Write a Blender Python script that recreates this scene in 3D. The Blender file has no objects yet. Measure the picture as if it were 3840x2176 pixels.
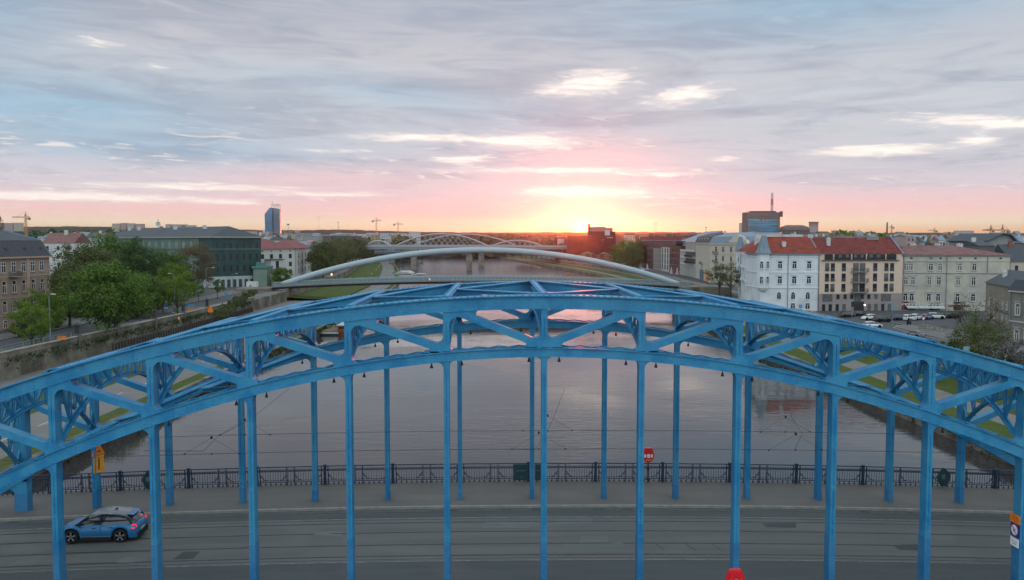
import bpy, math, random
from math import sin, cos, tan, pi, radians, sqrt, atan2, hypot
from mathutils import Vector, Matrix
S = bpy.context.scene
COL = S.collection
# ---------------------------------------------------------------- camera
CX, CY, CZ = -1.92, -34.12, 14.25
FPX, HZ, YAW = 3161.0, 903.6, radians(1.004)
cam_d = bpy.data.cameras.new('camera'); cam = bpy.data.objects.new('camera', cam_d); COL.objects.link(cam)
cam.location = (CX, CY, CZ); cam.rotation_euler = (radians(90 - 3.335), 0, -YAW)
cam_d.sensor_width = 36; cam_d.lens = 36 * FPX / 3840; cam_d.clip_start = .5; cam_d.clip_end = 30000
S.camera = cam
# ---------------------------------------------------------------- exposure
S.view_settings.view_transform = 'Standard'; S.view_settings.look = 'None'
S.view_settings.exposure = 0.0; S.view_settings.gamma = 1
S.cycles.max_bounces = 6; S.cycles.diffuse_bounces = 3; S.cycles.glossy_bounces = 3
S.cycles.transmission_bounces = 3; S.cycles.transparent_max_bounces = 6
S.cycles.caustics_reflective = False; S.cycles.caustics_refractive = False
# ---------------------------------------------------------------- sky (direction based, procedural)
SUN_AZ = math.atan((2190 - 1920) / FPX) + YAW; SUN_EL = radians(0.9)
wd = bpy.data.worlds.new('World'); S.world = wd; wd.use_nodes = True
NT = wd.node_tree; NT.nodes.clear()
class NG:
    """tiny expression helper for node trees"""
    def __init__(s, nt): s.nt = nt
    def n(s, t, **k):
        o = s.nt.nodes.new(t)
        for a, b in k.items(): setattr(o, a, b)
        return o
    def lk(s, v, sock):
        if isinstance(v, (int, float)): sock.default_value = v
        elif isinstance(v, tuple): sock.default_value = v if len(v) == len(sock.default_value) else (*v, 1)
        else: s.nt.links.new(v, sock)
    def m(s, op, a, b=0.0, c=None):
        o = s.n('ShaderNodeMath', operation=op); s.lk(a, o.inputs[0]); s.lk(b, o.inputs[1])
        if c is not None: s.lk(c, o.inputs[2])
        return o.outputs[0]
    def ss(s, v, lo, hi, a=0.0, b=1.0):
        o = s.n('ShaderNodeMapRange', interpolation_type='SMOOTHSTEP'); s.lk(v, o.inputs[0])
        o.inputs[1].default_value = lo; o.inputs[2].default_value = hi; o.inputs[3].default_value = a; o.inputs[4].default_value = b
        return o.outputs[0]
    def mix(s, f, a, b, bt='MIX'):
        o = s.n('ShaderNodeMix', data_type='RGBA', blend_type=bt); s.lk(f, o.inputs[0]); s.lk(a, o.inputs[6]); s.lk(b, o.inputs[7])
        return o.outputs[2]
    def xyz(s, x, y, z):
        o = s.n('ShaderNodeCombineXYZ'); s.lk(x, o.inputs[0]); s.lk(y, o.inputs[1]); s.lk(z, o.inputs[2]); return o.outputs[0]
    def noise(s, vec, scale, detail=4, rough=.5, dist=0, lac=2.0):
        o = s.n('ShaderNodeTexNoise'); s.lk(vec, o.inputs['Vector']); o.inputs['Scale'].default_value = scale
        o.inputs['Detail'].default_value = detail; o.inputs['Roughness'].default_value = rough
        o.inputs['Distortion'].default_value = dist; o.inputs['Lacunarity'].default_value = lac
        return o.outputs[0]
    def ramp(s, v, pts):
        o = s.n('ShaderNodeValToRGB'); s.lk(v, o.inputs[0]); e = o.color_ramp.elements
        e[0].position = pts[0][0]; e[0].color = (*pts[0][1], 1)
        e[1].position = pts[-1][0]; e[1].color = (*pts[-1][1], 1)
        for p, c in pts[1:-1]:
            q = e.new(p); q.color = (*c, 1)
        return o.outputs[0]
def lin(r, g, b):
    f = lambda c: (c / 255 / 12.92) if c / 255 <= .04045 else ((c / 255 + .055) / 1.055) ** 2.4
    return (f(r), f(g), f(b))
g = NG(NT)
tc = g.n('ShaderNodeTexCoord'); sp = g.n('ShaderNodeSeparateXYZ'); g.lk(tc.outputs['Generated'], sp.inputs[0])
dx, dy, dz = sp.outputs
hz = g.m('MAXIMUM', g.m('SQRT', g.m('ADD', g.m('MULTIPLY', dx, dx), g.m('MULTIPLY', dy, dy))), .02)
el = g.m('DIVIDE', dz, hz)                       # tan elevation
az = g.m('ARCTAN2', dx, dy)                      # azimuth from +Y
def U(px): return math.atan((px - 1920) / FPX) + YAW
def V(py): return (HZ - py) / FPX
# stretched cloud domain, denser near the horizon
w1 = g.m('POWER', g.m('MAXIMUM', el, .0), .72)
cv = g.xyz(g.m('ADD', g.m('MULTIPLY', az, 3.0), g.m('MULTIPLY', w1, 3.0)), g.m('MULTIPLY', w1, 17.0), 3.1)
n_big = g.noise(cv, 1.0, 4, .55, .9)
n_mid = g.noise(g.xyz(g.m('ADD', g.m('MULTIPLY', az, 7.0), g.m('MULTIPLY', w1, 9.0)), g.m('MULTIPLY', w1, 40.0), 7.7), 1.0, 7, .62, 1.3)
n_fine = g.noise(g.xyz(g.m('ADD', g.m('MULTIPLY', az, 22.0), g.m('MULTIPLY', w1, 30.0)), g.m('MULTIPLY', w1, 95.0), 1.7), 1.0, 6, .62, 1.2)
elw = g.m('ADD', el, g.m('MULTIPLY', g.m('SUBTRACT', n_mid, .5), g.m('MULTIPLY', w1, .09)))
def R(py): return min(1, max(0, V(py) / .33))
base = g.ramp(g.m('DIVIDE', elw, .33), [
    (0.0, lin(255, 180, 116)), (R(868), lin(255, 232, 178)), (R(842), lin(253, 230, 200)), (R(812), lin(247, 212, 200)),
    (R(775), lin(238, 203, 203)), (R(715), lin(214, 203, 211)), (R(640), lin(204, 201, 210)),
    (R(540), lin(196, 199, 207)), (R(400), lin(192, 198, 206)), (R(220), lin(191, 191, 198)), (R(60), lin(174, 178, 190)), (1.0, lin(168, 174, 188))])
def blob(px, py, sx, sy, rot=0.0):
    a = g.m('SUBTRACT', az, U(px)); b = g.m('SUBTRACT', el, V(py))
    if rot:
        b = g.m('ADD', b, g.m('MULTIPLY', a, rot))
    a = g.m('DIVIDE', a, sx / FPX); b = g.m('DIVIDE', b, sy / FPX)
    return g.m('EXPONENT', g.m('MULTIPLY', g.m('ADD', g.m('MULTIPLY', a, a), g.m('MULTIPLY', b, b)), -1.0))
def total(l):
    t = l[0]
    for x in l[1:]: t = g.m('ADD', t, x)
    return t
# blue openings
blue = total([blob(150, 470, 620, 110), g.m('MULTIPLY', blob(0, 150, 260, 150), .7), g.m('MULTIPLY', blob(3100, 90, 900, 150), .8),
              g.m('MULTIPLY', blob(1500, 360, 520, 60, .12), .55), g.m('MULTIPLY', blob(750, 590, 700, 50), .6), g.m('MULTIPLY', blob(2100, 480, 500, 60), .35)])
bm = g.m('MINIMUM', g.m('MULTIPLY', blue, g.ss(n_big, .25, .75, .55, 1.15)), 1.0)
c1 = g.mix(g.m('MULTIPLY', bm, .95), base, lin(138, 181, 207))
# darker cloud bodies
dark = g.m('MULTIPLY', g.ss(n_mid, .42, .72), g.ss(el, .03, .09))
c2 = g.mix(g.m('MULTIPLY', dark, .50), c1, lin(146, 158, 177))
mass = g.m('MULTIPLY', g.ss(n_big, .46, .64), g.ss(el, .05, .12))
c2 = g.mix(g.m('MULTIPLY', mass, .42), c2, lin(150, 155, 172))
lite = g.m('MULTIPLY', g.ss(n_mid, .50, .30), g.ss(n_big, .35, .6))
c3 = g.mix(g.m('MULTIPLY', lite, .22), c2, lin(222, 219, 222))
# bright torn gaps
gaps = total([blob(2210, 320, 190, 50, -.10), blob(2570, 375, 150, 34, -.18), blob(1540, 522, 200, 17), blob(1980, 535, 190, 28),
              blob(1740, 602, 110, 15), g.m('MULTIPLY', blob(1240, 575, 160, 12), .6), blob(2200, 722, 340, 24, .02), blob(3280, 595, 230, 20), blob(3640, 520, 260, 28, .10), blob(3660, 575, 60, 20),
              g.m('MULTIPLY', blob(380, 245, 90, 18), .75), blob(200, 758, 520, 17), blob(720, 715, 420, 13), blob(860, 765, 120, 10), blob(2050, 640, 420, 12), blob(1240, 735, 220, 8),
              g.m('MULTIPLY', blob(600, 310, 60, 14), .5), g.m('MULTIPLY', blob(2700, 610, 60, 14), .7), g.m('MULTIPLY', blob(2450, 660, 260, 10), .6)])
gm = g.m('ADD', g.m('MULTIPLY', gaps, 1.2), g.m('MULTIPLY', g.m('SUBTRACT', n_fine, .5), 2.6))
gm = g.m('MULTIPLY', g.m('ADD', gm, g.m('MULTIPLY', g.m('SUBTRACT', n_mid, .5), 1.8)), g.ss(gaps, .02, .30))
streak = g.m('MULTIPLY', g.m('MULTIPLY', g.ss(n_fine, .50, .72), g.ss(n_mid, .44, .62)), g.m('MULTIPLY', g.ss(el, .20, .07), g.ss(el, .012, .03)))
c3 = g.mix(g.m('MULTIPLY', streak, .75), c3, (1.02, .92, .84))
wide = g.m('MULTIPLY', g.ss(gaps, .02, .9), g.ss(n_mid, .35, .62))
c3 = g.mix(g.m('MULTIPLY', wide, .70), c3, lin(238, 232, 228))
c4 = g.mix(g.ss(gm, .22, 1.65), c3, (1.12, 1.0, .90))
# pink flush round the sun side and cream band at the horizon
pk = total([g.m('MULTIPLY', blob(1250, 690, 420, 60), .8), g.m('MULTIPLY', blob(1880, 800, 420, 36), 1.0), g.m('MULTIPLY', blob(2900, 770, 900, 40), .55), g.m('MULTIPLY', blob(450, 800, 600, 22), .7)])
c5 = g.mix(g.m('MINIMUM', g.m('MULTIPLY', pk, .45), .6), c4, lin(253, 196, 196))
cream = g.m('MULTIPLY', blob(2100, 848, 1700, 26), 1.0)
c6 = g.mix(g.m('MINIMUM', g.m('MULTIPLY', cream, .70), .70), c5, (1.05, .86, .58))
glow = g.m('MULTIPLY', blob(2190, 862, 80, 26), .8)
c7 = g.mix(g.m('MINIMUM', glow, 1.0), c6, (1.08, .88, .50))
c7 = g.mix(g.m('MINIMUM', g.m('MULTIPLY', blob(2190, 874, 130, 22), 1.3), 1.0), c7, (2.0, .85, .14))
c7 = g.mix(g.m('MINIMUM', g.m('MULTIPLY', blob(2190, 864, 34, 22), 1.6), 1.0), c7, (7.0, 4.6, 1.5))
edge = g.m('MULTIPLY', g.ss(el, V(842), V(874)), g.ss(g.m('ABSOLUTE', g.m('SUBTRACT', az, U(2190))), .12, .35))
c8 = g.mix(g.m('MULTIPLY', edge, .45), c7, lin(252, 160, 100))
below = g.ss(el, -.002, -.03)
c9 = g.mix(below, c8, (.10, .10, .10))
# unseen sky overhead and behind the viewer, made brighter to light the bridge faces
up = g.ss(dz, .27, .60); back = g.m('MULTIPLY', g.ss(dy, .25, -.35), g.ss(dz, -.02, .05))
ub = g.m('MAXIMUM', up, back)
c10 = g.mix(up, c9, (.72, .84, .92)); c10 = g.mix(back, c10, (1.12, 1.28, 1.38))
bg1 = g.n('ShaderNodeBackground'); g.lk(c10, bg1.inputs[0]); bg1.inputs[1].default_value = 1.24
sky = g.n('ShaderNodeTexSky', sky_type='NISHITA'); sky.sun_disc = False
sky.sun_elevation = SUN_EL; sky.sun_rotation = SUN_AZ; sky.air_density = 1; sky.dust_density = .3
bg2 = g.n('ShaderNodeBackground'); g.lk(sky.outputs[0], bg2.inputs[0]); bg2.inputs[1].default_value = .05
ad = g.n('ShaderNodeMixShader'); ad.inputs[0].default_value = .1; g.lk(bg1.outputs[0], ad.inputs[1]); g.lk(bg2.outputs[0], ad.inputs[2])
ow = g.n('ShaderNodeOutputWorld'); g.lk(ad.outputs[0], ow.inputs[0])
# ---------------------------------------------------------------- sun, just on the horizon
sl = bpy.data.lights.new('sun', 'SUN'); sl.energy = .8; sl.angle = radians(.6); sl.color = (1, .15, .05)
so = bpy.data.objects.new('sun', sl); COL.objects.link(so)
sd = Vector((sin(SUN_AZ) * cos(SUN_EL), cos(SUN_AZ) * cos(SUN_EL), sin(SUN_EL)))
so.rotation_euler = sd.to_track_quat('Z', 'Y').to_euler(); so.location = (40, 300, 60)
# ---------------------------------------------------------------- helpers
def WX(px, D): return CX + D * tan(math.atan((px - 1920) / FPX) + YAW)
def WP(px, D): return (WX(px, D), CY + D)
def ZP(py, D): return CZ - (py - HZ) / FPX * D
def GP(px, py, z):                       # world point at height z seen at a pixel of the photograph
    D = (CZ - z) * FPX / (py - HZ); return Vector((WX(px, D), CY + D, z))
MATS = {}
def pm(name, col, rough=.7, var=.12, scale=1.5, bump=0.0, bscale=8, metal=0.0, spec=.3, col2=None, f2=.5, wear=None, stretch=None, objrand=0.0):
    """procedural painted / stone / plaster material"""
    if name in MATS: return MATS[name]
    m = bpy.data.materials.new(name); m.use_nodes = True; nt = m.node_tree; h = NG(nt)
    b = nt.nodes['Principled BSDF']; b.inputs['Roughness'].default_value = rough; b.inputs['Metallic'].default_value = metal
    b.inputs['Specular IOR Level'].default_value = spec
    t = h.n('ShaderNodeTexCoord'); v = t.outputs['Object']
    if stretch:
        mp = h.n('ShaderNodeMapping'); h.lk(v, mp.inputs[0]); mp.inputs['Scale'].default_value = stretch; v = mp.outputs[0]
    n1 = h.noise(v, scale, 5, .6)
    k = h.ss(n1, .25, .75, 1 - var, 1 + var)
    if objrand:
        oi = h.n('ShaderNodeObjectInfo'); k = h.m('MULTIPLY', k, h.m('ADD', 1 - objrand / 2, h.m('MULTIPLY', oi.outputs['Random'], objrand)))
    c = (*col, 1)
    if col2:
        n2 = h.noise(v, scale * .37, 4, .6); c = h.mix(h.ss(n2, f2 - .08, f2 + .12), c, (*col2, 1))
    vm = h.n('ShaderNodeVectorMath', operation='SCALE'); h.lk(c if not isinstance(c, tuple) else col, vm.inputs[0]); h.lk(k, vm.inputs['Scale'])
    h.lk(vm.outputs[0], b.inputs['Base Color'])
    if bump:
        bn = h.n('ShaderNodeBump'); bn.inputs['Strength'].default_value = bump; bn.inputs['Distance'].default_value = .05
        h.lk(h.noise(v, bscale, 4, .6), bn.inputs['Height']); h.lk(bn.outputs[0], b.inputs['Normal'])
    MATS[name] = m; return m
class MB:
    """collects shapes, then links them as one mesh object"""
    def __init__(s): s.v = []; s.f = []; s.mi = []; s.cur = 0; s.mats = []
    def use(s, m):
        if m not in s.mats: s.mats.append(m)
        s.cur = s.mats.index(m); return s
    def add(s, vs, fs):
        o = len(s.v); s.v += [tuple(v) for v in vs]
        for f in fs: s.f.append(tuple(o + i for i in f)); s.mi.append(s.cur)
    def box(s, x0, x1, y0, y1, z0, z1):
        s.add([(x0, y0, z0), (x1, y0, z0), (x1, y1, z0), (x0, y1, z0), (x0, y0, z1), (x1, y0, z1), (x1, y1, z1), (x0, y1, z1)],
              [(0, 3, 2, 1), (4, 5, 6, 7), (0, 1, 5, 4), (1, 2, 6, 5), (2, 3, 7, 6), (3, 0, 4, 7)])
    def quad(s, a, b, c, d): s.add([a, b, c, d], [(0, 1, 2, 3)])
    def bar(s, a, b, w, h, up=(0, 0, 1)):
        a = Vector(a); b = Vector(b); d = (b - a)
        if d.length < 1e-6: return
        d.normalize(); up = Vector(up); r = d.cross(up)
        if r.length < 1e-4: r = d.cross(Vector((0, 1, 0)))
        r.normalize(); u = r.cross(d).normalized(); r = r * w / 2; u = u * h / 2
        vs = [a - r - u, a + r - u, a + r + u, a - r + u, b - r - u, b + r - u, b + r + u, b - r + u]
        s.add(vs, [(0, 1, 2, 3), (7, 6, 5, 4), (0, 4, 5, 1), (1, 5, 6, 2), (2, 6, 7, 3), (3, 7, 4, 0)])
    def tube(s, pts, r, n=8, cap=True):
        pts = [Vector(p) for p in pts]; rs = r if isinstance(r, (list, tuple)) else [r] * len(pts); o = len(s.v); rings = []
        for i, p in enumerate(pts):
            d = (pts[min(i + 1, len(pts) - 1)] - pts[max(i - 1, 0)]).normalized()
            a = Vector((0, 0, 1)) if abs(d.z) < .9 else Vector((1, 0, 0))
            x = d.cross(a).normalized(); y = x.cross(d)
            rings.append([p + (x * cos(2 * pi * k / n) + y * sin(2 * pi * k / n)) * rs[i] for k in range(n)])
        vs = [v for rr in rings for v in rr]; fs = []
        for i in range(len(pts) - 1):
            for k in range(n):
                k2 = (k + 1) % n; fs.append((i * n + k, i * n + k2, (i + 1) * n + k2, (i + 1) * n + k))
        if cap: fs.append(tuple(range(n))); fs.append(tuple((len(pts) - 1) * n + k for k in reversed(range(n))))
        s.add(vs, fs)
    def lathe(s, prof, n=16, c=(0, 0, 0), axis='Z'):
        vs = []; fs = []
        for r, z in prof:
            for k in range(n):
                a = 2 * pi * k / n
                p = (r * cos(a), r * sin(a), z) if axis == 'Z' else (r * cos(a), z, r * sin(a))
                vs.append((c[0] + p[0], c[1] + p[1], c[2] + p[2]))
        for i in range(len(prof) - 1):
            for k in range(n):
                k2 = (k + 1) % n; fs.append((i * n + k, i * n + k2, (i + 1) * n + k2, (i + 1) * n + k))
        fs.append(tuple(range(n))); fs.append(tuple((len(prof) - 1) * n + k for k in reversed(range(n))))
        s.add(vs, fs)
    def prism(s, poly, y0, y1, plane='XZ'):
        """poly in XZ extruded in Y (or XY in Z, YZ in X)"""
        n = len(poly)
        f = {'XZ': lambda p, t: (p[0], t, p[1]), 'XY': lambda p, t: (p[0], p[1], t), 'YZ': lambda p, t: (t, p[0], p[1])}[plane]
        vs = [f(p, y0) for p in poly] + [f(p, y1) for p in poly]
        fs = [tuple(range(n)), tuple(range(2 * n - 1, n - 1, -1))] + [(i, i + n, (i + 1) % n + n, (i + 1) % n) for i in range(n)]
        s.add(vs, fs)
    def build(s, name, m=None, parent=None, smooth=False, loc=None, rot=None):
        me = bpy.data.meshes.new(name); me.from_pydata(s.v, [], s.f)
        ms = s.mats if s.mats else [m]
        for q in ms: me.materials.append(q)
        if s.mats: me.polygons.foreach_set('material_index', s.mi)
        if smooth: me.polygons.foreach_set('use_smooth', [True] * len(me.polygons))
        me.validate(); me.update()
        o = bpy.data.objects.new(name, me); COL.objects.link(o)
        if parent: o.parent = parent
        if loc: o.location = loc
        if rot: o.rotation_euler = rot
        return o
def tag(o, label=None, cat=None, group=None, kind=None):
    if label: o['label'] = label
    if cat: o['category'] = cat
    if group: o['group'] = group
    if kind: o['kind'] = kind
    return o
def empty(name, label, cat, loc=(0, 0, 0), rz=0, group=None):
    o = bpy.data.objects.new(name, None); COL.objects.link(o); o.location = loc; o.rotation_euler = (0, 0, rz)
    o.empty_display_size = .2; return tag(o, label, cat, group)
def inst(src, parent=None, loc=None, rot=None, scale=None):
    o = src.copy(); COL.objects.link(o); o.parent = parent
    if loc is not None: o.location = loc
    if rot is not None: o.rotation_euler = rot
    if scale is not None: o.scale = scale if isinstance(scale, (tuple, list)) else (scale,) * 3
    return o
def copy_thing(root, loc=None, rz=None, label=None, scale=None):
    def rec(o, par):
        c = o.copy(); COL.objects.link(c); c.parent = par
        for ch in [q for q in KIDS.get(o.name, [])]: rec(ch, c)
        return c
    c = rec(root, None)
    if loc is not None: c.location = loc
    if rz is not None: c.rotation_euler = (0, 0, rz)
    if label: c['label'] = label
    if scale: c.scale = (scale,) * 3
    return c
KIDS = {}
def reg(root):
    """remember the children of a thing so that it can be copied quickly"""
    def rec(o):
        KIDS[o.name] = list(o.children)
        for c in o.children: rec(c)
    rec(root); return root
def glow_mat(name, col, s):
    if name in MATS: return MATS[name]
    m = bpy.data.materials.new(name); m.use_nodes = True; b = m.node_tree.nodes['Principled BSDF']
    b.inputs['Base Color'].default_value = (*col, 1); b.inputs['Emission Color'].default_value = (*col, 1); b.inputs['Emission Strength'].default_value = s
    MATS[name] = m; return m
ORD = ['first', 'second', 'third', 'fourth', 'fifth', 'sixth', 'seventh', 'eighth', 'ninth', 'tenth', 'eleventh', 'twelfth', 'thirteenth', 'fourteenth', 'fifteenth', 'sixteenth', 'seventeenth', 'eighteenth', 'nineteenth', 'twentieth']
def nth(i):
    if i < 20: return ORD[i]
    t = ['', '', 'twenty', 'thirty', 'forty', 'fifty', 'sixty', 'seventy', 'eighty', 'ninety'][(i + 1) // 10]
    u = (i + 1) % 10; return t + ('-' + ORD[u - 1] if u else 'th').replace('yth', 'ieth')
# ================================================================ BLUE ARCH BRIDGE
W = 11.71; PN = 4.0
def blue_mat(name, col, rough=.46):
    m = bpy.data.materials.new(name); m.use_nodes = True; nt = m.node_tree; h = NG(nt); b = nt.nodes['Principled BSDF']
    t = h.n('ShaderNodeTexCoord'); v = t.outputs['Object']
    n1 = h.noise(v, .8, 5, .65); n2 = h.noise(v, 6, 4, .7)
    c = h.mix(h.ss(n1, .38, .62), (col[0] * 1.5 + .008, col[1] * 1.10, col[2] * 1.02, 1), (col[0] * .7, col[1] * .80, col[2] * .90, 1))
    n4 = h.noise(v, .23, 3, .5); c = h.mix(h.ss(n4, .48, .6, 0, .35), c, (col[0] * 2.8, col[1] * 1.12, col[2] * .98, 1))
    c = h.mix(h.ss(n2, .60, .80, 0, .30), c, (col[0] * .6 + .02, col[1] * .62, col[2] * .66, 1))
    # rust and grime streaks running down
    mp = h.n('ShaderNodeMapping'); h.lk(v, mp.inputs[0]); mp.inputs['Scale'].default_value = (9, 9, .8)
    n3 = h.noise(mp.outputs[0], 1.0, 5, .7)
    c = h.mix(h.ss(n3, .60, .78, 0, .5), c, (.055, .095, .12, 1))
    c = h.mix(h.ss(h.noise(v, 3.1, 5, .75), .66, .76, 0, .45), c, (.085, .060, .045, 1))
    # rivets
    vo = h.n('ShaderNodeTexVoronoi', feature='F1'); vo.inputs['Scale'].default_value = 7.5; vo.inputs['Randomness'].default_value = .25; h.lk(v, vo.inputs['Vector'])
    riv = h.ss(vo.outputs['Distance'], .16, .30, 1, 0)
    c = h.mix(h.m('MULTIPLY', riv, .42), c, (col[0] * .5, col[1] * .55, col[2] * .65, 1))
    h.lk(c, b.inputs['Base Color']); b.inputs['Roughness'].default_value = rough; b.inputs['Specular IOR Level'].default_value = .35
    bn = h.n('ShaderNodeBump'); bn.inputs['Strength'].default_value = .5; bn.inputs['Distance'].default_value = .02
    h.lk(h.m('ADD', riv, h.m('MULTIPLY', n2, .5)), bn.inputs['Height']); h.lk(bn.outputs[0], b.inputs['Normal'])
    MATS[name] = m; return m
BLUE = blue_mat('bridge_blue_paint', (.018, .212, .395))
BLUE2 = blue_mat('bridge_dark_blue_patch', (.018, .165, .34))
RAILB = pm('railing_dark_blue', (.011, .030, .060), .5, .2, 4)
BLACKM = pm('black_metal', (.02, .022, .025), .5, .2, 4)
def cam_z(x): return -.00072 * x * x
def zt(x): return 12.04 - .1235 * (x / PN) ** 2
def ztb(x): return zt(x) - .53
def zb(x): return 9.90 - .1685 * (x / PN) ** 2
def tb(x): return .37 + .028 * abs(x / PN)
def zbb(x): return zb(x) - tb(x)
bridge = empty('arch_bridge', 'bright blue riveted steel truss arch bridge crossing the river in the foreground', 'bridge')
def sweep(mb, xs, y0, y1, f0, f1):
    """closed box that follows two height curves"""
    vs = []; fs = []
    for x in xs: vs += [(x, y0, f0(x)), (x, y1, f0(x)), (x, y1, f1(x)), (x, y0, f1(x))]
    for i in range(len(xs) - 1):
        a = i * 4; b = a + 4
        for k in range(4): k2 = (k + 1) % 4; fs.append((a + k, a + k2, b + k2, b + k))
    fs.append((3, 2, 1, 0)); e = (len(xs) - 1) * 4; fs.append((e, e + 1, e + 2, e + 3)); mb.add(vs, fs)
XS = [i * 1.0 for i in range(-32, 33)]
def fillet(mb, P, A, B, r, y0, y1):
    """concave rounded gusset in the corner P between directions to A and B (x,z)"""
    P = Vector(P); a = (Vector(A) - P).normalized(); b = (Vector(B) - P).normalized()
    th = math.acos(max(-1, min(1, a.dot(b)))); t = r / tan(th / 2); C = P + (a + b).normalized() * (r / sin(th / 2))
    T1 = P + a * t; T2 = P + b * t
    a1 = atan2(T1.y - C.y, T1.x - C.x); a2 = atan2(T2.y - C.y, T2.x - C.x)
    while a2 - a1 > pi: a2 -= 2 * pi
    while a2 - a1 < -pi: a2 += 2 * pi
    arc = [(C.x + r * cos(a1 + (a2 - a1) * i / 7), C.y + r * sin(a1 + (a2 - a1) * i / 7)) for i in range(8)]
    mb.prism([(P.x, P.y)] + arc, y0, y1)
def isect(p, q, r, s):
    d = (p[0] - q[0]) * (r[1] - s[1]) - (p[1] - q[1]) * (r[0] - s[0])
    a = p[0] * q[1] - p[1] * q[0]; b = r[0] * s[1] - r[1] * s[0]
    return ((a * (r[0] - s[0]) - (p[0] - q[0]) * b) / d, (a * (r[1] - s[1]) - (p[1] - q[1]) * b) / d)
def truss(y, where):
    Y0, Y1 = y + .05, y + .55
    mb = MB(); sweep(mb, XS, Y0 - .006, Y0 + .62, ztb, lambda x: zt(x) - .05); sweep(mb, XS, Y0 - .10, Y0 + .74, lambda x: zt(x) - .05, zt)
    sweep(mb, XS, Y0 - .03, Y0 + .66, lambda x: ztb(x) - .03, ztb)
    x = -30.0                                            # rows of rivet heads and splice plates on the top plate
    while x < 30:
        for yy in (Y0 - .02, Y0 + .18, Y0 + .44, Y0 + .66):
            mb.box(x - .035, x + .035, yy - .035, yy + .035, zt(x) - .01, zt(x) + .022)
        x += .28
    for k in range(-7, 8):
        xx = k * PN + 1.3
        mb.box(xx - .012, xx + .012, Y0 - .018, Y0, ztb(xx), zt(xx) - .05)
        mb.box(xx - 2.0, xx - 1.97, Y0 - .018, Y0, ztb(xx - 2), zt(xx - 2) - .05)
    mb.build('top_chord', BLUE, bridge)['label'] = 'curved top chord of the %s arch' % where
    mb = MB(); XB = [x for x in XS if abs(x) < 31]
    for a in (Y0 - .006, Y0 + .446): sweep(mb, XB, a, a + .06, zbb, lambda x: zb(x) - .04)
    for a in (Y0 - .06, Y0 + .36): sweep(mb, XB, a, a + .20, lambda x: zb(x) - .04, zb)
    sweep(mb, XB, Y0 - .04, Y0 + .54, zbb, lambda x: zbb(x) + .03)
    x = -30.0; s = 0
    while x < 30:                                        # lacing bars across the top of the chord
        nx = x + .42; a = (x, Y0 + .02, zb(x) + .05); b = (nx, Y0 + .48, zb(nx) + .05)
        if s: a, b = (x, Y0 + .48, zb(x) + .05), (nx, Y0 + .02, zb(nx) + .05)
        mb.bar(a, b, .06, .05); s = 1 - s; x = nx
    for k in range(-7, 8):
        xx = k * PN + .9; mb.box(xx - .012, xx + .012, Y0 - .020, Y0, zbb(xx) + .03, zb(xx) - .04)
        xx = k * PN; mb.box(xx - .9, xx + .9, Y0 + .0, Y0 + .5, zb(xx) - .04 + 0, zb(xx) + .02) if abs(k) < 2 else None
    mb.build('bottom_chord', BLUE, bridge)['label'] = 'curved bottom chord of the %s arch' % where
    for k in range(-7, 8):
        x = k * PN; hw = .135 if abs(k) < 7 else .36
        mb = MB(); a, b = zb(x) - .05, ztb(x) + .05
        mb.box(x - hw + .015, x + hw - .015, Y0 + .01, Y1 - .01, a, b)
        for sgn in (-1, 1):
            mb.box(min(x + sgn * .014, x + sgn * hw), max(x + sgn * .014, x + sgn * hw), Y0 - .012, Y0 + .01, a + .42, b - .42)
            mb.box(min(x + sgn * .014, x + sgn * hw), max(x + sgn * .014, x + sgn * hw), Y1 - .01, Y1 + .012, a + .42, b - .42)
        mb.box(x - hw, x + hw, Y0, Y1, a, a + .42); mb.box(x - hw, x + hw, Y0, Y1, b - .42, b)
        mb.build('post', BLUE, bridge)
        # hanger with bell shaped head
        mb = MB(); w2 = .115 if abs(k) < 7 else .34; b = zbb(x) + .03; a = cam_z(x) - .5
        if b - a > .8:
            mb.box(x - w2 + .02, x + w2 - .02, Y0 + .01, Y1 - .03, a, b)
            z = b - .55; i = 0
            while z > a:
                z2 = max(a, z - 1.72)
                for sgn in (-1, 1):
                    for yy0, yy1 in ((Y0 - .014, Y0 + .01), (Y1 - .03, Y1 - .006)):
                        mb.box(min(x + sgn * .012, x + sgn * w2), max(x + sgn * .012, x + sgn * w2), yy0, yy1, z2 + .14, z)
                mb.box(x - w2, x + w2, Y0 - .022, Y0 + .01, z2, z2 + .14); mb.box(x - w2, x + w2, Y1 - .03, Y1 + .002, z2, z2 + .14)
                z = z2
            mb.box(x - w2, x + w2, Y0 - .014, Y1 - .01, b - .55, b)
            for sgn in (-1, 1):
                P = (x + sgn * w2, zbb(x + sgn * w2) + .03)
                fillet(mb, P, (x + sgn * w2, P[1] - 3), (x + sgn * 2, zbb(x + sgn * 2) + .03), .30, Y0, Y1 - .02)
            if abs(k) >= 7:                              # slots in the side of the wide end columns
                for q in range(8):
                    zz = a + .7 + q * .62
                    if zz + .45 < b: mb.use(BLUE) if not mb.mats else None; mb.box(x - w2 - .01, x + w2 + .01, Y0 + .17, Y0 + .34, zz, zz + .05)
            hg = mb.build('hanger', BLUE, bridge)
            mb = MB(); zc = 1.85 + .15 * sin(k * 2.3) if y < 1 else .55 + .2 * sin(k); mb.box(x - w2 - .012, x + w2 + .012, Y0 - .03, Y1 + .01, cam_z(x) - .4, zc); mb.build('repainted_base', BLUE2, hg)
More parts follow.
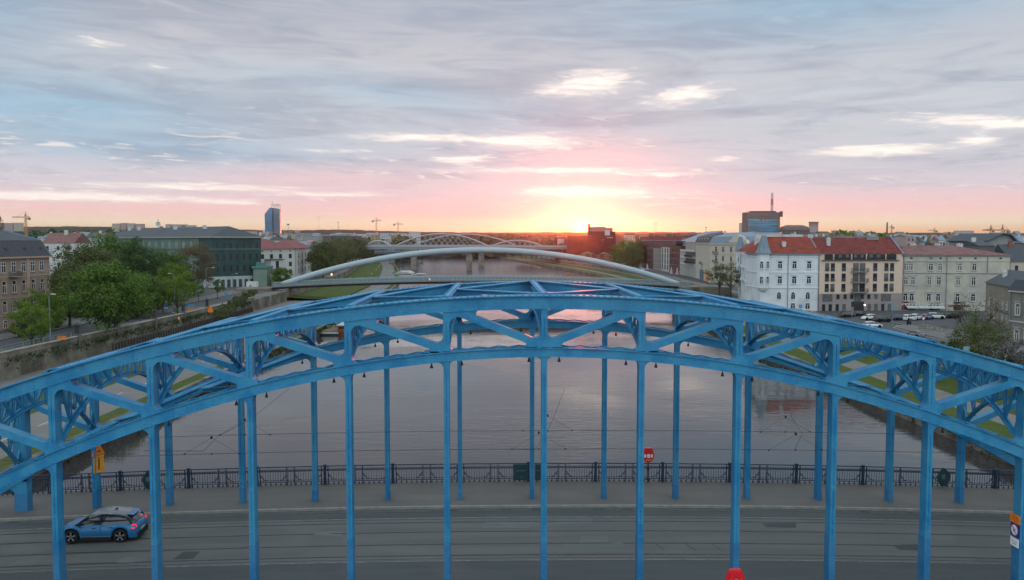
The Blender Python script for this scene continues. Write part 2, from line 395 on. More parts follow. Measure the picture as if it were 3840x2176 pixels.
    for k in range(1, 8):
        for sg in (-1, 1):
            xo, xi = sg * k * PN, sg * (k - 1) * PN; mb = MB()
            p = Vector((xo, ztb(xo) + .14)); q = Vector((xi, zb(xi) + .06)); d = (q - p).normalized(); n = Vector((-d.y, d.x))
            if n.y < 0: n = -n
            h = .15; U0, U1 = p + n * h, q + n * h; L0, L1 = p - n * h, q - n * h
            Y0_, Y1_ = Y0 + .004, Y1 - .004
            mb.prism([tuple(U0), tuple(U1), tuple(L1), tuple(L0)], Y0_, Y1_)
            hwi, hwo = (.135, .135 if k < 7 else .36); hwi = .135
            ipx = xi + sg * hwi; opx = xo - sg * hwo
            T0, T1 = (xi, ztb(xi)), (xo, ztb(xo)); B0, B1 = (xi, zb(xi)), (xo, zb(xo))
            iv0, iv1 = (ipx, 0), (ipx, 10); ov0, ov1 = (opx, 0), (opx, 10)
            y0, y1 = Y0, Y1
            P1 = isect(T0, T1, iv0, iv1); P2 = isect(iv0, iv1, U0, U1); P3 = isect(T0, T1, U0, U1)
            fillet(mb, P1, P2, P3, .06, y0, y1); fillet(mb, P2, P1, P3, .26, y0, y1); fillet(mb, P3, P1, P2, .13, y0, y1)
            Q1 = isect(ov0, ov1, L0, L1); Q2 = isect(ov0, ov1, B0, B1); Q3 = isect(B0, B1, L0, L1)
            fillet(mb, Q1, Q2, Q3, .32, y0, y1); fillet(mb, Q2, Q1, Q3, .28, y0, y1); fillet(mb, Q3, Q1, Q2, .13, y0, y1)
            mb.build('diagonal', BLUE, bridge)
truss(0, 'near'); truss(W, 'far')
# transverse frames with an arched lower edge
for k in range(-7, 8):
    x = k * PN; y0, y1 = .60, W + .05; L = y1 - y0; zT = zt(x) - .25; zE = zb(x) + .25; zM = zT - .95
    def za(t): return zM - (zM - zE) * abs(2 * t - 1) ** 2.4
    mb = MB(); N = 12; ts = [i / N for i in range(N + 1)]
    for i in range(24):
        t0, t1 = i / 24, (i + 1) / 24; mb.bar((x, y0 + L * t0, za(t0)), (x, y0 + L * t1 + .02, za(t1)), .30, .06, (0, 0, 1)); mb.bar((x, y0 + L * t0, za(t0) + .08), (x, y0 + L * t1, za(t1) + .08), .05, .16, (0, 0, 1))
    mb.bar((x, y0, zT), (x, y1, zT), .26, .10)
    for i, t in enumerate(ts[1:-1]):
        yy = y0 + L * t
        for o in (-.05, .05): mb.bar((x + o, yy, za(t)), (x + o, yy, zT), .05, .07)
    for i in range(N):
        a, b = ts[i], ts[i + 1]
        up = i < N // 2
        p, q = ((x, y0 + L * a, zT), (x, y0 + L * b, za(b))) if up else ((x, y0 + L * b, zT), (x, y0 + L * a, za(a)))
        mb.bar(p, q, .16, .06, (1, 0, 0))
    for t, s in ((0, 1), (1, -1)):
        yy = y0 + L * t; mb.prism([(yy, zE + 1.0), (yy, zE - .2), (yy + s * .35, zE + .1)], x - .04, x + .04, 'YZ')
    mb.build('cross_frame', BLUE, bridge)
    mb = MB(); mb.box(x - .17, x + .17, .70, W + .02, zt(x) + .002, zt(x) + .07)
    yy = .8
    while yy < W:
        for o in (-.11, .11): mb.box(x + o - .03, x + o + .03, yy - .03, yy + .03, zt(x) + .07, zt(x) + .09)
        yy += .3
    mb.build('top_strut', BLUE, bridge)
def wide_brace(a, b, w=.34):
    mb = MB(); mb.bar(a, b, w, .05); mb.bar((a[0], a[1], a[2] - .09), (b[0], b[1], b[2] - .09), .05, .16); mb.build('lateral_brace', BLUE, bridge)
for k in range(0, 7):
    for sg in ((-1, 1)):
        xi, xo = sg * k * PN, sg * (k + 1) * PN
        for yy in (.75, W - .05): wide_brace((xi + sg * .2, yy, zt(xi) + .03), (xo - sg * .1, W / 2 + .3, zt(xo) + .03))
        if k >= 3:
            for yy in (.55, W + .05): wide_brace((xi + sg * .2, yy, zb(xi) - .05), (xo, W / 2 + .3, zb(xo) - .02), .45)
# deck and its railings
RY0, RY1 = -3.35, 15.12
def deck_strip(name, y0, y1, dz, th, m, parent=None, x0=-100, x1=100):
    mb = MB(); xs = [x0 + i * 2 for i in range(int((x1 - x0) / 2) + 1)]
    fz = lambda x: cam_z(max(-48, min(48, x)))
    sweep(mb, xs, y0, y1, lambda x: fz(x) + dz - th, lambda x: fz(x) + dz); return mb.build(name, m, parent)
M_SLAB = pm('deck_steel', (.05, .10, .16), .6, .2, 1)
deck_strip('deck_slab', RY0 - .3, RY1 + .4, -.16, .8, M_SLAB, bridge)
for yy in (-.2, 12.5): deck_strip('deck_girder', yy - .25, yy + .25, -.9, 1.2, BLUE, bridge, -60, 60)
def railing(y, where):
    s = 1 if y > 5 else -1
    pst = MB(); pst.box(-.07, .07, -.06, .06, 0, 1.15); pst.box(-.10, .10, -.09, .09, 0, .12); pst.box(-.09, .09, -.08, .08, 1.13, 1.18)
    pan = MB(); L = 3.86
    pan.box(-L / 2, L / 2, -.035, .035, 1.06, 1.11); pan.box(-L / 2, L / 2, -.02, .02, .80, .83); pan.box(-L / 2, L / 2, -.02, .02, .90, .92); pan.box(-L / 2, L / 2, -.02, .02, .16, .20); pan.box(-L / 2, L / 2, -.02, .02, .27, .295)
    n = 26
    for i in range(n + 1):
        x = -L / 2 + L * i / n; pan.box(x - .010, x + .010, -.012, .012, .16, 1.0)
        if i < n:
            xm = x + L / n / 2; pan.box(xm - .035, xm + .035, -.02, .02, .825, .905)
    for i in range(13):
        x = -L / 2 + .15 + (L - .3) * i / 12; pan.lathe([(.001, -.02), (.05, -.02), (.05, .02), (.001, .02)], 8, (x, 0, .06), 'Y'); pan.box(x - .012, x + .012, -.015, .015, .0, .16)
    for x in (-.22, .22, -L / 2 + .12, L / 2 - .12): pan.box(x - .022, x + .022, -.03, .03, 0, 1.08)
    for sx in (-1, 1):
        for c0, dr in ((sx * .24, sx), (sx * (L / 2 - .14), -sx)):
            pan.tube([(c0 + dr * .02, 0, .62), (c0 + dr * .10, 0, .46), (c0 + dr * .24, 0, .34), (c0 + dr * .42, 0, .28)], .022, 5)
            pan.tube([(c0 + dr * .02, 0, .46), (c0 + dr * .1, 0, .56), (c0 + dr * .18, 0, .5), (c0 + dr * .12, 0, .4)], .016, 5)
    p0 = pst.build('railing_post', RAILB, bridge, loc=(0, y, 0)); q0 = pan.build('railing_panel', RAILB, bridge, loc=(0, y, 0))
    first = True
    for k in range(-11, 12):
        X = k * PN - .1; zc = cam_z(X)
        if first: p0.location = (X, y, zc); q0.location = (X + 2, y, cam_z(X + 2)); first = False; p, q = p0, q0
        else: p = inst(p0, bridge, (X, y, zc)); q = inst(q0, bridge, (X + 2, y, cam_z(X + 2)))
        q.rotation_euler = (0, -math.atan(-2 * .00072 * (X + 2)), 0)
railing(RY1, 'far'); railing(RY0, 'near')
# bell shaped lamps under the lower chords
for y in (0, W):
    for k in range(-4, 5):
        for s in (-1, 1):
            mb = MB(); mb.lathe([(.07, -.24), (.065, -.21), (.035, -.11), (.016, -.06), (.016, 0)], 10); x = k * PN + s * .62
            mb.build('lamp_shade', BLACKM, bridge, True, loc=(x, y + .3, zbb(x)))
# cast plates fixed to the far railing
M_PLQ = pm('dark_green_plate', (.016, .05, .06), .4, .3, 5); M_PL2 = pm('plate_relief', (.10, .14, .15), .5, .2, 9)
def diamond(px):
    X = WX(px, 49.0); z = cam_z(X); e = .0
    mb = MB(); mb.prism([(-.42, .60), (-.05, 1.18), (.12, 1.12), (.40, .78), (.42, .45), (.18, .05), (-.12, .05)], -.12, -.04)
    o = mb.build('ornament_plate', M_PLQ, bridge, loc=(X, RY1, z)); m2 = MB(); m2.prism([(-.10, .5), (-.12, .75), (.08, .78), (.10, .5)], -.15, -.12); m2.build('relief', M_PL2, o)
    return o
diamond(532); diamond(3566)
for px, w in ((1952, .86), (2020, .36)):
    X = WX(px, 49.0); mb = MB(); mb.box(-w / 2, w / 2, -.10, -.04, .10, 1.05); o = mb.build('ornament_plate', M_PLQ, bridge, loc=(X, RY1, 0))
    m2 = MB(); m2.box(-w * .3, w * .34, -.12, -.10, .66, .69); m2.box(-w * .08, w * .22, -.12, -.10, .27, .30); m2.build('relief', M_PL2, o)
# masonry river piers of the bridge
M_STONE = pm('grey_quay_stone', (.20, .185, .16), .85, .25, .6, .5, 3, col2=(.11, .10, .085), f2=.52)
for sx in (-1, 1):
    for px in (50,):
        mb = MB(); mb.box(sx * px - 2.4, sx * px + 2.4, RY0 - .5, RY1 + .6, -12, -2.6); mb.box(sx * px - 2.8, sx * px + 2.8, RY0 - .9, RY1 + 1, -3.0, -2.4); mb.build('bridge_pier', M_STONE, bridge)
# carriageway
def asphalt(name, a, b, sc=1.0):
    m = bpy.data.materials.new(name); m.use_nodes = True; nt = m.node_tree; h = NG(nt); bs = nt.nodes['Principled BSDF']
    v = h.n('ShaderNodeTexCoord').outputs['Object']
    mp = h.n('ShaderNodeMapping'); h.lk(v, mp.inputs[0]); mp.inputs['Scale'].default_value = (.12, 1.6, 1)
    n1 = h.noise(mp.outputs[0], 1.0 * sc, 5, .6); n2 = h.noise(v, 14, 4, .7); n3 = h.noise(v, .22 * sc, 4, .55, .4)
    c = h.mix(h.ss(n1, .3, .7), (*a, 1), (*b, 1)); c = h.mix(h.ss(n3, .50, .66, 0, .35), c, (a[0] * 1.35, a[1] * 1.3, a[2] * 1.25, 1))
    c = h.mix(h.ss(n2, .5, .8, 0, .3), c, (b[0] * .6, b[1] * .6, b[2] * .6, 1))
    h.lk(c, bs.inputs['Base Color']); bs.inputs['Roughness'].default_value = .75; bs.inputs['Specular IOR Level'].default_value = .25
    bn = h.n('ShaderNodeBump'); bn.inputs['Strength'].default_value = .3; bn.inputs['Distance'].default_value = .01; h.lk(n2, bn.inputs['Height']); h.lk(bn.outputs[0], bs.inputs['Normal'])
    MATS[name] = m; return m
M_ASP = asphalt('asphalt', (.072, .081, .083), (.058, .066, .069))
M_TRAM = asphalt('tram_lane_concrete', (.124, .128, .122), (.098, .103, .101), .8)
M_WALK = asphalt('pavement_slabs', (.118, .112, .105), (.105, .10, .096))
M_KERB = pm('kerb_stone', (.23, .22, .20), .8, .2, 2)
M_RAIL = pm('rail_steel', (.055, .06, .062), .35, .2, 3, metal=.4)
M_LINE = pm('worn_white_line', (.22, .23, .22), .8, .35, 3)
M_CRACK = pm('dark_joint', (.055, .062, .062), .8, .3, 3)
def st(o): o['kind'] = 'structure'; return o
st(deck_strip('road', -.9, 10.5, -.12, .03, M_ASP)); st(deck_strip('tram_lane', 3.15, 8.95, -.112, .006, M_TRAM))
st(deck_strip('pavement', 10.68, RY1 + .3, .0, .16, M_WALK)); st(deck_strip('pavement', RY0 - .3, -1.08, .0, .16, M_WALK))
st(deck_strip('kerb', 10.5, 10.68, .012, .16, M_KERB)); st(deck_strip('kerb', -1.08, -.9, .012, .16, M_KERB))
for y in (8.37, 6.94, 5.24, 3.80):
    st(deck_strip('tram_rail', y - .04, y + .04, -.102, .006, M_RAIL)); st(deck_strip('rail_groove', y - .12, y - .045, -.104, .004, M_CRACK))
for y in (9.0, 3.08): st(deck_strip('road_joint', y - .03, y + .03, -.106, .004, M_LINE))
st(deck_strip('road_joint', 8.78, 8.83, -.104, .004, M_CRACK)); st(deck_strip('road_joint', 3.32, 3.36, -.104, .004, M_CRACK)); st(deck_strip('gutter', 10.02, 10.48, -.108, .006, pm('gutter_paving', (.078, .088, .088), .8, .2, 3)))
M_PATCH = [asphalt('patch_%s' % n, a, b) for n, a, b in (('pale', (.135, .15, .146), (.105, .12, .118)), ('dark', (.055, .065, .068), (.05, .058, .06)))]
rng = random.Random(4)
mb = MB(); mb.use(M_PATCH[0])
for px, py, w, d in ((1905, 1985, 2.6, .9), (2160, 1972, 2.0, .9), (2235, 2043, 1.5, .9), (1250, 2010, 2.3, .6), (2230, 2065, 3.0, .7), (500, 2090, 2.0, .8), (3400, 2065, 3, .7), (700, 2080, 1.5, .9), (2900, 1985, 3, .6)):
    P = GP(px, py, -.1); zc = cam_z(P.x) - .1085
    mb.use(M_PATCH[0] if rng.random() < .7 else M_PATCH[1]); mb.prism([(P.x - w / 2, P.y - d / 2), (P.x + w / 2 - .2, P.y - d / 2), (P.x + w / 2, P.y + d / 2), (P.x - w / 2 + .15, P.y + d / 2)], zc - .002, zc, 'XY')
mb.use(M_CRACK)
for px, py, q in ((2480, 2068, -.3), (2600, 2070, -.32), (2700, 2070, -.3)):
    P = GP(px, py, -.1); mb.bar((P.x - .2, P.y + .5, cam_z(P.x) - .105), (P.x + .15, P.y - .5, cam_z(P.x) - .105), .04, .004)
for px in (1900, 2010, 2245, 2350, 60, 1700, 3400, 3230):
    P = GP(px, 1903, -.1); mb.box(P.x - .26, P.x + .26, 10.12, 10.42, cam_z(P.x) - .1, cam_z(P.x) - .097)
st(mb.build('road_patches'))
# tram overhead line
cat = empty('tram_overhead_line', 'thin black tram contact wires strung along the blue bridge above the road', 'overhead wire')
for y, z in ((7.65, 4.75), (4.52, 4.60)):
    mb = MB(); mb.tube([(x, y, z + cam_z(x)) for x in range(-60, 61, 4)], .010, 4); mb.build('contact_wire', BLACKM, cat)
mb = MB()
for xc in (-14.5, .6, 12.6):
    for y, z in ((7.65, 4.75), (4.52, 4.60)):
        x = xc + (.0 if y > 6 else -.6); q = cam_z(x)
        mb.tube([(x - 1.25, y, z + q), (x, y, z + .75 + q), (x + 1.25, y, z + q)], .006, 4); mb.box(x - .04, x + .04, y - .04, y + .04, z + q + .7, z + q + .82)
        for s in (-1.25, 0, 1.25): mb.box(x + s - .03, x + s + .03, y - .03, y + .03, z + q - .03, z + q + .03)
        mb.build('span_wire', BLACKM, cat); mb = MB()
    mb.tube([(xc - .8, 4.0, 4.7), (xc - .3, 4.52, 5.25), (xc + .3, 7.65, 5.4), (xc + 1.2, W + .1, 6.2)], .010, 4); mb.tube([(xc - .8, 4.0, 4.7), (xc - 2, .5, 5.6)], .010, 4); mb.build('cross_wire', BLACKM, cat); mb = MB()
# ---- life buoy posts
M_RED = pm('red_plastic', (.62, .012, .018), .35, .08, 3, spec=.5); M_WHT = pm('white_plastic', (.75, .76, .75), .4, .06, 4); M_INK = pm('dark_print', (.03, .04, .05), .6, .1, 3)
def buoy(X, y, face, label):
    t = empty('lifebuoy_stand', label, 'lifebuoy', (X, y, cam_z(X)), 0, 'lifebuoy stands on the bridge railings')
    mb = MB(); mb.box(-.035, .035, -.035, .035, 0, 1.5); mb.box(-.16, .16, -.05, .05, .18, .26); mb.lathe([(.001, -.05), (.10, -.05), (.10, .05), (.001, .05)], 12, (0, 0, .83), 'Y'); mb.build('pole', RAILB, t)
    mb = MB(); prof = [(-.20, 2.08), (.20, 2.08), (.25, 2.0), (.36, 1.68), (.34, 1.50), (.18, 1.27), (.08, 1.22), (-.08, 1.22), (-.18, 1.27), (-.34, 1.50), (-.36, 1.68), (-.25, 2.0)]
    mb.prism(prof, -.10, .10); mb.prism([(a * .86, 1.66 + (b - 1.66) * .88) for a, b in prof], -.15, -.10); cs = mb.build('case', M_RED, t)
    mb = MB(); s = -.155
    mb.lathe([(.001, -.01), (.12, -.01), (.12, .01), (.001, .01)], 20, (0, s, 1.63), 'Y'); mb.build('round_badge', M_WHT, cs)
    mb = MB()
    for a0 in (-.55, pi - .55):
        pts = [(.26 * cos(a0 + 1.1 * i / 6), 1.63 + .20 * sin(a0 + 1.1 * i / 6)) for i in range(7)]; pin = [(.17 * cos(a0 + 1.1 * i / 6), 1.63 + .15 * sin(a0 + 1.1 * i / 6)) for i in range(6, -1, -1)]
        mb.prism(pts + pin, s - .01, s + .01)
    mb.build('ring_print', M_WHT, cs)
    mb = MB(); mb.box(-.07, .07, s - .02, s - .012, 1.615, 1.645); mb.tube([(.14 * cos(a * pi / 8), s - .012, 1.63 + .14 * sin(a * pi / 8)) for a in range(17)], .012, 4); mb.build('printed_mark', M_INK, cs)
    mb = MB()
    for i, x in enumerate((-.12, -.04, .05, .12)): mb.box(x - .03, x + .03, s - .01, s + .005, 1.36 + .02 * (i % 2), 1.42 + .02 * (i % 2))
    mb.build('yellow_sticker', pm('yellow_print', (.7, .32, .04), .5), cs)
buoy(WX(2437, RY1 - CY - .2), RY1 - .22, -1, 'red lifebuoy case on a post at the far bridge railing over the river')
buoy(WX(2787, 30.2), -3.9 + .35, 1, 'red lifebuoy case at the bottom edge whose top alone shows by the near blue hanger')
# ---- signs on the bridge columns
M_ORG = pm('orange_sign', (.75, .20, .01), .5, .1, 5); M_SBLUE = pm('sign_blue', (.01, .04, .22), .5, .1, 4)
t = empty('orange_warning_sign', 'orange triangle and rectangle warning plates on the far left blue bridge column', 'sign', (-24 + .13, W + .3, cam_z(24)), 0)
mb = MB(); mb.prism([(-.42, 2.92), (.40, 2.92), (-.01, 3.72)], .0, .04, 'YZ'); mb.build('triangle_plate', M_ORG, t, rot=(0, 0, -.45)); mb = MB(); mb.prism([(-.33, 1.95), (.33, 1.95), (.33, 2.88), (-.33, 2.88)], .02, .06, 'YZ'); r = mb.build('text_plate', pm('amber_sign', (.70, .30, .03), .5, .1, 5), t, rot=(0, 0, -.45))
mb = MB(); mb.box(.06, .07, -.05, .02, 2.1, 2.75); mb.box(.045, .055, -.12, .12, 3.1, 3.16); mb.build('sign_writing', M_INK, t, rot=(0, 0, -.45))
t = empty('no_flying_sign', 'orange plate above a round red ringed prohibition sign on the near right blue column', 'sign', (20 - .14, 0, 0), 0)
mb = MB(); mb.box(-.05, -.02, -.02, .62, 2.42, 2.78); mb.build('orange_plate', M_ORG, t); mb = MB()
for z in (2.52, 2.60, 2.68): mb.box(-.056, -.05, .05, .52, z - .012, z + .012)
mb.build('orange_plate_text', pm('sign_red_text', (.45, .06, .01), .5), t)
mb = MB(); mb.box(-.04, -.02, .0, .58, 1.85, 2.40); bb = mb.build('blue_plate', M_SBLUE, t)
def disc(mb, r, x, yc, zc, n=24): mb.prism([(yc + r * cos(2 * pi * i / n), zc + r * sin(2 * pi * i / n)) for i in range(n)], x - .006, x, 'YZ')
mb = MB(); disc(mb, .25, -.042, .30, 2.12); mb.build('red_ring', pm('sign_red', (.45, .01, .04), .5), bb); mb = MB(); disc(mb, .21, -.050, .30, 2.12); dd = mb.build('white_disc', M_WHT, bb)
mb = MB(); mb.bar((-.06, .42, 2.26), (-.06, .16, 1.98), .006, .05, (1, 0, 0)); mb.bar((-.06, .36, 2.06), (-.06, .2, 2.2), .006, .06, (1, 0, 0)); mb.build('sign_writing', M_SBLUE, t)
mb = MB(); mb.box(-.045, -.02, .02, .56, 1.42, 1.78); pp = mb.build('white_plate', M_WHT, t); mb = MB(); mb.box(-.05, -.045, .1, .48, 1.62, 1.64); mb.box(-.05, -.045, .15, .4, 1.52, 1.56); mb.build('plate_text', pm('grey_print', (.25, .28, .3), .6), pp)
# ================================================================ WATER AND BANKS
ZW, ZL = -10.0, -8.0
def water_mat():
    m = bpy.data.materials.new('river_water'); m.use_nodes = True; nt = m.node_tree; h = NG(nt); b = nt.nodes['Principled BSDF']
    v = h.n('ShaderNodeTexCoord').outputs['Object']
    n0 = h.noise(v, .02, 3, .5)
    h.lk(h.mix(h.ss(n0, .35, .65), (.040, .036, .036, 1), (.030, .032, .036, 1)), b.inputs['Base Color'])
    sy = h.n('ShaderNodeSeparateXYZ'); h.lk(v, sy.inputs[0]); h.lk(h.ss(sy.outputs[1], 260, 600, .03, .20), b.inputs['Roughness']); b.inputs['IOR'].default_value = 1.27; b.inputs['Specular IOR Level'].default_value = .5
    mp = h.n('ShaderNodeMapping'); h.lk(v, mp.inputs[0]); mp.inputs['Scale'].default_value = (.28, 1.0, 1); mp.inputs['Rotation'].default_value = (0, 0, .05)
    a = h.noise(mp.outputs[0], 1.35, 3, .55, .3); a2 = h.noise(mp.outputs[0], .42, 3, .5, .4)
    patch = h.ss(h.noise(v, .028, 3, .55, .6), .44, .62, .14, 1.4)
    bn = h.n('ShaderNodeBump'); bn.inputs['Strength'].default_value = 1.0; bn.inputs['Distance'].default_value = .032
    h.lk(h.m('ADD', h.m('MULTIPLY', a, patch), h.m('MULTIPLY', a2, .45)), bn.inputs['Height']); h.lk(bn.outputs[0], b.inputs['Normal'])
    return m
M_WATER = water_mat()
mb = MB(); mb.quad((-3000, -400, ZW), (3000, -400, ZW), (3000, 2600, ZW), (-3000, 2600, ZW)); st(mb.build('river', M_WATER))
def grass_mat(name, a, b2, sc=1.2):
    m = bpy.data.materials.new(name); m.use_nodes = True; nt = m.node_tree; h = NG(nt); b = nt.nodes['Principled BSDF']; v = h.n('ShaderNodeTexCoord').outputs['Object']
    n = h.noise(v, sc, 6, .7); n2 = h.noise(v, .13, 4, .6, .5)
    c = h.mix(h.ss(n, .3, .7), (*a, 1), (*b2, 1)); c = h.mix(h.ss(n2, .5, .68, 0, .5), c, (.095, .10, .04, 1))
    h.lk(c, b.inputs['Base Color']); b.inputs['Roughness'].default_value = .95; b.inputs['Specular IOR Level'].default_value = .1
    bn = h.n('ShaderNodeBump'); bn.inputs['Strength'].default_value = .8; bn.inputs['Distance'].default_value = .12; h.lk(h.noise(v, 5, 4, .7), bn.inputs['Height']); h.lk(bn.outputs[0], b.inputs['Normal'])
    return m
M_GRASS = grass_mat('grass', (.046, .070, .018), (.072, .098, .026))
M_GRASS2 = grass_mat('dry_grass', (.075, .085, .032), (.10, .105, .045))
M_PATH = asphalt('promenade_paving', (.155, .15, .142), (.125, .122, .118), .5)
M_STREET = asphalt('street_asphalt', (.068, .074, .080), (.055, .060, .066), .5)
M_SIDE = asphalt('sidewalk_paving', (.135, .13, .125), (.115, .112, .108), .5)
M_CITY = pm('city_ground', (.075, .075, .07), .9, .3, .02, col2=(.045, .055, .03), f2=.5)
# waterline of each bank: (Y, X)
LB = [(-300, -50), (0, -50), (60, -49.5), (105, -49), (165, -47.5), (250, -47.5), (375, -51.5), (450, -58), (560, -71), (700, -89), (850, -112), (1050, -140), (1330, -172), (1700, -215), (2100, -330)]
RB = [(-300, 54), (0, 54), (85, 53.5), (135, 54.5), (220, 59), (300, 63), (420, 66), (510, 65), (620, 58), (760, 42), (900, 27), (1050, 10), (1200, -6), (1450, -60), (1700, -130), (2100, -300)]
def ipol(T, y):
    for (a, x0), (b, x1) in zip(T, T[1:]):
        if y <= b: return x0 + (x1 - x0) * (y - a) / (b - a)
    return T[-1][1]
YS = sorted(set([-300, -200, -100, -40] + [i * 15 for i in range(-2, 40)] + [600 + i * 50 for i in range(1, 31)]))
def band(name, T, sgn, o0, z0, o1, z1, m, ya=-300, yb=2100, th=None, kind='structure'):
    """ribbon that follows a bank; o = distance inland from the waterline"""
    ys = [y for y in YS if ya < y < yb]; ys = [ya] + ys + [yb]; vs = []; fs = []
    for y in ys:
        x = ipol(T, y); vs += [(x + sgn * o0, y, z0), (x + sgn * o1, y, z1)]
    for i in range(len(ys) - 1):
        a = 2 * i; fs.append((a, a + 1, a + 3, a + 2) if sgn > 0 else (a, a + 2, a + 3, a + 1))
    mb = MB(); mb.add(vs, fs); o = mb.build(name, m)
    if kind: o['kind'] = kind
    return o
def wallband(mb, T, sgn, o0, o1, z0, z1, ya, yb):
    ys = [ya] + [y for y in YS if ya < y < yb] + [yb]; vs = []; fs = []
    for y in ys:
        x = ipol(T, y); vs += [(x + sgn * o0, y, z0), (x + sgn * o1, y, z0), (x + sgn * o1, y, z1), (x + sgn * o0, y, z1)]
    for i in range(len(ys) - 1):
        a = i * 4; b = a + 4
        for k in range(4): k2 = (k + 1) % 4; fs.append((a + k, b + k, b + k2, a + k2))
    fs.append((0, 1, 2, 3)); e = len(vs) - 4; fs.append((e + 3, e + 2, e + 1, e)); mb.add(vs, fs)
ZSL, ZSR = -4.4, -5.4           # street level left and right
M_QSTONE = pm('quay_stone_wall', (.17, .15, .125), .9, .35, .35, .8, 1.2, col2=(.085, .08, .06), f2=.5)
M_CAP = pm('pale_stone_cap', (.26, .245, .215), .85, .2, .5, .3, 3)
# left bank ---------------------------------------------------------
mb = MB(); wallband(mb, LB, -1, 0, .8, -12, ZL + .02, -300, 2100); tag(mb.build('embankment_wall', M_QSTONE), 'low dark stone edge wall along the left waterline', 'wall')
band('riverside_grass', LB, -1, .8, ZL, 3.0, ZL + .05, M_GRASS); band('promenade', LB, -1, 3.0, ZL + .02, 12.5, ZL + .03, M_PATH)
band('riverside_grass', LB, -1, 12.5, ZL + .03, 22.0, ZL + .35, M_GRASS); band('promenade', LB, -1, 22.0, ZL + .3, 31.0, ZL + .3, M_PATH)
for o in (7.7,):
    mb = MB()
    for y in range(40, 420, 9):
        x = ipol(LB, y) - o; mb.box(x - .06, x + .06, y, y + 4.5, ZL + .03, ZL + .036)
    st(mb.build('lane_marking', pm('white_marking', (.5, .5, .48), .8, .2, 3)))
LWO = 31.0
mb = MB(); wallband(mb, LB, -1, LWO, LWO + 1.4, ZL - .5, ZSL + .15, -60, 276); wallband(mb, LB, -1, LWO - .15, LWO + .2, ZL - .5, ZL + .8, -60, 276)
qw = tag(mb.build('quay_wall', M_QSTONE), 'rough stone quay wall below the left street', 'wall')
mb = MB(); wallband(mb, LB, -1, LWO - .12, LWO + .55, ZSL + .15, ZSL + .95, -60, 232); mb.build('parapet', M_QSTONE, qw)
mb = MB(); wallband(mb, LB, -1, LWO - .22, LWO + .65, ZSL + .95, ZSL + 1.10, -60, 232); mb.build('coping', M_CAP, qw)
mb = MB(); wallband(mb, LB, -1, LWO, LWO + 1.4, ZL - .5, ZSL + .15, 276, 2100); wallband(mb, LB, -1, LWO, LWO + .5, ZSL + .1, ZSL + 1.0, 276, 2100); tag(mb.build('quay_wall', M_QSTONE), 'long stone quay wall running on beyond the footbridge along the left bank', 'wall')
band('ground', LB, -1, LWO + 1.2, ZSL, LWO + 5, ZSL, M_SIDE); band('grass_verge', LB, -1, LWO + 1.9, ZSL + .02, LWO + 6, ZSL + .06, M_GRASS, -60, 150)
band('ground', LB, -1, LWO + 5, ZSL - .01, LWO + 7, ZSL - .01, M_SIDE)
band('road', LB, -1, LWO + 7, ZSL, LWO + 15.5, ZSL, M_STREET); band('kerb', LB, -1, LWO + 15.5, ZSL + .12, LWO + 15.8, ZSL + .12, M_CAP); band('pavement', LB, -1, LWO + 15.8, ZSL + .11, LWO + 22, ZSL + .11, M_SIDE)
band('ground', LB, -1, LWO + 22, ZSL + .05, 4000, ZSL + .05, M_CITY)
band('grass_slope', LB, -1, 12.5, ZL + .36, LWO + .05, ZL + 1.6, M_GRASS, 276, 2100)
# right bank ---------------------------------------------------------
mb = MB(); wallband(mb, RB, 1, 0, 1.0, -12, ZL + .02, -300, 2100); tag(mb.build('embankment_wall', M_QSTONE), 'dark mossy stone edge wall along the right waterline', 'wall')
band('riverside_grass', RB, 1, 1.0, ZL, 5.5, ZL + .1, M_GRASS); band('promenade', RB, 1, 5.5, ZL + .08, 10.5, ZL + .08, M_PATH)
band('riverside_grass', RB, 1, 10.5, ZL + .1, 18.5, ZL + .7, M_GRASS); band('promenade', RB, 1, 18.5, ZL + .65, 22.5, ZL + .65, M_PATH)
RWO = 22.5
mb = MB(); wallband(mb, RB, 1, RWO, RWO + 1.3, ZL - .3, ZSR + .1, -60, 2100); rw = tag(mb.build('quay_wall', M_QSTONE), 'stone retaining wall under the right riverside street', 'wall')
mb = MB(); wallband(mb, RB, 1, RWO + .1, RWO + .6, ZSR + .1, ZSR + .95, -60, 2100); mb.build('parapet', M_CAP, rw)
band('pavement', RB, 1, RWO + 1.2, ZSR + .1, RWO + 5, ZSR + .1, M_SIDE); band('kerb', RB, 1, RWO + 5, ZSR + .11, RWO + 5.3, ZSR + .11, M_CAP)
band('road', RB, 1, RWO + 5.3, ZSR, RWO + 14.5, ZSR, M_STREET); band('kerb', RB, 1, RWO + 14.5, ZSR + .12, RWO + 14.8, ZSR + .12, M_CAP)
band('pavement', RB, 1, RWO + 14.8, ZSR + .11, RWO + 21, ZSR + .11, M_SIDE, -60, 150); band('pavement', RB, 1, RWO + 14.8, ZSR + .02, RWO + 60, ZSR + .02, M_STREET, 150, 201)
band('pavement', RB, 1, RWO + 14.8, ZSR + .02, RWO + 21, ZSR + .02, M_SIDE, 201, 2100)
band('ground', RB, 1, RWO + 21, ZSR - .05, 4000, ZSR - .05, M_CITY)
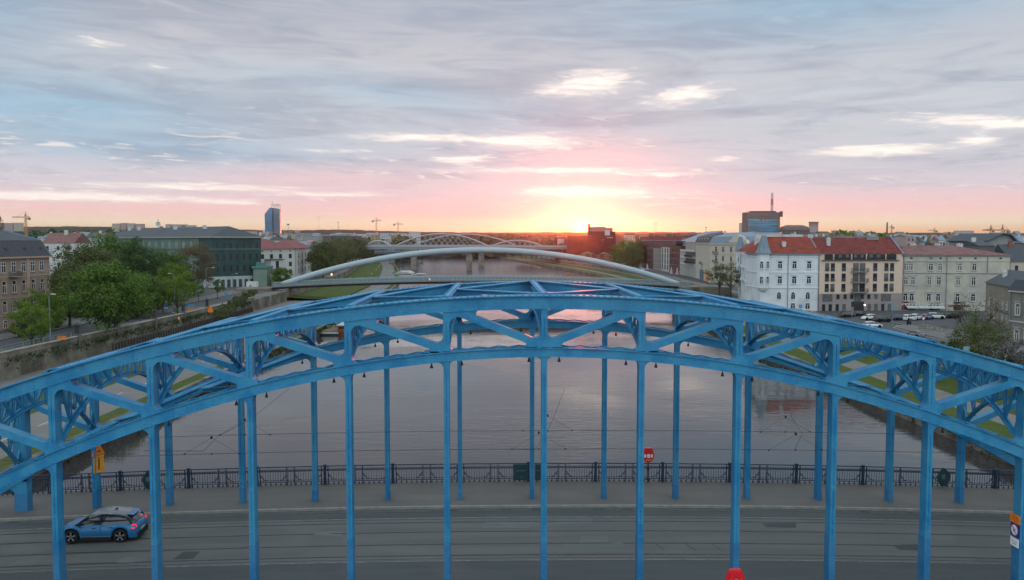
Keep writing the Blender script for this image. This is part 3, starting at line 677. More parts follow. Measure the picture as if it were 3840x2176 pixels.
# the far plain behind the river bend
mb = MB(); mb.quad((-9000, 2080, -4.3), (9000, 2080, -4.3), (9000, 12000, -4.3), (-9000, 12000, -4.3)); st(mb.build('ground', pm('far_plain', (.05, .06, .045), .95, .3, .004, col2=(.07, .065, .05), f2=.5)))
mb = MB(); mb.quad((-9000, -3000, -4.6), (-3000, -3000, -4.6), (-3000, 2085, -4.6), (-9000, 2085, -4.6)); mb.quad((3000, -3000, -4.6), (9000, -3000, -4.6), (9000, 2085, -4.6), (3000, 2085, -4.6)); mb.quad((-9000, -3000, -4.7), (9000, -3000, -4.7), (9000, -300, -4.7), (-9000, -300, -4.7)); st(mb.build('ground', M_CITY))
# hills on the horizon
def ridge(name, D, prof, m, jag, seed, thick=500):
    r = random.Random(seed); mb = MB(); vs = []; fs = []; n = 240; pts = []
    for i in range(n + 1):
        px = -500 + 4840 * i / n
        for (a, ya), (b, yb) in zip(prof, prof[1:]):
            if a <= px <= b: py = ya + (yb - ya) * (px - a) / (b - a); break
        py += r.uniform(-jag, jag); X = WX(px, D); pts.append((X, CY + D, ZP(py, D)))
    for X, Y, Z in pts: vs += [(X, Y, -5), (X, Y, Z), (X * 1.05, Y + thick, Z - 4), (X * 1.05, Y + thick, -5)]
    for i in range(n):
        a = 4 * i; b = a + 4
        for k in range(3): fs.append((a + k, b + k, b + k + 1, a + k + 1))
    mb.add(vs, fs); return st(mb.build(name, m))
M_HILL = pm('wooded_hill', (.040, .045, .030), .95, .35, .02, .5, .05, col2=(.06, .045, .035), f2=.5)
ridge('hills', 4200, [(-500, 852), (300, 850), (700, 856), (1000, 864), (1300, 862), (1500, 868), (1750, 872), (1900, 873), (2050, 871), (2300, 870), (2700, 872), (3000, 874), (3400, 873), (4400, 876)], M_HILL, 1.2, 3)
ridge('hills', 2600, [(-500, 872), (300, 868), (600, 877), (1000, 880), (1700, 882), (1900, 877), (2100, 874), (2400, 879), (2900, 883), (3300, 884), (4400, 887)], M_HILL, 1.8, 5, 300)
# ================================================================ BUILDINGS
M_GLASS = pm('window_glass', (.018, .026, .036), .12, .3, .8, spec=.6); M_GLASS2 = pm('curtained_glass', (.10, .11, .11), .25, .4, 1.2, spec=.5)
M_FR = pm('window_frame_white', (.62, .63, .62), .6, .08, 3); M_FRD = pm('window_frame_dark', (.05, .055, .06), .5, .1, 3)
M_SILL = pm('stone_sill', (.26, .25, .23), .8, .15, 3)
M_IRON = pm('wrought_iron', (.04, .045, .05), .6, .2, 4)
WC = {}
def window_proto(w, h, kind):
    """window facing -Y, centred on its opening; frame mesh and pane mesh"""
    key = (round(w, 2), round(h, 2), kind)
    if key in WC: return WC[key]
    f = MB(); t = .07; y0, y1 = -.05, .05
    if kind == 'arch':
        hs = h - w / 2; arc = [(w / 2 * cos(pi * i / 8), -h / 2 + hs + w / 2 * sin(pi * i / 8)) for i in range(9)]; inn = [(a * .82, -h / 2 + hs + (b + h / 2 - hs) * .82) for a, b in arc]
        for i in range(8): f.prism([arc[i], arc[i + 1], inn[i + 1], inn[i]], y0, y1)
        f.box(-w / 2, -w / 2 + t, y0, y1, -h / 2, -h / 2 + hs); f.box(w / 2 - t, w / 2, y0, y1, -h / 2, -h / 2 + hs); f.box(-w / 2, w / 2, y0, y1, -h / 2, -h / 2 + t)
        f.box(-.04, .04, y0, y1, -h / 2, -h / 2 + hs); f.box(-w / 2 + t, w / 2 - t, y0, y1 - .01, -h / 2 + hs - .06, -h / 2 + hs)
        p = MB(); p.prism([(-w / 2, -h / 2)] + [(w / 2, -h / 2)] + arc, -.02, .0)
    else:
        f.box(-w / 2, -w / 2 + t, y0, y1, -h / 2, h / 2); f.box(w / 2 - t, w / 2, y0, y1, -h / 2, h / 2)
        f.box(-w / 2 + t, w / 2 - t, y0, y1, -h / 2, -h / 2 + t); f.box(-w / 2 + t, w / 2 - t, y0, y1, h / 2 - t, h / 2)
        if kind in ('tee', 'old'):
            f.box(-w / 2 + t, w / 2 - t, y0, y1, h * .16, h * .16 + .09); f.box(-.055, .055, y0, y1, -h / 2 + t, h * .16)
            if kind == 'old': f.box(-.04, .04, y0, y1, h * .16 + .09, h / 2 - t)
        elif kind == 'mod': f.box(-w / 2 + t, w / 2 - t, y0, y1, -h * .12, -h * .12 + .05)
        p = MB(); p.box(-w / 2 + .03, w / 2 - .03, -.02, .01, -h / 2 + .03, h / 2 - .03)
    me1 = f.build('window', M_FRD if kind in ('mod', 'dark') else M_FR); me2 = p.build('pane', M_GLASS); me3 = me2.data.copy(); me3.materials[0] = M_GLASS2
    bpy.data.objects.remove(me1.copy()) if False else None
    r = (me1.data, me2.data, me3); bpy.data.objects.remove(me1); bpy.data.objects.remove(me2); WC[key] = r; return r
WR = random.Random(77)
TRIM = {}
def trim_proto(w, h, kind, m):
    key = (round(w, 2), round(h, 2), kind, m.name)
    if key in TRIM: return TRIM[key]
    t = MB()
    if kind == 'plain': t.box(-w / 2 - .12, w / 2 + .12, -.16, .02, -h / 2 - .14, -h / 2 - .0)
    else:
        t.box(-w / 2 - .18, w / 2 + .18, -.20, .02, -h / 2 - .16, -h / 2); t.box(-w / 2 - .22, -w / 2, -.09, .02, -h / 2, h / 2 + .1); t.box(w / 2, w / 2 + .22, -.09, .02, -h / 2, h / 2 + .1); t.box(-w / 2 - .22, w / 2 + .22, -.09, .02, h / 2, h / 2 + .22)
        if kind == 'ped': t.prism([(-w / 2 - .35, h / 2 + .36), (w / 2 + .35, h / 2 + .36), (w / 2 + .35, h / 2 + .46), (0, h / 2 + .85), (-w / 2 - .35, h / 2 + .46)], -.2, .02)
        if kind == 'corn': t.box(-w / 2 - .35, w / 2 + .35, -.22, .02, h / 2 + .38, h / 2 + .50)
    o = t.build('surround', m); me = o.data; bpy.data.objects.remove(o); TRIM[key] = me; return me
def add_window(par, x, y, z, w, h, kind='old', rz=0.0, trim=None, tm=None, lit=.2):
    a, b, c = window_proto(w, h, kind)
    o = bpy.data.objects.new('window', a); COL.objects.link(o); o.parent = par; o.location = (x, y, z); o.rotation_euler = (0, 0, rz)
    p = bpy.data.objects.new('pane', c if WR.random() < lit else b); COL.objects.link(p); p.parent = o
    if trim:
        s = bpy.data.objects.new('window_surround', trim_proto(w, h, trim, tm or M_SILL)); COL.objects.link(s); s.parent = o
    return o
def roof_mesh(mb, L, d, z, h, kind, ov=.4, in0=None, in1=None):
    x0, x1, y0, y1 = -ov, L + ov, -ov, d + ov
    if kind == 'hip':
        i0 = d / 2 if in0 is None else in0; i1 = d / 2 if in1 is None else in1
        v = [(x0, y0, z), (x1, y0, z), (x1, y1, z), (x0, y1, z), (x0 + i0, d / 2, z + h), (x1 - i1, d / 2, z + h)]
        mb.add(v, [(0, 1, 5, 4), (1, 2, 5), (2, 3, 4, 5), (3, 0, 4), (3, 2, 1, 0)])
    elif kind == 'gable': mb.prism([(y0, z), (y1, z), (d / 2, z + h)], x0 + ov * .6, x1 - ov * .6, 'YZ')
    elif kind == 'shed': mb.prism([(y0, z), (y1, z), (y1, z + h)], x0, x1, 'YZ')
    elif kind == 'mansard':
        a = h * .45; v = [(x0, y0, z), (x1, y0, z), (x1, y1, z), (x0, y1, z), (x0 + a * .6, y0 + a * .6, z + h * .62), (x1 - a * .6, y0 + a * .6, z + h * .62), (x1 - a * .6, y1 - a * .6, z + h * .62), (x0 + a * .6, y1 - a * .6, z + h * .62), (x0 + a + d * .25, d / 2, z + h), (x1 - a - d * .25, d / 2, z + h)]
        mb.add(v, [(0, 1, 5, 4), (1, 2, 6, 5), (2, 3, 7, 6), (3, 0, 4, 7), (4, 5, 9, 8), (5, 6, 9), (6, 7, 8, 9), (7, 4, 8), (3, 2, 1, 0)])
    else:
        mb.box(0, L, 0, d, z - .02, z + .15)
        for a in ((0, L, 0, .3), (0, L, d - .3, d)): mb.box(a[0], a[1], a[2], a[3], z + .15, z + .6)
        for a in ((0, .3), (L - .3, L)): mb.box(a[0], a[1], .3, d - .3, z + .15, z + .6)
class House:
    def __init__(s, name, label, A, B, d, z0, zt_, wall, cat='building', roof=None, ov=.45, group=None, gutter=True):
        A = Vector(A); B = Vector(B); s.L = (B - A).length; s.d = d; s.z0 = z0; s.h = zt_ - z0; e = (B - A)
        s.o = empty(name, label, cat, (A.x, A.y, z0), atan2(e.y, e.x), group); s.wall_m = wall
        mb = MB(); mb.box(0, s.L, 0, d, -.6, s.h); s.wall = mb.build('wall', wall, s.o)
        if roof:
            kind, h, m = roof[:3]; mb = MB(); roof_mesh(mb, s.L, d, s.h + .02, h, kind, ov if kind != 'flat' else 0, *(roof[3:])); s.roof = mb.build('roof', m, s.o)
    def win(s, xs, zs, w, h, kind='old', trim=None, tm=None, lit=.2, side='front'):
        for z in zs:
            for x in xs:
                if side == 'front': add_window(s.o, x, -.03, z, w, h, kind, 0, trim, tm, lit)
                elif side == 'left': add_window(s.o, -.03, x, z, w, h, kind, -pi / 2, trim, tm, lit)
                else: add_window(s.o, s.L + .03, x, z, w, h, kind, pi / 2, trim, tm, lit)
    def cornice(s, z, m, hgt=.25, out=.18, name='cornice'):
        mb = MB(); mb.box(-out, s.L + out, -out, s.d + out, z, z + hgt); return mb.build(name, m, s.o)
    def balcony(s, x, z, w, d=1.1, side='front', m=None, solid=False):
        mb = MB(); mb.box(-w / 2, w / 2, -d, 0, -.15, 0); r = MB()
        n = int(w / .22)
        r.box(-w / 2, w / 2, -d, -d + .05, .95, 1.0); r.box(-w / 2, w / 2, -d, -d + .05, .06, .10)
        for q in (-w / 2, w / 2 - .05): r.box(q, q + .05, -d + .05, 0, .95, 1.0); r.box(q, q + .05, -d + .05, 0, .06, .10)
        for i in range(n + 1):
            xx = -w / 2 + (w - .05) * i / n; r.box(xx, xx + .04, -d + .01, -d + .045, .1, .95)
        for i in range(1, 5):
            yy = -d + d * i / 5
            for q in (-w / 2, w / 2 - .05): r.box(q, q + .04, yy, yy + .04, .1, .95)
        if side == 'front': loc, rot = (x, 0, z), (0, 0, 0)
        else: loc, rot = (0, x, z), (0, 0, -pi / 2)
        b = mb.build('balcony', m or M_SILL, s.o, loc=loc, rot=rot); r.build('balcony_railing', M_IRON, b); return b
    def chimney(s, x, y, z, w=.9, dd=.7, h=1.6, m=None):
        mb = MB(); mb.box(x - w / 2, x + w / 2, y - dd / 2, y + dd / 2, z, z + h); mb.box(x - w / 2 - .1, x + w / 2 + .1, y - dd / 2 - .1, y + dd / 2 + .1, z + h, z + h + .18)
        n = max(1, int(w / .45))
        for i in range(n): xx = x - w / 2 + w * (i + .5) / n; mb.box(xx - .12, xx + .12, y - .12, y + .12, z + h + .18, z + h + .5)
        return mb.build('chimney', m or M_WHP, s.o)
    def pipe(s, x, z0=0, z1=None, y=-.1):
        mb = MB(); mb.box(x - .07, x + .07, y - .08, y + .06, z0, z1 or s.h); mb.build('drainpipe', M_PIPE, s.o)
M_WHP = pm('white_plaster', (.50, .51, .50), .9, .12, .5, col2=(.44, .46, .47), f2=.55); M_PIPE = pm('zinc_pipe', (.16, .19, .22), .5, .1, 2)
M_ZINC = pm('blue_grey_zinc', (.14, .20, .25), .45, .15, .8, stretch=(3, 3, .3)); M_SLATE = pm('dark_slate', (.050, .058, .070), .7, .25, 1.2, .4, 5, stretch=(4, 1, 1))
def tiles(name, a, var=.3):
    m = pm(name, a, .85, var, .9, .6, 7, col2=(a[0] * .72, a[1] * .66, a[2] * .66), f2=.55, stretch=(1.2, 1.2, 3)); return m
M_RT = tiles('red_roof_tiles', (.20, .040, .026)); M_RT2 = tiles('brown_red_tiles', (.145, .030, .026)); M_RT3 = tiles('faded_red_sheet_roof', (.175, .088, .085), .25); M_RT4 = tiles('dusty_red_roof', (.19, .070, .072), .2)
# ---- white corner tenement
A0, A1 = WP(2851, 234), WP(3071, 234)
M_WH = pm('white_blue_plaster', (.56, .60, .63), .85, .10, .35, col2=(.46, .47, .47), f2=.6); M_WHT2 = pm('white_stucco_trim', (.60, .64, .68), .8, .06, 2)
H = House('corner_tenement', 'white ornate corner house with bright red roof and two grey blue turrets', A0, A1, 13, ZSR, ZP(950, 234), M_WH, roof=('hip', 4.6, M_RT, 4.2, .0))
zf = lambda py, D=234: ZP(py, D) - ZSR
xf = lambda px, D=234, h=None: (WX(px, D) - A0[0])
H.win([xf(2925), xf(2979), xf(3034)], [zf(994), zf(1051)], 1.25, 2.1, 'tee', 'corn', M_WHT2, .1); H.win([xf(2923), xf(2976), xf(3031)], [zf(1110)], 1.2, 2.1, 'arch', 'plain', M_WHT2, .05)
H.win([xf(2976), xf(3031)], [zf(1150)], 1.3, 1.7, 'tee', 'plain', M_WHT2, .5)
for z in (zf(1082), zf(1024), zf(966)): H.cornice(z, M_WHT2, .22, .16)
H.cornice(H.h - .45, M_PIPE, .35, .5); H.pipe(xf(2955)); H.pipe(H.L - .1)
# angled river side wing: runs back from the corner
B0 = WP(2768, 300); Bd = Vector((A0[0] - B0[0], A0[1] - B0[1]))
mb = MB(); Lw = Bd.length; wing = empty('tmp', '', '', (0, 0, 0)); bpy.data.objects.remove(wing)
H2ang = atan2(Bd.y, Bd.x) - H.o.rotation_euler[2]
def wing_pt(t, y=0): return (-(1 - t) * Lw * cos(H2ang) - sin(H2ang) * y, -(1 - t) * Lw * sin(H2ang) + cos(H2ang) * y)
wv = [wing_pt(1), wing_pt(0), (wing_pt(0)[0] + 13, wing_pt(0)[1] + 2), (12.8, 4)]
mb.prism(wv[::-1], -.6, H.h - .002, 'XY'); mb.build('side_wing_wall', M_WH, H.o)
mb = MB(); a, b, c, dd = [(p[0], p[1], H.h + .03) for p in wv]; r0 = (4.4, 6.2, H.h + 4.55); r1 = (wv[1][0] + 6, wv[1][1] - 3, H.h + 4.5)
mb.add([(a[0] - .3, a[1] + .2, a[2]), (b[0] - .4, b[1], b[2]), c, (12.8, 6.5, H.h + 4.55), r0, r1], [(1, 0, 4, 5), (1, 5, 2), (5, 4, 3, 2)]); mb.build('side_wing_roof', M_RT, H.o)
mb = MB(); 
for z in (zf(1082), zf(1024), zf(966)):
    p, q = wing_pt(0, -.12), wing_pt(1, -.12); mb.bar((p[0], p[1], z + .1), (q[0], q[1], z + .1), .25, .2)
mb.build('side_cornice', M_WHT2, H.o)
for t in (.1, .22, .36, .5, .64, .78, .9):
    for z in (zf(994), zf(1051), zf(1110)):
        p = wing_pt(t, -.04); add_window(H.o, p[0], p[1], z, 1.1, 2.0, 'old', H2ang, 'corn', M_WHT2, .5)
for t in (.3, .62):
    for z in (zf(1024) + .1, zf(1082) + .1):
        p = wing_pt(t); mb = MB(); mb.box(-1.1, 1.1, -1.0, 0, -.2, 0); bq = mb.build('balcony', M_SILL, H.o, loc=(p[0], p[1], z), rot=(0, 0, H2ang)); mb = MB(); mb.box(-1.1, 1.1, -1.0, -.95, .0, 1.0); mb.box(-1.1, -1.05, -.95, 0, 0, 1); mb.box(1.05, 1.1, -.95, 0, 0, 1); mb.build('balcony_railing', M_WHT2, bq)
for t in (.16, .56): p = wing_pt(t, -.1); mb = MB(); mb.box(p[0] - .08, p[0] + .08, p[1] - .08, p[1] + .08, 0, H.h); mb.build('drainpipe', M_PIPE, H.o)
def turret(x, y, zb0, w):
    mb = MB(); mb.lathe([(w, zb0), (w, H.h + .1)], 8, (x, y, 0)); bay = mb.build('bay_tower', M_WH, H.o); mb = MB()
    mb.lathe([(w * .6, zb0 - .9), (w, zb0)], 8, (x, y, 0)); mb.build('bay_corbel', M_WHT2, bay)
    mb = MB(); mb.lathe([(w * 1.35, H.h - .1), (w * 1.2, H.h + .5), (w * .95, H.h + 1.4), (w * .55, H.h + 4.0), (w * .38, H.h + 4.9), (w * .34, H.h + 5.0)], 8, (x, y, 0)); mb.build('turret_roof', M_ZINC, bay)
    for z in (zf(994), zf(1051)):
        for a in (-.55, .45): add_window(H.o, x + (w + .02) * sin(a), y - (w + .02) * cos(a), z, .9, 2.0, 'tee', a, 'plain', M_WHT2, .3)
turret(.9, .2, zf(1080), 1.75); p = wing_pt(0); turret(p[0] + .5, p[1] - .6, zf(1080), 1.5)
H.chimney(xf(2950), 2.6, H.h + 1.0, 1.0, .8, 1.8); H.chimney(H.L - .2, 6.4, H.h + 4.0, 1.4, .9, .9)
mb = MB(); mb.box(2.0, 9.5, 11.5, 12.3, H.h - 1, H.h + 5.6); mb.box(9.5, H.L, 12.5, 13.1, H.h - 1, H.h + 5.3); mb.box(1.7, 9.8, 11.3, 12.5, H.h + 5.6, H.h + 5.8); mb.build('rear_gable_wall', M_WHP, H.o)
H.wall['label'] = 'pale blue white plaster wall with stucco bands'
# ---- beige block with recessed loggias
A0 = WP(3073, 234); A1 = WP(3386, 236)
M_BG = pm('beige_render', (.58, .445, .355), .9, .06, .4); M_BGD = pm('taupe_render', (.27, .235, .225), .9, .08, .4); M_LOG = pm('loggia_interior', (.035, .03, .032), .7, .3, .6)
H = House('apartment_block', 'beige apartment block with dark top floor loggia and brick red roof', A0, A1, 13, ZSR, ZP(952, 234), M_BG, roof=('gable', 4.55, M_RT2), ov=.3)
mb = MB(); mb.box(-.04, H.L + .04, -.06, 0, -.3, zf(1103)); mb.build('lower_facade', M_BGD, H.o)
mb = MB(); mb.box(xf(3092), xf(3373), -.07, -.01, zf(975), zf(954)); lg = mb.build('loggia', M_LOG, H.o)
mb = MB(); zz = zf(976)
mb.box(xf(3080), xf(3385) - .1, -.55, -.01, zz - .15, zz)
for i in range(60):
    x = xf(3092) + i * (xf(3373) - xf(3092)) / 59; mb.box(x - .02, x + .02, -.52, -.49, zz, zz + .9)
mb.box(xf(3092), xf(3373), -.53, -.48, zz + .9, zz + .95); mb.build('loggia_railing', M_IRON, H.o)
for px, w in ((3152, 1.1), (3180, 1.1), (3212, 1.0), (3238, 1.0), (3273, 1.2), (3302, 1.2), (3356, 1.0)): add_window(H.o, xf(px), -.12, zf(959), w, 1.4, 'mod', 0, None, None, .9)
mb = MB()
for px in (3126, 3196, 3254, 3330): mb.box(xf(px) - .15, xf(px) + .15, -.3, -.07, zf(975), zf(954))
mb.build('loggia_pier', M_BG, H.o)
for z, ww in ((zf(1003), 0), (zf(1042), 0), (zf(1081), 0)):
    for px in (3103, 3125, 3168, 3291, 3335, 3357):
        add_window(H.o, xf(px), -.03, z, 1.15, 2.25, 'mod', 0, None, None, .35)
        mb = MB(); mb.box(xf(px) - .58, xf(px) + .58, -.12, -.09, z - 1.1, z - .15); mb.build('glass_guard', M_FRD, H.o)
    for px in (3215, 3241): add_window(H.o, xf(px), -.03, z, 1.6, 2.25, 'mod', 0, None, None, .5)
    H.balcony(xf(3228), z - 1.25, 4.6, 1.3)
for px, w in ((3106, 2.8), (3336, 2.8), (3224, 2.0)): add_window(H.o, xf(px), -.09, zf(1119), w, 2.0, 'mod', 0, None, None, .6)
for px in (3147, 3175, 3201, 3242, 3268, 3296): add_window(H.o, xf(px), -.09, zf(1115), .9, 1.3, 'dark', 0, None, None, .3)
for px in (3092, 3118, 3145, 3172, 3270, 3297, 3324, 3350): add_window(H.o, xf(px), -.09, zf(1158), .9, 2.2, 'dark', 0, None, None, .3)
mb = MB(); mb.box(xf(3200), xf(3250), -.09, -.05, 0, 2.6); mb.build('door', M_LOG, H.o); mb = MB(); mb.box(-.12, .12, -.1, 0, -.12, .12); mb.build('door_lamp', glow_mat('lamp_glow', (1, .75, .5), 14), H.o, loc=(xf(3252), -.15, zf(1147)))
H.chimney(xf(3128), 3.4, H.h + 2.2, .9, .8, 1.9); H.chimney(xf(3318), 5.6, H.h + 3.9, 3.4, .6, .7, M_SILL)
mb = MB(); mb.prism([(-.5, H.h), (0, H.h + .35), (6.5, H.h + 5.0), (13, H.h + .35), (13.3, H.h)], H.L - .35, H.L + .05, 'YZ'); mb.prism([(-.5, H.h), (0, H.h + .35), (6.5, H.h + 5.0), (13, H.h + .35), (13.3, H.h)], -.3, -.02, 'YZ'); mb.build('party_wall', M_ZINC, H.o)
# ---- long grey ochre tenement
A0 = WP(3388, 236); A1 = WP(3787, 232)
M_GR = pm('grey_ochre_plaster', (.42, .395, .33), .92, .16, .25, col2=(.35, .34, .30), f2=.5); M_GRT = pm('grey_stucco', (.41, .39, .34), .9, .1, 2)
H = House('long_tenement', 'long grey ochre tenement with faded red roof and shop awnings', A0, A1, 14, ZSR, ZP(957, 234), M_GR, roof=('hip', 2.6, M_RT3, 2.0, 13.0))
H.win([xf(p) for p in (3411, 3427, 3498, 3531, 3600, 3651)], [zf(1002)], 1.15, 1.95, 'old', 'corn', M_GRT, .6); H.win([xf(p) for p in (3411, 3436, 3494, 3528, 3596, 3650)], [zf(1056)], 1.1, 2.2, 'old', 'corn', M_GRT, .3)
H.win([xf(p) for p in (3411, 3433, 3494, 3527, 3595, 3650)], [zf(1118)], 1.15, 2.1, 'tee', 'ped', M_GRT, .2)
for p in (3428, 3499, 3532, 3600, 3654, 3742): add_window(H.o, xf(p), -.03, zf(969), .6, .45, 'dark', 0)
for z, hh in ((zf(1028), .2), (zf(981), .14), (zf(1145), .28)): H.cornice(z, M_PIPE if hh == .2 else M_GRT, hh, .14)
H.cornice(H.h - .3, M_PIPE, .25, .35); H.pipe(xf(3554), 0, None, -.2); H.pipe(.15); H.pipe(xf(3697), zf(1028))
mb = MB()
for x0, x1 in ((3412, 3452), (3454, 3493), (3496, 3545)): mb.prism([(-.05, zf(1150)), (-.05, zf(1152)), (-1.9, zf(1158) - .1), (-1.9, zf(1157) + .1)], xf(x0), xf(x1), 'YZ')
mb.build('awning', pm('grey_white_canvas', (.42, .45, .46), .8, .1, 1), H.o)
for px, w, h, m in ((3408, 2.0, 2.5, pm('dark_red_door', (.12, .015, .02), .6)), (3434, 1.9, 2.0, M_GLASS), (3520, 2.2, 2.0, M_GLASS), (3596, 2.0, 2.3, M_GLASS), (3502, 1.2, 2.0, M_GLASS)):
    mb = MB(); mb.box(xf(px) - w / 2, xf(px) + w / 2, -.08, .0, .2, .2 + h); mb.build('shop_front', m, H.o)
mb = MB(); mb.box(xf(3563), xf(3640), -.12, -.03, zf(1150) - .2, zf(1150) + .15); mb.build('shop_sign', pm('red_brown_sign', (.16, .04, .03), .6), H.o)
mb = MB()
for i, px in enumerate(range(3400, 3545, 12)): mb.box(xf(px) - .25, xf(px) + .25, -.2, -.1, zf(1147) - .1, zf(1147) + .12)
mb.build('sign_lamps', M_WHP, H.o)
mb = MB()
for z in (zf(1100),):
    for px in (3422, 3511, 3596, 3650):
        for s in (-1, 1): mb.tube([(xf(px) + s * .1, -.06, z - .2), (xf(px) + s * .6, -.06, z + .25), (xf(px) + s * 1.2, -.06, z - .05), (xf(px) + s * 1.8, -.06, z + .15)] if px < 3560 else [(xf(px) + s * .1, -.06, z + .3), (xf(px) + s * .7, -.06, z - .1)], .09, 5)
mb.build('stucco_garland', M_GRT, H.o)
for px in (3470, 3560, 3640): H.chimney(xf(px), 8.5, H.h + 1.6, 1.6, .7, 1.2)
# ---- houses at the right edge
M_DG = pm('dirty_grey_plaster', (.19, .19, .175), .92, .2, .3, col2=(.14, .14, .13), f2=.5)
H = House('old_house', 'low grey old house with dark roof at the right edge behind the leaning bare tree', WP(3700, 205), WP(3890, 168), 10, ZSR, ZP(1085, 178), pm('ochre_grey_plaster', (.23, .205, .165), .92, .2, .3), roof=('gable', 3.2, M_SLATE))
H.win([3.5, 8.0, 15.0, 18.5, 22.0], [5.0, 1.9], 1.0, 1.9, 'tee', 'plain', M_SILL, .4); H.cornice(3.3, M_DG); H.chimney(6, 2.5, H.h + 1, 1.2, .8, 1.8)
H = House('ornate_grey_house', 'tall dark grey house with framed windows cut by the right edge of the view', WP(3795, 163), WP(3990, 150), 12, ZSR, ZP(1100, 155), M_DG, roof=('mansard', 3.4, M_SLATE))
H.win([2.0, 4.6, 7.2, 9.8], [ZP(1165, 160) - ZSR, ZP(1265, 160) - ZSR], 1.1, 2.2, 'tee', 'corn', M_GRT, .5); H.cornice(ZP(1215, 160) - ZSR, M_GRT); H.cornice(H.h - .3, M_GRT, .3, .4); H.pipe(.1)
add_window(H.o, 3.0, .9, H.h + 1.3, 1.2, 1.2, 'old')
# ---- cream building with pediment, pillared white house, brick and white modern row
M_CR = pm('cream_grey_plaster', (.46, .43, .355), .9, .08, .3); M_CRT = pm('cream_trim', (.50, .47, .39), .85, .06, 2)
A0 = WP(2661, 398); A1 = WP(2792, 372); zf2 = lambda py, D=385: ZP(py, D) - ZSR
H = House('pediment_house', 'cream four storey house with blue grey roof and curved pediment', A0, A1, 16, ZSR, ZP(914, 385), M_CR, roof=('mansard', 5.2, M_ZINC))
xs = [(px - 2661) / 131 * H.L for px in (2686, 2713, 2743, 2776)]
H.win(xs, [zf2(936), zf2(971), zf2(1003), zf2(1035)], 1.8, 2.4, 'old', 'corn', M_CRT, .2)
for z in (zf2(919), zf2(953)): H.cornice(z, M_CRT, .25, .15)
H.cornice(H.h - .4, M_CRT, .4, .5); H.balcony(xs[0], zf2(952), 3.6); H.balcony(xs[0], zf2(985), 3.6)
px0, px1 = (2735 - 2661) / 131 * H.L, (2800 - 2661) / 131 * H.L
mb = MB(); mb.prism([(px0, H.h), (px1 + 1, H.h), (px1 - .3, H.h + 1.6), (px1 - 2.2, H.h + 2.0), (px1 - 2.4, H.h + 2.9), ((px0 + px1) / 2, H.h + 4.0), (px0 + 2.4, H.h + 2.9), (px0 + 2.2, H.h + 2.0), (px0 + .3, H.h + 1.4)], -.2, .9); mb.build('pediment', M_CRT, H.o)
H.chimney(2, 7, H.h + 3.6, 1.2, .8, 2.0)
A0 = WP(2608, 445); A1 = WP(2660, 399)
H = House('dormer_house', 'pale cream house with round dormers beside the pillared white house', A0, A1, 14, ZSR, ZP(911, 420), pm('pale_cream_plaster', (.44, .41, .35), .9, .08, .3), roof=('mansard', 5.0, M_SLATE))
zf3 = lambda py, D=420: ZP(py, D) - ZSR; xs = [H.L * t for t in (.1, .32, .44, .56, .75, .9)]
H.win(xs, [zf3(937), zf3(968), zf3(1000)], 1.1, 2.3, 'old', 'corn', M_CRT, .6); H.cornice(zf3(1018), M_CRT); H.cornice(H.h - .4, M_CRT, .4, .5); H.balcony(H.L * .5, zf3(990), 4.5)
mb = MB(); mb.box(H.L * .38, H.L * .62, -.3, 0, .3, 5.2); mb.build('shop_portal', pm('teal_portal', (.08, .14, .18), .6), H.o)
for i in range(4):
    mb = MB(); x = H.L * (.2 + .2 * i); mb.lathe([(.001, -.3), (.95, -.3), (.95, .3), (.001, .3)], 12, (x, .6, H.h + 1.5), 'Y'); dm = mb.build('dormer', M_CRT, H.o); mb = MB(); mb.lathe([(.001, -.02), (.5, -.02), (.5, .02), (.001, .02)], 10, (x, .28, H.h + 1.5), 'Y'); mb.build('dormer_pane', M_GLASS, dm)
mb = MB(); mb.box(H.L * .78, H.L * .95, -.25, -.02, .3, 4.6); mb.build('orange_shop_sign', M_ORG, H.o)
M_PW = pm('white_concrete', (.50, .485, .46), .8, .06, .5)
A0 = WP(2553, 492); A1 = WP(2607, 447); zf4 = lambda py, D=470: ZP(py, D) - ZSR
H = House('pillared_house', 'white modern house of tall slim pillars with two dark balconies', A0, A1, 14, ZSR, ZP(940, 470), M_FRD)
mb = MB()
n = 12
for i in range(n + 1):
    x = H.L * i / n
    if i < 5: mb.box(x - .35, x + .35, -.5, 0, 0, H.h)
    else: mb.box(x - .35, x + .35, -.5, 0, 0, zf4(990)); mb.box(x - .3, x + .3, -.5, 0, zf4(940), zf4(906))
for z in (zf4(990), zf4(965), zf4(940)): mb.box(-.36, H.L + .36, -.52, 0.02, z - .5, z + .5)
mb.box(H.L * .38, H.L + .36, -.52, .02, zf4(908), zf4(904)); mb.build('pillar_facade', M_PW, H.o)
mb = MB(); mb.box(H.L * .38, H.L, 0, 13, H.h, zf4(905)); mb.build('upper_wall', M_LOG, H.o)
H.balcony(H.L * .7, zf4(963), H.L * .56, 1.6); H.balcony(H.L * .7, zf4(986), H.L * .56, 1.6); mb = MB(); roof_mesh(mb, H.L, 14, zf4(904), 5.5, 'shed', .2); mb.build('roof', M_ZINC, H.o)
M_BR = pm('purple_brick', (.125, .06, .058), .9, .2, .8, col2=(.09, .05, .055), f2=.5); M_BR2 = pm('red_brown_brick', (.155, .05, .045), .9, .2, .8)
def modern(name, label, px0, D0, px1, D1, ytop, cols, rows, wm, fm, w, h, base=1, roof=None):
    A0, A1 = WP(px0, D0), WP(px1, D1); Dm = (D0 + D1) / 2; H = House(name, label, A0, A1, 16, ZSR, ZP(ytop, Dm), wm, roof=roof or ('flat', 0, M_SLATE))
    for r in range(rows):
        z = H.h * (1 - (r + .55) / (rows + .3))
        for c in range(cols): add_window(H.o, H.L * (c + .5) / cols, -.03, z, w, h, fm, 0, 'plain', M_PW, .3)
    return H
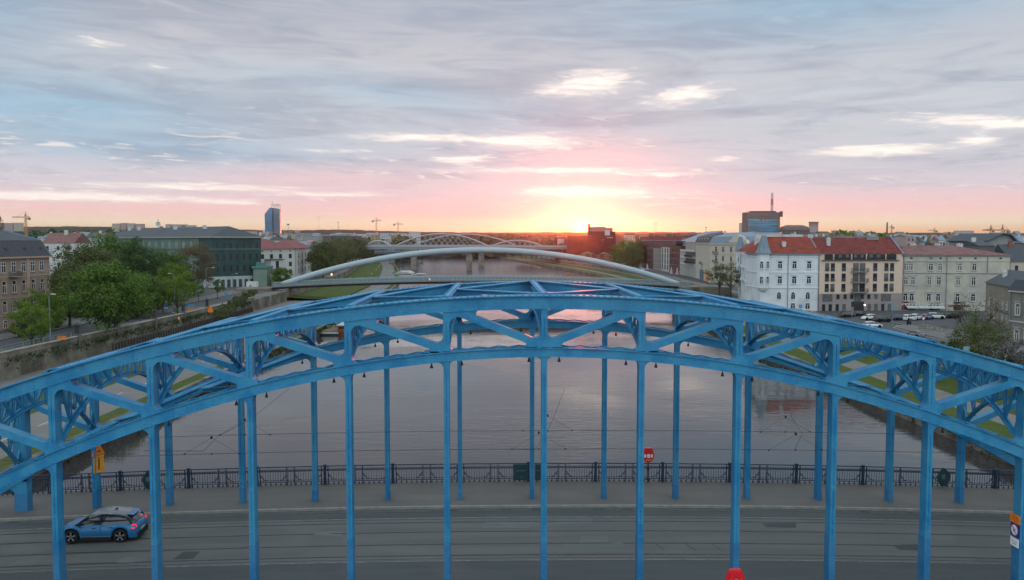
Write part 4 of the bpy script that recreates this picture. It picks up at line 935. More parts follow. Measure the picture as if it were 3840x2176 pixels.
modern('modern_block', 'white framed modern block between the pale slatted and the brick block', 2480, 560, 2509, 532, 928, 3, 4, M_PW, 'mod', 3.6, 3.2)
modern('slatted_block', 'pale pinkish slatted modern block left of the white framed one', 2449, 590, 2479, 562, 932, 7, 4, pm('pinkish_render', (.40, .33, .31), .85), 'mod', 1.1, 3.3)
modern('brick_block', 'red brown brick block between white framed block and pillared house', 2510, 531, 2552, 494, 926, 5, 4, M_BR2, 'dark', 1.9, 2.5)
H = modern('brick_corner_block', 'purple brick corner block with stacked windows beside the green tree', 2414, 655, 2448, 592, 908, 4, 4, M_BR, 'dark', 2.4, 2.6)
mb = MB(); mb.box(-16, 0, .3, 16, -.6, H.h - .6); mb.build('side_wing_wall', M_BR2, H.o)
H = House('long_hall', 'long low reddish hall with flat grey roof behind the modern blocks', WP(2400, 760), WP(2600, 690), 60, ZSR, ZP(889, 720), pm('dark_red_cladding', (.20, .045, .04), .8, .2, .2), roof=('flat', 0, M_SLATE))
mb = MB(); mb.box(-2, H.L + 2, -3, 0, H.h - 3.2, H.h - 2.6); mb.box(H.L * .8, H.L * .93, -.3, 0, 1, H.h - 1); mb.build('canopy', M_ZINC, H.o)
H = House('long_hall', 'pink walled hall with overhanging grey roof in front of the reddish hall', WP(2445, 640), WP(2560, 600), 40, ZSR, ZP(908, 620), pm('pinkish_wall', (.33, .27, .28), .85), roof=('flat', 0, M_SLATE)); mb = MB(); mb.box(-6, H.L + 4, -2.5, 0, H.h - .2, H.h + .5); mb.box(-6, H.L + 4, -2.2, 0, H.h - 1.6, H.h - .9); mb.build('roof_overhang', M_SLATE, H.o)
# ---- rust red museum beside the sun
M_RUST = pm('rust_steel_cladding', (.15, .022, .018), .75, .25, .12, col2=(.11, .016, .016), f2=.5); Dq = 800
H = House('museum', 'big rust red museum box over an old brick gabled hall beside the setting sun', WP(2128, Dq), WP(2308, Dq), 40, -4, ZP(884, Dq), M_RUST); zq = lambda py: ZP(py, Dq) + 4; xq = lambda px: WX(px, Dq) - WX(2128, Dq)
mb = MB(); mb.box(xq(2219), xq(2308), 2, 30, H.h, zq(868)); mb.build('upper_box', M_RUST, H.o)
mb = MB(); mb.box(xq(2220), xq(2271), 3, 20, zq(868), zq(850)); mb.box(xq(2271), xq(2298), 3, 18, zq(868), zq(854)); mb.build('penthouse', pm('pinkish_screen', (.38, .16, .17), .8), H.o)
mb = MB(); mb.box(xq(2268), xq(2286), -.4, 1.9, zq(883), zq(863)); mb.build('glass_corner', M_PW, H.o)
mb = MB()
for i, px in enumerate(range(2275, 2298, 3)): mb.box(xq(px), xq(px + 2), -.3, -.05, zq(893), zq(890))
mb.build('wall_lettering', M_PW, H.o)
mb = MB(); mb.bar((xq(2256), -.3, zq(903)), (xq(2262), -.3, zq(898)), .3, .7, (0, 1, 0)); mb.build('slanted_light', M_PW, H.o)
mb = MB()
M_BAND = pm('striped_old_brick', (.30, .20, .14), .9, .2, .15)
for x0, x1, x2, yt in ((2160, 2200, 2236, 943), (2232, 2262, 2290, 945)): mb.prism([(xq(x0), 0), (xq(x2), 0), (xq(x2), zq(956)), (xq(x1), zq(yt)), (xq(x0), zq(959))], -14, -4)
og = mb.build('old_gabled_hall', M_BAND, H.o); mb = MB()
for z in (zq(955), zq(962), zq(970)): mb.box(xq(2166), xq(2286), -14.15, -14, z - .5, z + .4)
for px in (2198, 2220, 2250): mb.box(xq(px) - 1.6, xq(px) + 1.6, -14.25, -14, zq(966), zq(951))
mb.build('brick_band', M_BR2, og)
H2 = House('screen_building', 'low brown building with a big blank white screen left of the museum', WP(2084, 840), WP(2129, 840), 20, -4, ZP(893, 840), M_RUST, roof=('flat', 0, M_SLATE)); mb = MB(); mb.box(1.5, H2.L - .2, -.3, 0, H2.h - 7, H2.h - .6); mb.build('screen', pm('pinkish_white', (.55, .42, .44), .7), H2.o)
ch = empty('brick_chimney', 'slim square chimney standing next to the sun glow and museum', 'chimney', (*WP(2208, 830), -4)); mb = MB(); zc = ZP(845, 830) + 4; mb.prism([(-1.8, 0), (1.8, 0), (1.0, zc), (-1.0, zc)], -1.4, 1.4); mb.build('shaft', M_BR2, ch); mb = MB(); mb.box(-1.2, 1.2, -1.6, 1.6, zc, zc + 1.4); mb.build('cap', M_BR, ch)
# ---- towers
M_TG = pm('tower_blue_glass', (.05, .16, .30), .18, .18, .03, spec=.7, col2=(.09, .22, .34), f2=.5, stretch=(1, 1, 3)); M_TG2 = pm('tower_grey_glass', (.10, .16, .22), .2, .15, .03, spec=.7)
D = 1500; tw = empty('glass_tower', 'lone blue glass high-rise with chamfered top on the left horizon', 'tower', (*WP(1026, D), -4))
xt_ = lambda px: WX(px, D) - WX(1026, D); zt_ = lambda py: ZP(py, D) + 4
mb = MB(); mb.prism([(xt_(1000), 0), (xt_(1028), 0), (xt_(1028), zt_(781)), (xt_(1018), zt_(781)), (xt_(999), zt_(804))], -6, 5); mb.build('left_wing', M_TG, tw); mb = MB(); mb.prism([(xt_(1028.4), 0), (xt_(1056), 0), (xt_(1054), zt_(794)), (xt_(1048), zt_(784)), (xt_(1028.4), zt_(781))], -4, 5); mb.build('right_wing', M_TG2, tw)
mb = MB(); mb.box(xt_(1027.6), xt_(1029), -6.6, -4, 0, zt_(786)); mb.build('dark_seam', M_FRD, tw)
mb = MB(); z0_, z1_ = zt_(782), zt_(768)
for px in (1022, 1030, 1038, 1046, 1054): mb.box(xt_(px) - .4, xt_(px) + .4, 0, 1, z0_ - 5, z1_)
mb.box(xt_(1022), xt_(1054), 0, 1, z1_ - .8, z1_); mb.box(xt_(1022), xt_(1054), 0, 1, zt_(774) - .4, zt_(774) + .4); mb.box(xt_(1025) - .3, xt_(1025) + .3, .5, 1.1, z1_, zt_(756)); mb.build('roof_mast', pm('pale_mast', (.45, .42, .42), .6), tw)
mb = MB()
for i in range(24): zz = zt_(868) + i * (zt_(800) - zt_(868)) / 24; mb.box(xt_(1000), xt_(1028), -6.15, -6, zz, zz + .45); mb.box(xt_(1028.6), xt_(1055), -4.15, -4, zz, zz + .45)
mb.build('floor_band', pm('tower_band', (.06, .12, .20), .4), tw)
D = 1100; A0, A1 = WP(2798, D), WP(2922, D)
H = House('office_tower', 'wide slab tower with brown frame and blue mirror glass on the right horizon', A0, A1, 22, -4, ZP(796, D), pm('brown_grey_cladding', (.145, .115, .11), .7, .1, .1)); zk = lambda py: ZP(py, D) + 4; xk = lambda px: WX(px, D) - A0[0]
M_MIR = pm('mirror_blue_glass', (.06, .28, .44), .15, .35, .06, spec=.8, col2=(.02, .045, .07), f2=.53, stretch=(.5, 1, 3))
mb = MB(); mb.box(xk(2803), xk(2912), -.5, 0, 6, zk(822)); mb.build('glass_front', M_MIR, H.o)
mb = MB()
for i in range(15): zz = 8 + i * (zk(824) - 8) / 15; mb.box(xk(2803), xk(2912), -.7, -.5, zz, zz + .5)
mb.build('floor_band', pm('dark_blue_band', (.03, .06, .09), .4), H.o)
for px in (2817, 2829, 2841, 2853, 2865, 2877, 2889): add_window(H.o, xk(px), -.06, zk(812), 2.6, 2.0, 'dark', 0, None, None, 1)
mb = MB(); mb.prism([(xk(2845), zk(822)), (xk(2872), zk(822)), (xk(2858), zk(836))], -.9, -.5); mb.build('emblem_field', pm('brown_field', (.17, .12, .12), .7), H.o); mb = MB(); mb.prism([(xk(2855), zk(830)), (xk(2859), zk(823)), (xk(2862), zk(822)), (xk(2859), zk(829))], -1.1, -.9); mb.build('emblem', M_PW, H.o)
mb = MB(); mb.box(xk(2820), xk(2910), 3, 14, H.h, zk(792.5)); mb.box(xk(2812), xk(2908), 2, 15, zk(792.5), zk(791.5)); mb.build('roof_plant', M_FRD, H.o)
mb = MB(); mb.box(H.L - .2, H.L + 3, -1.5, 2, H.h - 6, H.h + 1.2); mb.build('corner_fin', M_BR2, H.o)
for t in (1,): 
    c = empty('striped_chimney', 'tall red and white power station chimney behind the office tower', 'chimney', (*WP(2891, 2500), -4)); mb = MB(); ztop = ZP(724, 2500) + 4; M_CW = pm('chimney_white', (.50, .45, .46), .8); M_CR2 = pm('chimney_red', (.36, .12, .13), .8)
    for i in range(9):
        a, b = i / 9, (i + 1) / 9; mb = MB(); mb.lathe([(5.5 - 2.2 * a, ztop * a), (5.5 - 2.2 * b, ztop * b)], 14); mb.build('chimney_segment', M_CR2 if i % 2 else M_CW, c)
c = empty('cooling_tower', 'grey waisted cooling tower with a thin plume on the right horizon', 'cooling tower', (*WP(3048, 3000), -4)); mb = MB(); zz = ZP(833, 3000) + 4; k = 3000 / FPX
mb.lathe([(21 * k, 0), (19 * k, zz * .35), (16.2 * k, zz * .75), (17.4 * k, zz)], 28); mb.build('shell', pm('cooling_tower_concrete', (.30, .27, .27), .9, .1, .03), c, True); mb = MB(); mb.lathe([(17.7 * k, zz - 1), (18.2 * k, zz - 1), (18.2 * k, zz + 1), (17.7 * k, zz + 1)], 28); mb.build('rim', M_BR2, c)
c = empty('slim_chimney', 'slim rusty chimney on the horizon above the red beige roof', 'chimney', (*WP(3323, 2000), -4)); mb = MB(); zz = ZP(837, 2000) + 4; mb.lathe([(2.6, 0), (1.7, zz)], 12); mb.build('shaft', M_BR2, c); mb = MB(); mb.lathe([(2.0, zz), (2.0, zz + 2)], 12); mb.build('cap', M_BR, c)
# ---- left bank buildings
M_PK = pm('salmon_plaster', (.30, .215, .17), .92, .16, .25, col2=(.25, .195, .165), f2=.5); M_PKT = pm('salmon_trim', (.37, .27, .21), .9, .08, 2)
xw = -104.5; A0 = (xw - 3, 108.0); A1 = (xw + 1.5, 158.0)
H = House('salmon_tenement', 'salmon plaster tenement with dark mansard roof at the left edge', A0, A1, 16, ZSL, 10.9, M_PK, roof=('mansard', 5.6, M_SLATE))
H.o.rotation_euler = (0, 0, H.o.rotation_euler[2])
yy = [3.2 + 3.15 * i for i in range(15)]
H.win(yy, [13.1], 1.35, 2.2, 'old', 'plain', M_PKT, .3); H.win(yy, [9.0, 4.9], 1.15, 2.5, 'tee', 'corn', M_PKT, .3); H.win(yy[::2], [1.3], 1.1, 1.6, 'tee', 'plain', M_PKT, .3)
H.cornice(H.h - .35, M_PKT, .35, .6); H.cornice(11.0, M_PKT, .2, .12); H.cornice(2.9, M_PKT, .3, .15)
mb = MB()
for x in (4.9, 17.5, 30.1, 42.5): mb.box(x - .5, x + .5, -.18, 0, 0, H.h - .4)
mb.build('pilaster', M_PKT, H.o)
for x in (36.0, 42.0, 47.5): mb = MB(); mb.prism([(-1.1, H.h + 1.2), (1.1, H.h + 1.2), (0, H.h + 2.0)], .2, 1.8); dm = mb.build('dormer', M_RT2, H.o, loc=(x, 0, 0)); mb = MB(); mb.box(-.5, .5, .1, .25, H.h + .95, H.h + 1.4); mb.build('dormer_pane', M_GLASS, dm, loc=(0, 0, 0))
H.balcony(37.6, 11.2, 3.0, 1.3); H.chimney(38, 6, H.h + 4.2, 3.2, 1.2, 2.2)
mb = MB(); mb.bar((H.L, -.3, H.h + .2), (H.L - 1.6, 1.4, H.h + 3.6), .3, .4); mb.bar((H.L - 1.6, 1.4, H.h + 3.6), (H.L - 4, 8, H.h + 5.7), .3, .4); mb.build('roof_ridge', M_ZINC, H.o)
M_GN = pm('green_plaster', (.105, .165, .140), .9, .10, .2, col2=(.09, .145, .125), f2=.5); M_NET = pm('dark_green_netting', (.030, .062, .060), .9, .25, .4, .6, 3); M_LOWW = pm('pale_ground_floor', (.36, .38, .38), .85, .12, .5)
M_GNT = pm('grey_stone_cornice', (.24, .25, .23), .9, .1, 1)
C0 = Vector(WP(797, 335)); CL = Vector(WP(392, 415)); CR_ = Vector(WP(945, 395))
H = House('green_tenement', 'long green plaster tenement with slate hip roof behind the left trees', CL, C0, 21, ZSL, ZP(887, 340), M_GN, roof=('hip', 4.2, M_SLATE, 7, 7))
zg = lambda py, D=350: ZP(py, D) - ZSL
t_ = lambda px: (px - 392) / (797 - 392) * H.L * 1.0
xs = [H.L * (.05 + .0605 * i) for i in range(16)]
H.win(xs, [zg(921), zg(962), zg(1000)], 1.5, 2.9, 'old', 'plain', M_GNT, .2)
for z in (zg(935), zg(890)): H.cornice(z, M_GNT if z > zg(900) else M_GN, .4, .3)
H.cornice(H.h - .6, M_GNT, .6, .7)
# right end wall, wrapped in dark netting
mb = MB(); mb.box(H.L, H.L + .12, -.1, 21.1, zg(1032) + .2, H.h - .7); mb.box(H.L * .90, H.L + .12, -.14, -.1, zg(1032) + .2, H.h - .7); mb.build('scaffold_netting', M_NET, H.o)
mb = MB(); mb.box(H.L, H.L + .25, -.1, 21.2, 0, zg(1032)); mb.box(H.L * .93, H.L + .2, -.25, 0, 0, zg(1034)); mb.build('ground_floor', M_LOWW, H.o)
for i in range(8): mb = MB(); y = 1.6 + 2.5 * i; mb.box(H.L + .25, H.L + .33, y - .7, y + .7, 0, 3.2); mb.build('doorway', pm('dark_blue_door', (.03, .05, .07), .5), H.o)
for z in (zg(921), zg(962), zg(1003)):
    for i in range(7): add_window(H.o, H.L + .16, 2.0 + 2.85 * i, z, 1.2, 2.6, 'dark', pi / 2, None, None, 0)
mb = MB(); mb.box(H.L - 4.5, H.L + 1.5, -2.0, 0, zg(1040), zg(1036)); mb.box(H.L - 2.5, H.L + 3.5, -1.6, 0, zg(983), zg(980)); mb.build('wooden_canopy', pm('brown_wood', (.14, .10, .07), .9), H.o)
for px in (.1, .2, .42, .55, .62, .80): H.chimney(H.L * px, 8, H.h + 3.2, 2.4, .8, 1.2, M_PIPE if px in (.42, .62) else None)
c = empty('satellite_dish', 'white round dish on the slate roof of the green tenement', 'satellite dish', (WX(597, 380), 346, 20.4)); mb = MB(); mb.lathe([(.001, .3), (.7, .1), (1.1, -.25), (1.15, -.25), (.75, .05), (.001, .2)], 14, (0, 0, 1.3), 'Y'); mb.build('dish', M_WHP, c); mb = MB(); mb.box(-.06, .06, -.06, .06, 0, 1.2); mb.build('mast', M_PIPE, c)
# white house with red hip roof
M_OW = pm('off_white_plaster', (.44, .45, .42), .9, .06, .2); zv = lambda py, D=400: ZP(py, D) - ZSL
A0 = WP(949, 380); A1 = WP(1107, 404)
H = House('white_barracks', 'plain off-white three storey house with low faded red hip roof on the left bank', A0, A1, 17, ZSL, ZP(933, 396), M_OW, roof=('hip', 4.6, M_RT4, 9, 11), ov=.9)
xs = [H.L * (px - 949) / 158 for px in (983, 1016, 1050, 1088)]; H.win(xs, [zv(960), zv(990), zv(1018)], 1.9, 2.1, 'dark', None, None, 0); 
for x in xs: add_window(H.o, x, -.03, zv(941), .9, .6, 'dark', 0)
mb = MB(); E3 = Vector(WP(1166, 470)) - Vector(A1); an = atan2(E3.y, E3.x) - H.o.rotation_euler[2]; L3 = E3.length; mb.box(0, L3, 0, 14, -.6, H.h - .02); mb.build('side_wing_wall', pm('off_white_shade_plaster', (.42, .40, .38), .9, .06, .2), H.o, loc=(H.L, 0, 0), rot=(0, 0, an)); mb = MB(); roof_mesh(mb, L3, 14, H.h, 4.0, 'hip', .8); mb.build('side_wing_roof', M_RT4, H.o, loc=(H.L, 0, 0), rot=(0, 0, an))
for z in (zv(960), zv(989), zv(1019)):
    for f in (.2, .42, .62, .84): x = L3 * f; add_window(H.o, H.L + x * cos(an) + .05 * sin(an), x * sin(an) - .05 * cos(an), z, 2.2, 2.6, 'dark', an)
H.pipe(H.L, 0); H.chimney(H.L * .7, 9, H.h + 4, 1, .8, 1.2)
mb = MB(); mb.box(xs[1] - 4, xs[1] + 4, -3.5, 0, 0, zv(972)); po = mb.build('projecting_bay', M_OW, H.o); add_window(H.o, xs[1], -3.54, zv(990), 1.9, 3.4, 'dark', 0); mb = MB(); mb.box(xs[1] - 4.6, xs[1] + 4.6, -4.1, .2, zv(972), zv(970)); mb.build('bay_roof', M_SLATE, H.o)
M_MINT = pm('mint_plaster', (.16, .22, .175), .9, .12, .4); D = 345
H = House('mint_kiosk_house', 'small mint green house with verdigris parapet beside the green tenement', WP(949, D), WP(1000, D), 8, ZSL, ZP(1006, D), M_MINT); M_VER = pm('verdigris', (.07, .18, .16), .8, .2, .8); H.cornice(H.h, M_VER, .9, .5); mb = MB(); mb.box(1, 4.2, .5, 3, H.h + .9, H.h + 2.4); mb.build('parapet_block', M_VER, H.o)
H = House('shed_house', 'little white garden shed house with brown roof next to the mint house', WP(1001, 350), WP(1046, 350), 7, ZSL, ZP(1022, 350), M_WHP, roof=('gable', 1.6, pm('brown_sheet', (.13, .09, .085), .8)))
mb = MB(); mb.box(1, 1.6, -.05, 0, 0, 2.6); mb.build('door', M_FRD, H.o)
H = House('site_container', 'white site container behind red and white barriers on the left street', WP(922, 322), WP(961, 322), 2.6, ZSL, ZSL + 2.5, M_WHP, cat='container', roof=('flat', 0, M_WHP)); mb = MB(); mb.box(1.2, 1.9, -.04, 0, .2, 2.0); mb.build('door', M_PIPE, H.o)
# ================================================================ WHITE FOOTBRIDGE
M_TUBE = pm('pale_grey_steel', (.30, .37, .40), .5, .06, .3, spec=.4); M_DK = pm('footbridge_deck_edge', (.17, .18, .18), .7, .12, .5); M_UND = pm('footbridge_underside', (.08, .085, .09), .8, .1, 1)
M_GLR = pm('rail_glass_green', (.14, .22, .24), .25, .1, 1, spec=.6)
fb = empty('footbridge', 'slender footbridge with one pale steel tube arch behind the blue bridge', 'footbridge')
FY = 283.0; XL, XR = -86.0, 71.0; XM = (XL + XR) / 2
def fdz(x): t = (x - XM) / ((XR - XL) / 2); return -2.6 + 2.5 * (1 - t * t)
def foff(x): t = (x - XM) / ((XR - XL) / 2); return 5.2 * (1 - t * t)
AX0, AH = -8.0, 73.5
def faz(x): return 10.8 - 12.6 * ((x - AX0) / AH) ** 2
mb = MB(); mb.tube([(AX0 - AH - 1 + i * (2 * AH + 2) / 60, FY, faz(AX0 - AH - 1 + i * (2 * AH + 2) / 60)) for i in range(61)], 1.12, 20); mb.build('arch_tube', M_TUBE, fb, True)
for s, nm in ((-1, 'near'), (1, 'far')):
    mb = MB(); xs = [XL + (XR - XL) * i / 50 for i in range(51)]; vs = []; fs = []
    for x in xs:
        yc = FY + s * foff(x); z = fdz(x); vs += [(x, yc - 1.7, z - .55), (x, yc + 1.7, z - .55), (x, yc + 1.7, z), (x, yc - 1.7, z)]
    for i in range(50):
        a = 4 * i; b = a + 4
        for k in range(4): k2 = (k + 1) % 4; fs.append((a + k, a + k2, b + k2, b + k))
    mb.add(vs, fs); dk = mb.build('walkway_deck', M_DK, fb)
    mb = MB(); mb.tube([(x, FY + s * foff(x), fdz(x) - .95) for x in xs], .42, 8); mb.build('deck_beam', M_UND, fb, True)
    for q in (-1, 1):
        r = MB()
        for x0, x1 in zip(xs, xs[1:]):
            y0, y1 = FY + s * foff(x0) + q * 1.65, FY + s * foff(x1) + q * 1.65
            r.bar((x0, y0, fdz(x0) + 1.22), (x1, y1, fdz(x1) + 1.22), .10, .07); r.bar((x0, y0, fdz(x0) + .1), (x1, y1, fdz(x1) + .1), .06, .05)
        for i in range(101):
            x = XL + (XR - XL) * i / 100; yy = FY + s * foff(x) + q * 1.65; r.box(x - .035, x + .035, yy - .03, yy + .03, fdz(x), fdz(x) + 1.22)
        rr = r.build('railing', M_TUBE, fb)
        r = MB()
        for x0, x1 in zip(xs, xs[1:]):
            y0, y1 = FY + s * foff(x0) + q * 1.65, FY + s * foff(x1) + q * 1.65; r.bar((x0, y0, fdz(x0) + .5), (x1, y1, fdz(x1) + .5), .02, .55)
        r.build('railing_panel', M_GLR, rr)
mb = MB()
xs = [AX0 - 60 + i * 120 / 20 for i in range(21)]
for i, x in enumerate(xs):
    s = -1 if i % 2 else 1; mb.tube([(x, FY + s * .6, faz(x) - .6), (x, FY + s * (foff(x) - 1.5), fdz(x))], .03, 4)
mb.build('hanger_cables', M_PIPE, fb); mb = MB()
for x in xs[1:-1]: mb.lathe([(.001, -.25), (.22, -.2), (.22, .2), (.001, .25)], 8, (x, FY - .3, faz(x) - 1.0))
mb.build('cable_clamps', M_TUBE, fb, True)
for X, s in ((XL - 3, 1), (XR + 4, -1)):
    mb = MB(); mb.box(X - 9, X + 9, FY - 8, FY + 8, -9, fdz(XL) - .2) if s < 0 else mb.box(X - 9, X + 3, FY - 8, FY + 8, -5.2, fdz(XL) - .56); mb.build('abutment', M_QSTONE, fb)
# ================================================================ WHITE RAILWAY ARCHES
M_RW = pm('railway_white_steel', (.36, .37, .39), .6, .08, .1); M_RD = pm('railway_deck_grey', (.20, .22, .24), .7, .1, .1)
def railbridge(name_l, Y, spans, zd, piers, x0, x1, net=True):
    t = empty('railway_bridge', name_l, 'railway bridge', (0, Y, 0))
    mb = MB(); mb.box(x0, x1, -4, 4, zd - 2.4, zd); mb.build('deck_beam', M_RD, t); mb = MB(); mb.box(x0, x1, -4.3, -4.05, zd, zd + 1.5); mb.build('noise_barrier', pm('barrier_pale', (.30, .33, .35), .5), t)
    for xa, xb, h in spans:
        L = xb - xa; f = lambda x: zd + .6 + h * (1 - ((x - xa - L / 2) / (L / 2)) ** 2)
        for yy in (-3.6, 3.6):
            mb = MB(); mb.tube([(xa + L * i / 40, yy * (1 - .25 * sin(pi * i / 40)), f(xa + L * i / 40)) for i in range(41)], .62, 8); mb.build('arch', M_RW, t, True)
            mb = MB(); n = max(10, int(L / 5))
            for i in range(1, n):
                a = xa + L * i / n
                for d in (-1, 1):
                    b = a + d * h * .85
                    if xa + 1 < b < xb - 1: mb.tube([(a, yy, zd), (b, yy * .85, f(b))], .13, 3)
            if net: mb.build('network_hangers', M_RW, t)
        mb = MB()
        for i in range(3, 18):
            x = xa + L * i / 20
            if f(x) > zd + 4.5: mb.bar((x, -3, f(x)), (x, 3, f(x)), .4, .4)
        mb.build('arch_braces', M_RW, t)
    for x in piers:
        mb = MB(); mb.box(x - 2.6, x + 2.6, -5, 5, -12, zd - 2.4); mb.box(x - 3.6, x + 3.6, -5.6, 5.6, zd - 3.4, zd - 2.35); mb.build('river_pier', M_STONE, t)
D = 815; X = lambda px: WX(px, D); zd = ZP(926, D)
railbridge('white railway bridge with three network arches in the middle distance, nearer of the two', CY + D, [(X(1372), X(1468), ZP(906, D) - zd), (X(1483), X(1831), ZP(880, D) - zd), (X(1842), X(2036), ZP(904, D) - zd)], zd, [X(1470), X(1553), X(1805)], X(1340), X(2200))
D = 905; zd = ZP(923, D)
railbridge('second white railway arch bridge just behind the first, taller rim showing to the right', CY + D, [(X(1585) * 1.11, X(1930) * 1.11, ZP(881, D) - zd)], zd, [], X(1380) * 1.11, X(2200) * 1.11, False)
D = 700; t = empty('blue_girder_bridge', 'low dark blue girder bridge end under the railway bridge on the left bank', 'bridge', (0, CY + D, 0)); mb = MB(); mb.box(WX(1405, D), WX(1760, D), -3, 3, ZP(952, D), ZP(944, D)); mb.build('girder', pm('dull_blue_steel', (.06, .10, .15), .6), t); mb = MB(); mb.box(WX(1405, D), WX(1760, D), -3.2, -3.0, ZP(944, D), ZP(944, D) + 1.0); mb.build('railing', M_PIPE, t)
for px in (1553, 1760): mb = MB(); mb.box(WX(px, D) - 2.4, WX(px, D) + 2.4, -2.8, 2.8, -12, ZP(952, D)); mb.build('river_pier', M_STONE, t)
# ================================================================ TREES
def leaf_mat(name, a, b2, rnd=.35):
    m = bpy.data.materials.new(name); m.use_nodes = True; nt = m.node_tree; h = NG(nt); b = nt.nodes['Principled BSDF']
    v = h.n('ShaderNodeTexCoord').outputs['Object']; n = h.noise(v, .55, 4, .6); oi = h.n('ShaderNodeObjectInfo')
    c = h.mix(h.ss(n, .38, .62), (*a, 1), (*b2, 1))
    vm = h.n('ShaderNodeVectorMath', operation='SCALE'); h.lk(c, vm.inputs[0]); h.lk(h.m('ADD', 1.18 - rnd / 2, h.m('MULTIPLY', oi.outputs['Random'], rnd)), vm.inputs['Scale'])
    h.lk(vm.outputs[0], b.inputs['Base Color']); b.inputs['Roughness'].default_value = .8; b.inputs['Specular IOR Level'].default_value = .15
    tr = h.n('ShaderNodeBsdfTranslucent'); h.lk(vm.outputs[0], tr.inputs[0]); mx = h.n('ShaderNodeMixShader'); mx.inputs[0].default_value = .3
    h.lk(b.outputs[0], mx.inputs[1]); h.lk(tr.outputs[0], mx.inputs[2]); h.lk(mx.outputs[0], nt.nodes['Material Output'].inputs[0]); return m
M_L1 = leaf_mat('fresh_green_leaves', (0.055, 0.105, 0.022), (0.092, 0.148, 0.032)); M_L2 = leaf_mat('olive_leaves', (0.067, 0.086, 0.031), (0.101, 0.115, 0.046)); M_L3 = leaf_mat('dark_green_leaves', (0.036, 0.071, 0.027), (0.055, 0.092, 0.034))
M_L4 = leaf_mat('brownish_new_leaves', (0.092, 0.078, 0.044), (0.122, 0.097, 0.055)); M_L5 = leaf_mat('lime_leaves', (0.075, 0.123, 0.018), (0.105, 0.156, 0.029)); M_L6 = leaf_mat('conifer_needles', (.018, .042, .022), (.03, .06, .03)); M_L7 = leaf_mat('lilac_blossom', (.15, .13, .14), (.09, .10, .07))
M_BARK = pm('bark', (.065, .052, .040), .95, .3, 2, .8, 6)
def crown_mesh(name, seed, rx, rz, nc, nl, leaf, m, flat=.55, fill=.45, kind='round'):
    r = random.Random(seed); vs = []; fs = []; cl = []
    for i in range(nc):
        while True:
            p = Vector((r.uniform(-1, 1), r.uniform(-1, 1), r.uniform(-1, 1)))
            if fill < p.length <= 1: break
        if kind == 'cone': p = Vector((p.x * (1 - (p.z + 1) / 2) ** .8, p.y * (1 - (p.z + 1) / 2) ** .8, p.z))
        if p.z < -flat: p.z = -flat * r.uniform(.5, 1)
        lump = 1 + .22 * sin(p.x * 5 + seed) * cos(p.y * 4 + seed * 2); s = r.uniform(.16, .34)
        cl.append((Vector((p.x * rx * lump, p.y * rx * lump, p.z * rz * lump)), s * rx, s * rx * .75))
    for i in range(nl):
        c, sr, sz = cl[r.randrange(nc)]
        d = Vector((r.gauss(0, 1), r.gauss(0, 1), r.gauss(0, 1))).normalized(); q = c + Vector((d.x * sr, d.y * sr, d.z * sz)) * r.uniform(.55, 1.05)
        n = (d + Vector((r.gauss(0, .5), r.gauss(0, .5), r.gauss(0, .5) + .3))).normalized(); u = n.cross(Vector((r.uniform(-1, 1), r.uniform(-1, 1), r.uniform(-1, 1)))).normalized(); w = n.cross(u)
        l = leaf * r.uniform(.6, 1.3); o = len(vs); vs += [q - u * l * .5, q + w * l * .36, q + u * l * .5, q - w * l * .36]; fs.append((o, o + 1, o + 2, o + 3))
    me = bpy.data.meshes.new(name); me.from_pydata([tuple(v) for v in vs], [], fs); me.materials.append(m); me.update(); return me
def trunk_mesh(seed, H, r0, rx, rz, nb=7, twigs=0):
    r = random.Random(seed); mb = MB(); hb = H - rz * .9
    mb.tube([(0, 0, -.3), (r.uniform(-.1, .1), 0, hb * .5), (r.uniform(-.2, .2), r.uniform(-.2, .2), hb), (0, 0, H + rz * .2)], [r0 * 1.25, r0, r0 * .8, r0 * .25], 8)
    for i in range(nb):
        a = i * 2.4 + r.uniform(-.3, .3); z = hb * r.uniform(.75, 1.1); L = rx * r.uniform(.6, .95); e = Vector((cos(a) * L, sin(a) * L, z + rz * r.uniform(.5, 1.5)))
        mid = Vector((cos(a) * L * .45, sin(a) * L * .45, z + (e.z - z) * .4)); mb.tube([(0, 0, z), mid, e], [r0 * .5, r0 * .33, r0 * .1], 5)
        for j in range(twigs):
            b = e if j % 2 else mid + (e - mid) * .5; d = Vector((r.uniform(-1, 1), r.uniform(-1, 1), r.uniform(-.1, 1))).normalized() * rx * r.uniform(.25, .5)
            k = b + d * .5 + Vector((r.uniform(-.3, .3), r.uniform(-.3, .3), .2)); mb.tube([b, k, b + d], [r0 * .15, r0 * .09, r0 * .04], 4)
            for q in range(3): d2 = Vector((r.uniform(-1, 1), r.uniform(-1, 1), r.uniform(-.3, 1))).normalized() * rx * .18; mb.tube([k, k + d2], [r0 * .07, r0 * .03], 3)
    o = mb.build('trunk', M_BARK); me = o.data; bpy.data.objects.remove(o); return me
TT = {}
def ttype(key, H, rx, rz, r0, nc, nl, leaf, m, seeds=(1, 2), **k):
    tw = k.pop('twigs', 0)
    TT[key] = [(crown_mesh(key, s * 17 + hash_(key), rx, rz, nc, nl, leaf, m, **k), trunk_mesh(s + 5, H, r0, rx, rz, 7, tw), H) for s in seeds]
def hash_(s): return sum(ord(c) * (i + 3) for i, c in enumerate(s)) % 97
ttype('chestnut', 6.9, 6.5, 5.6, .34, 120, 15000, .40, M_L1, (1, 2), flat=.92); ttype('olive', 8.0, 6.2, 6.2, .30, 110, 12500, .36, M_L2, (1, 2), flat=.9); ttype('dark', 7.6, 6.2, 6.0, .3, 110, 12500, .36, M_L3, (1, 2), flat=.9)
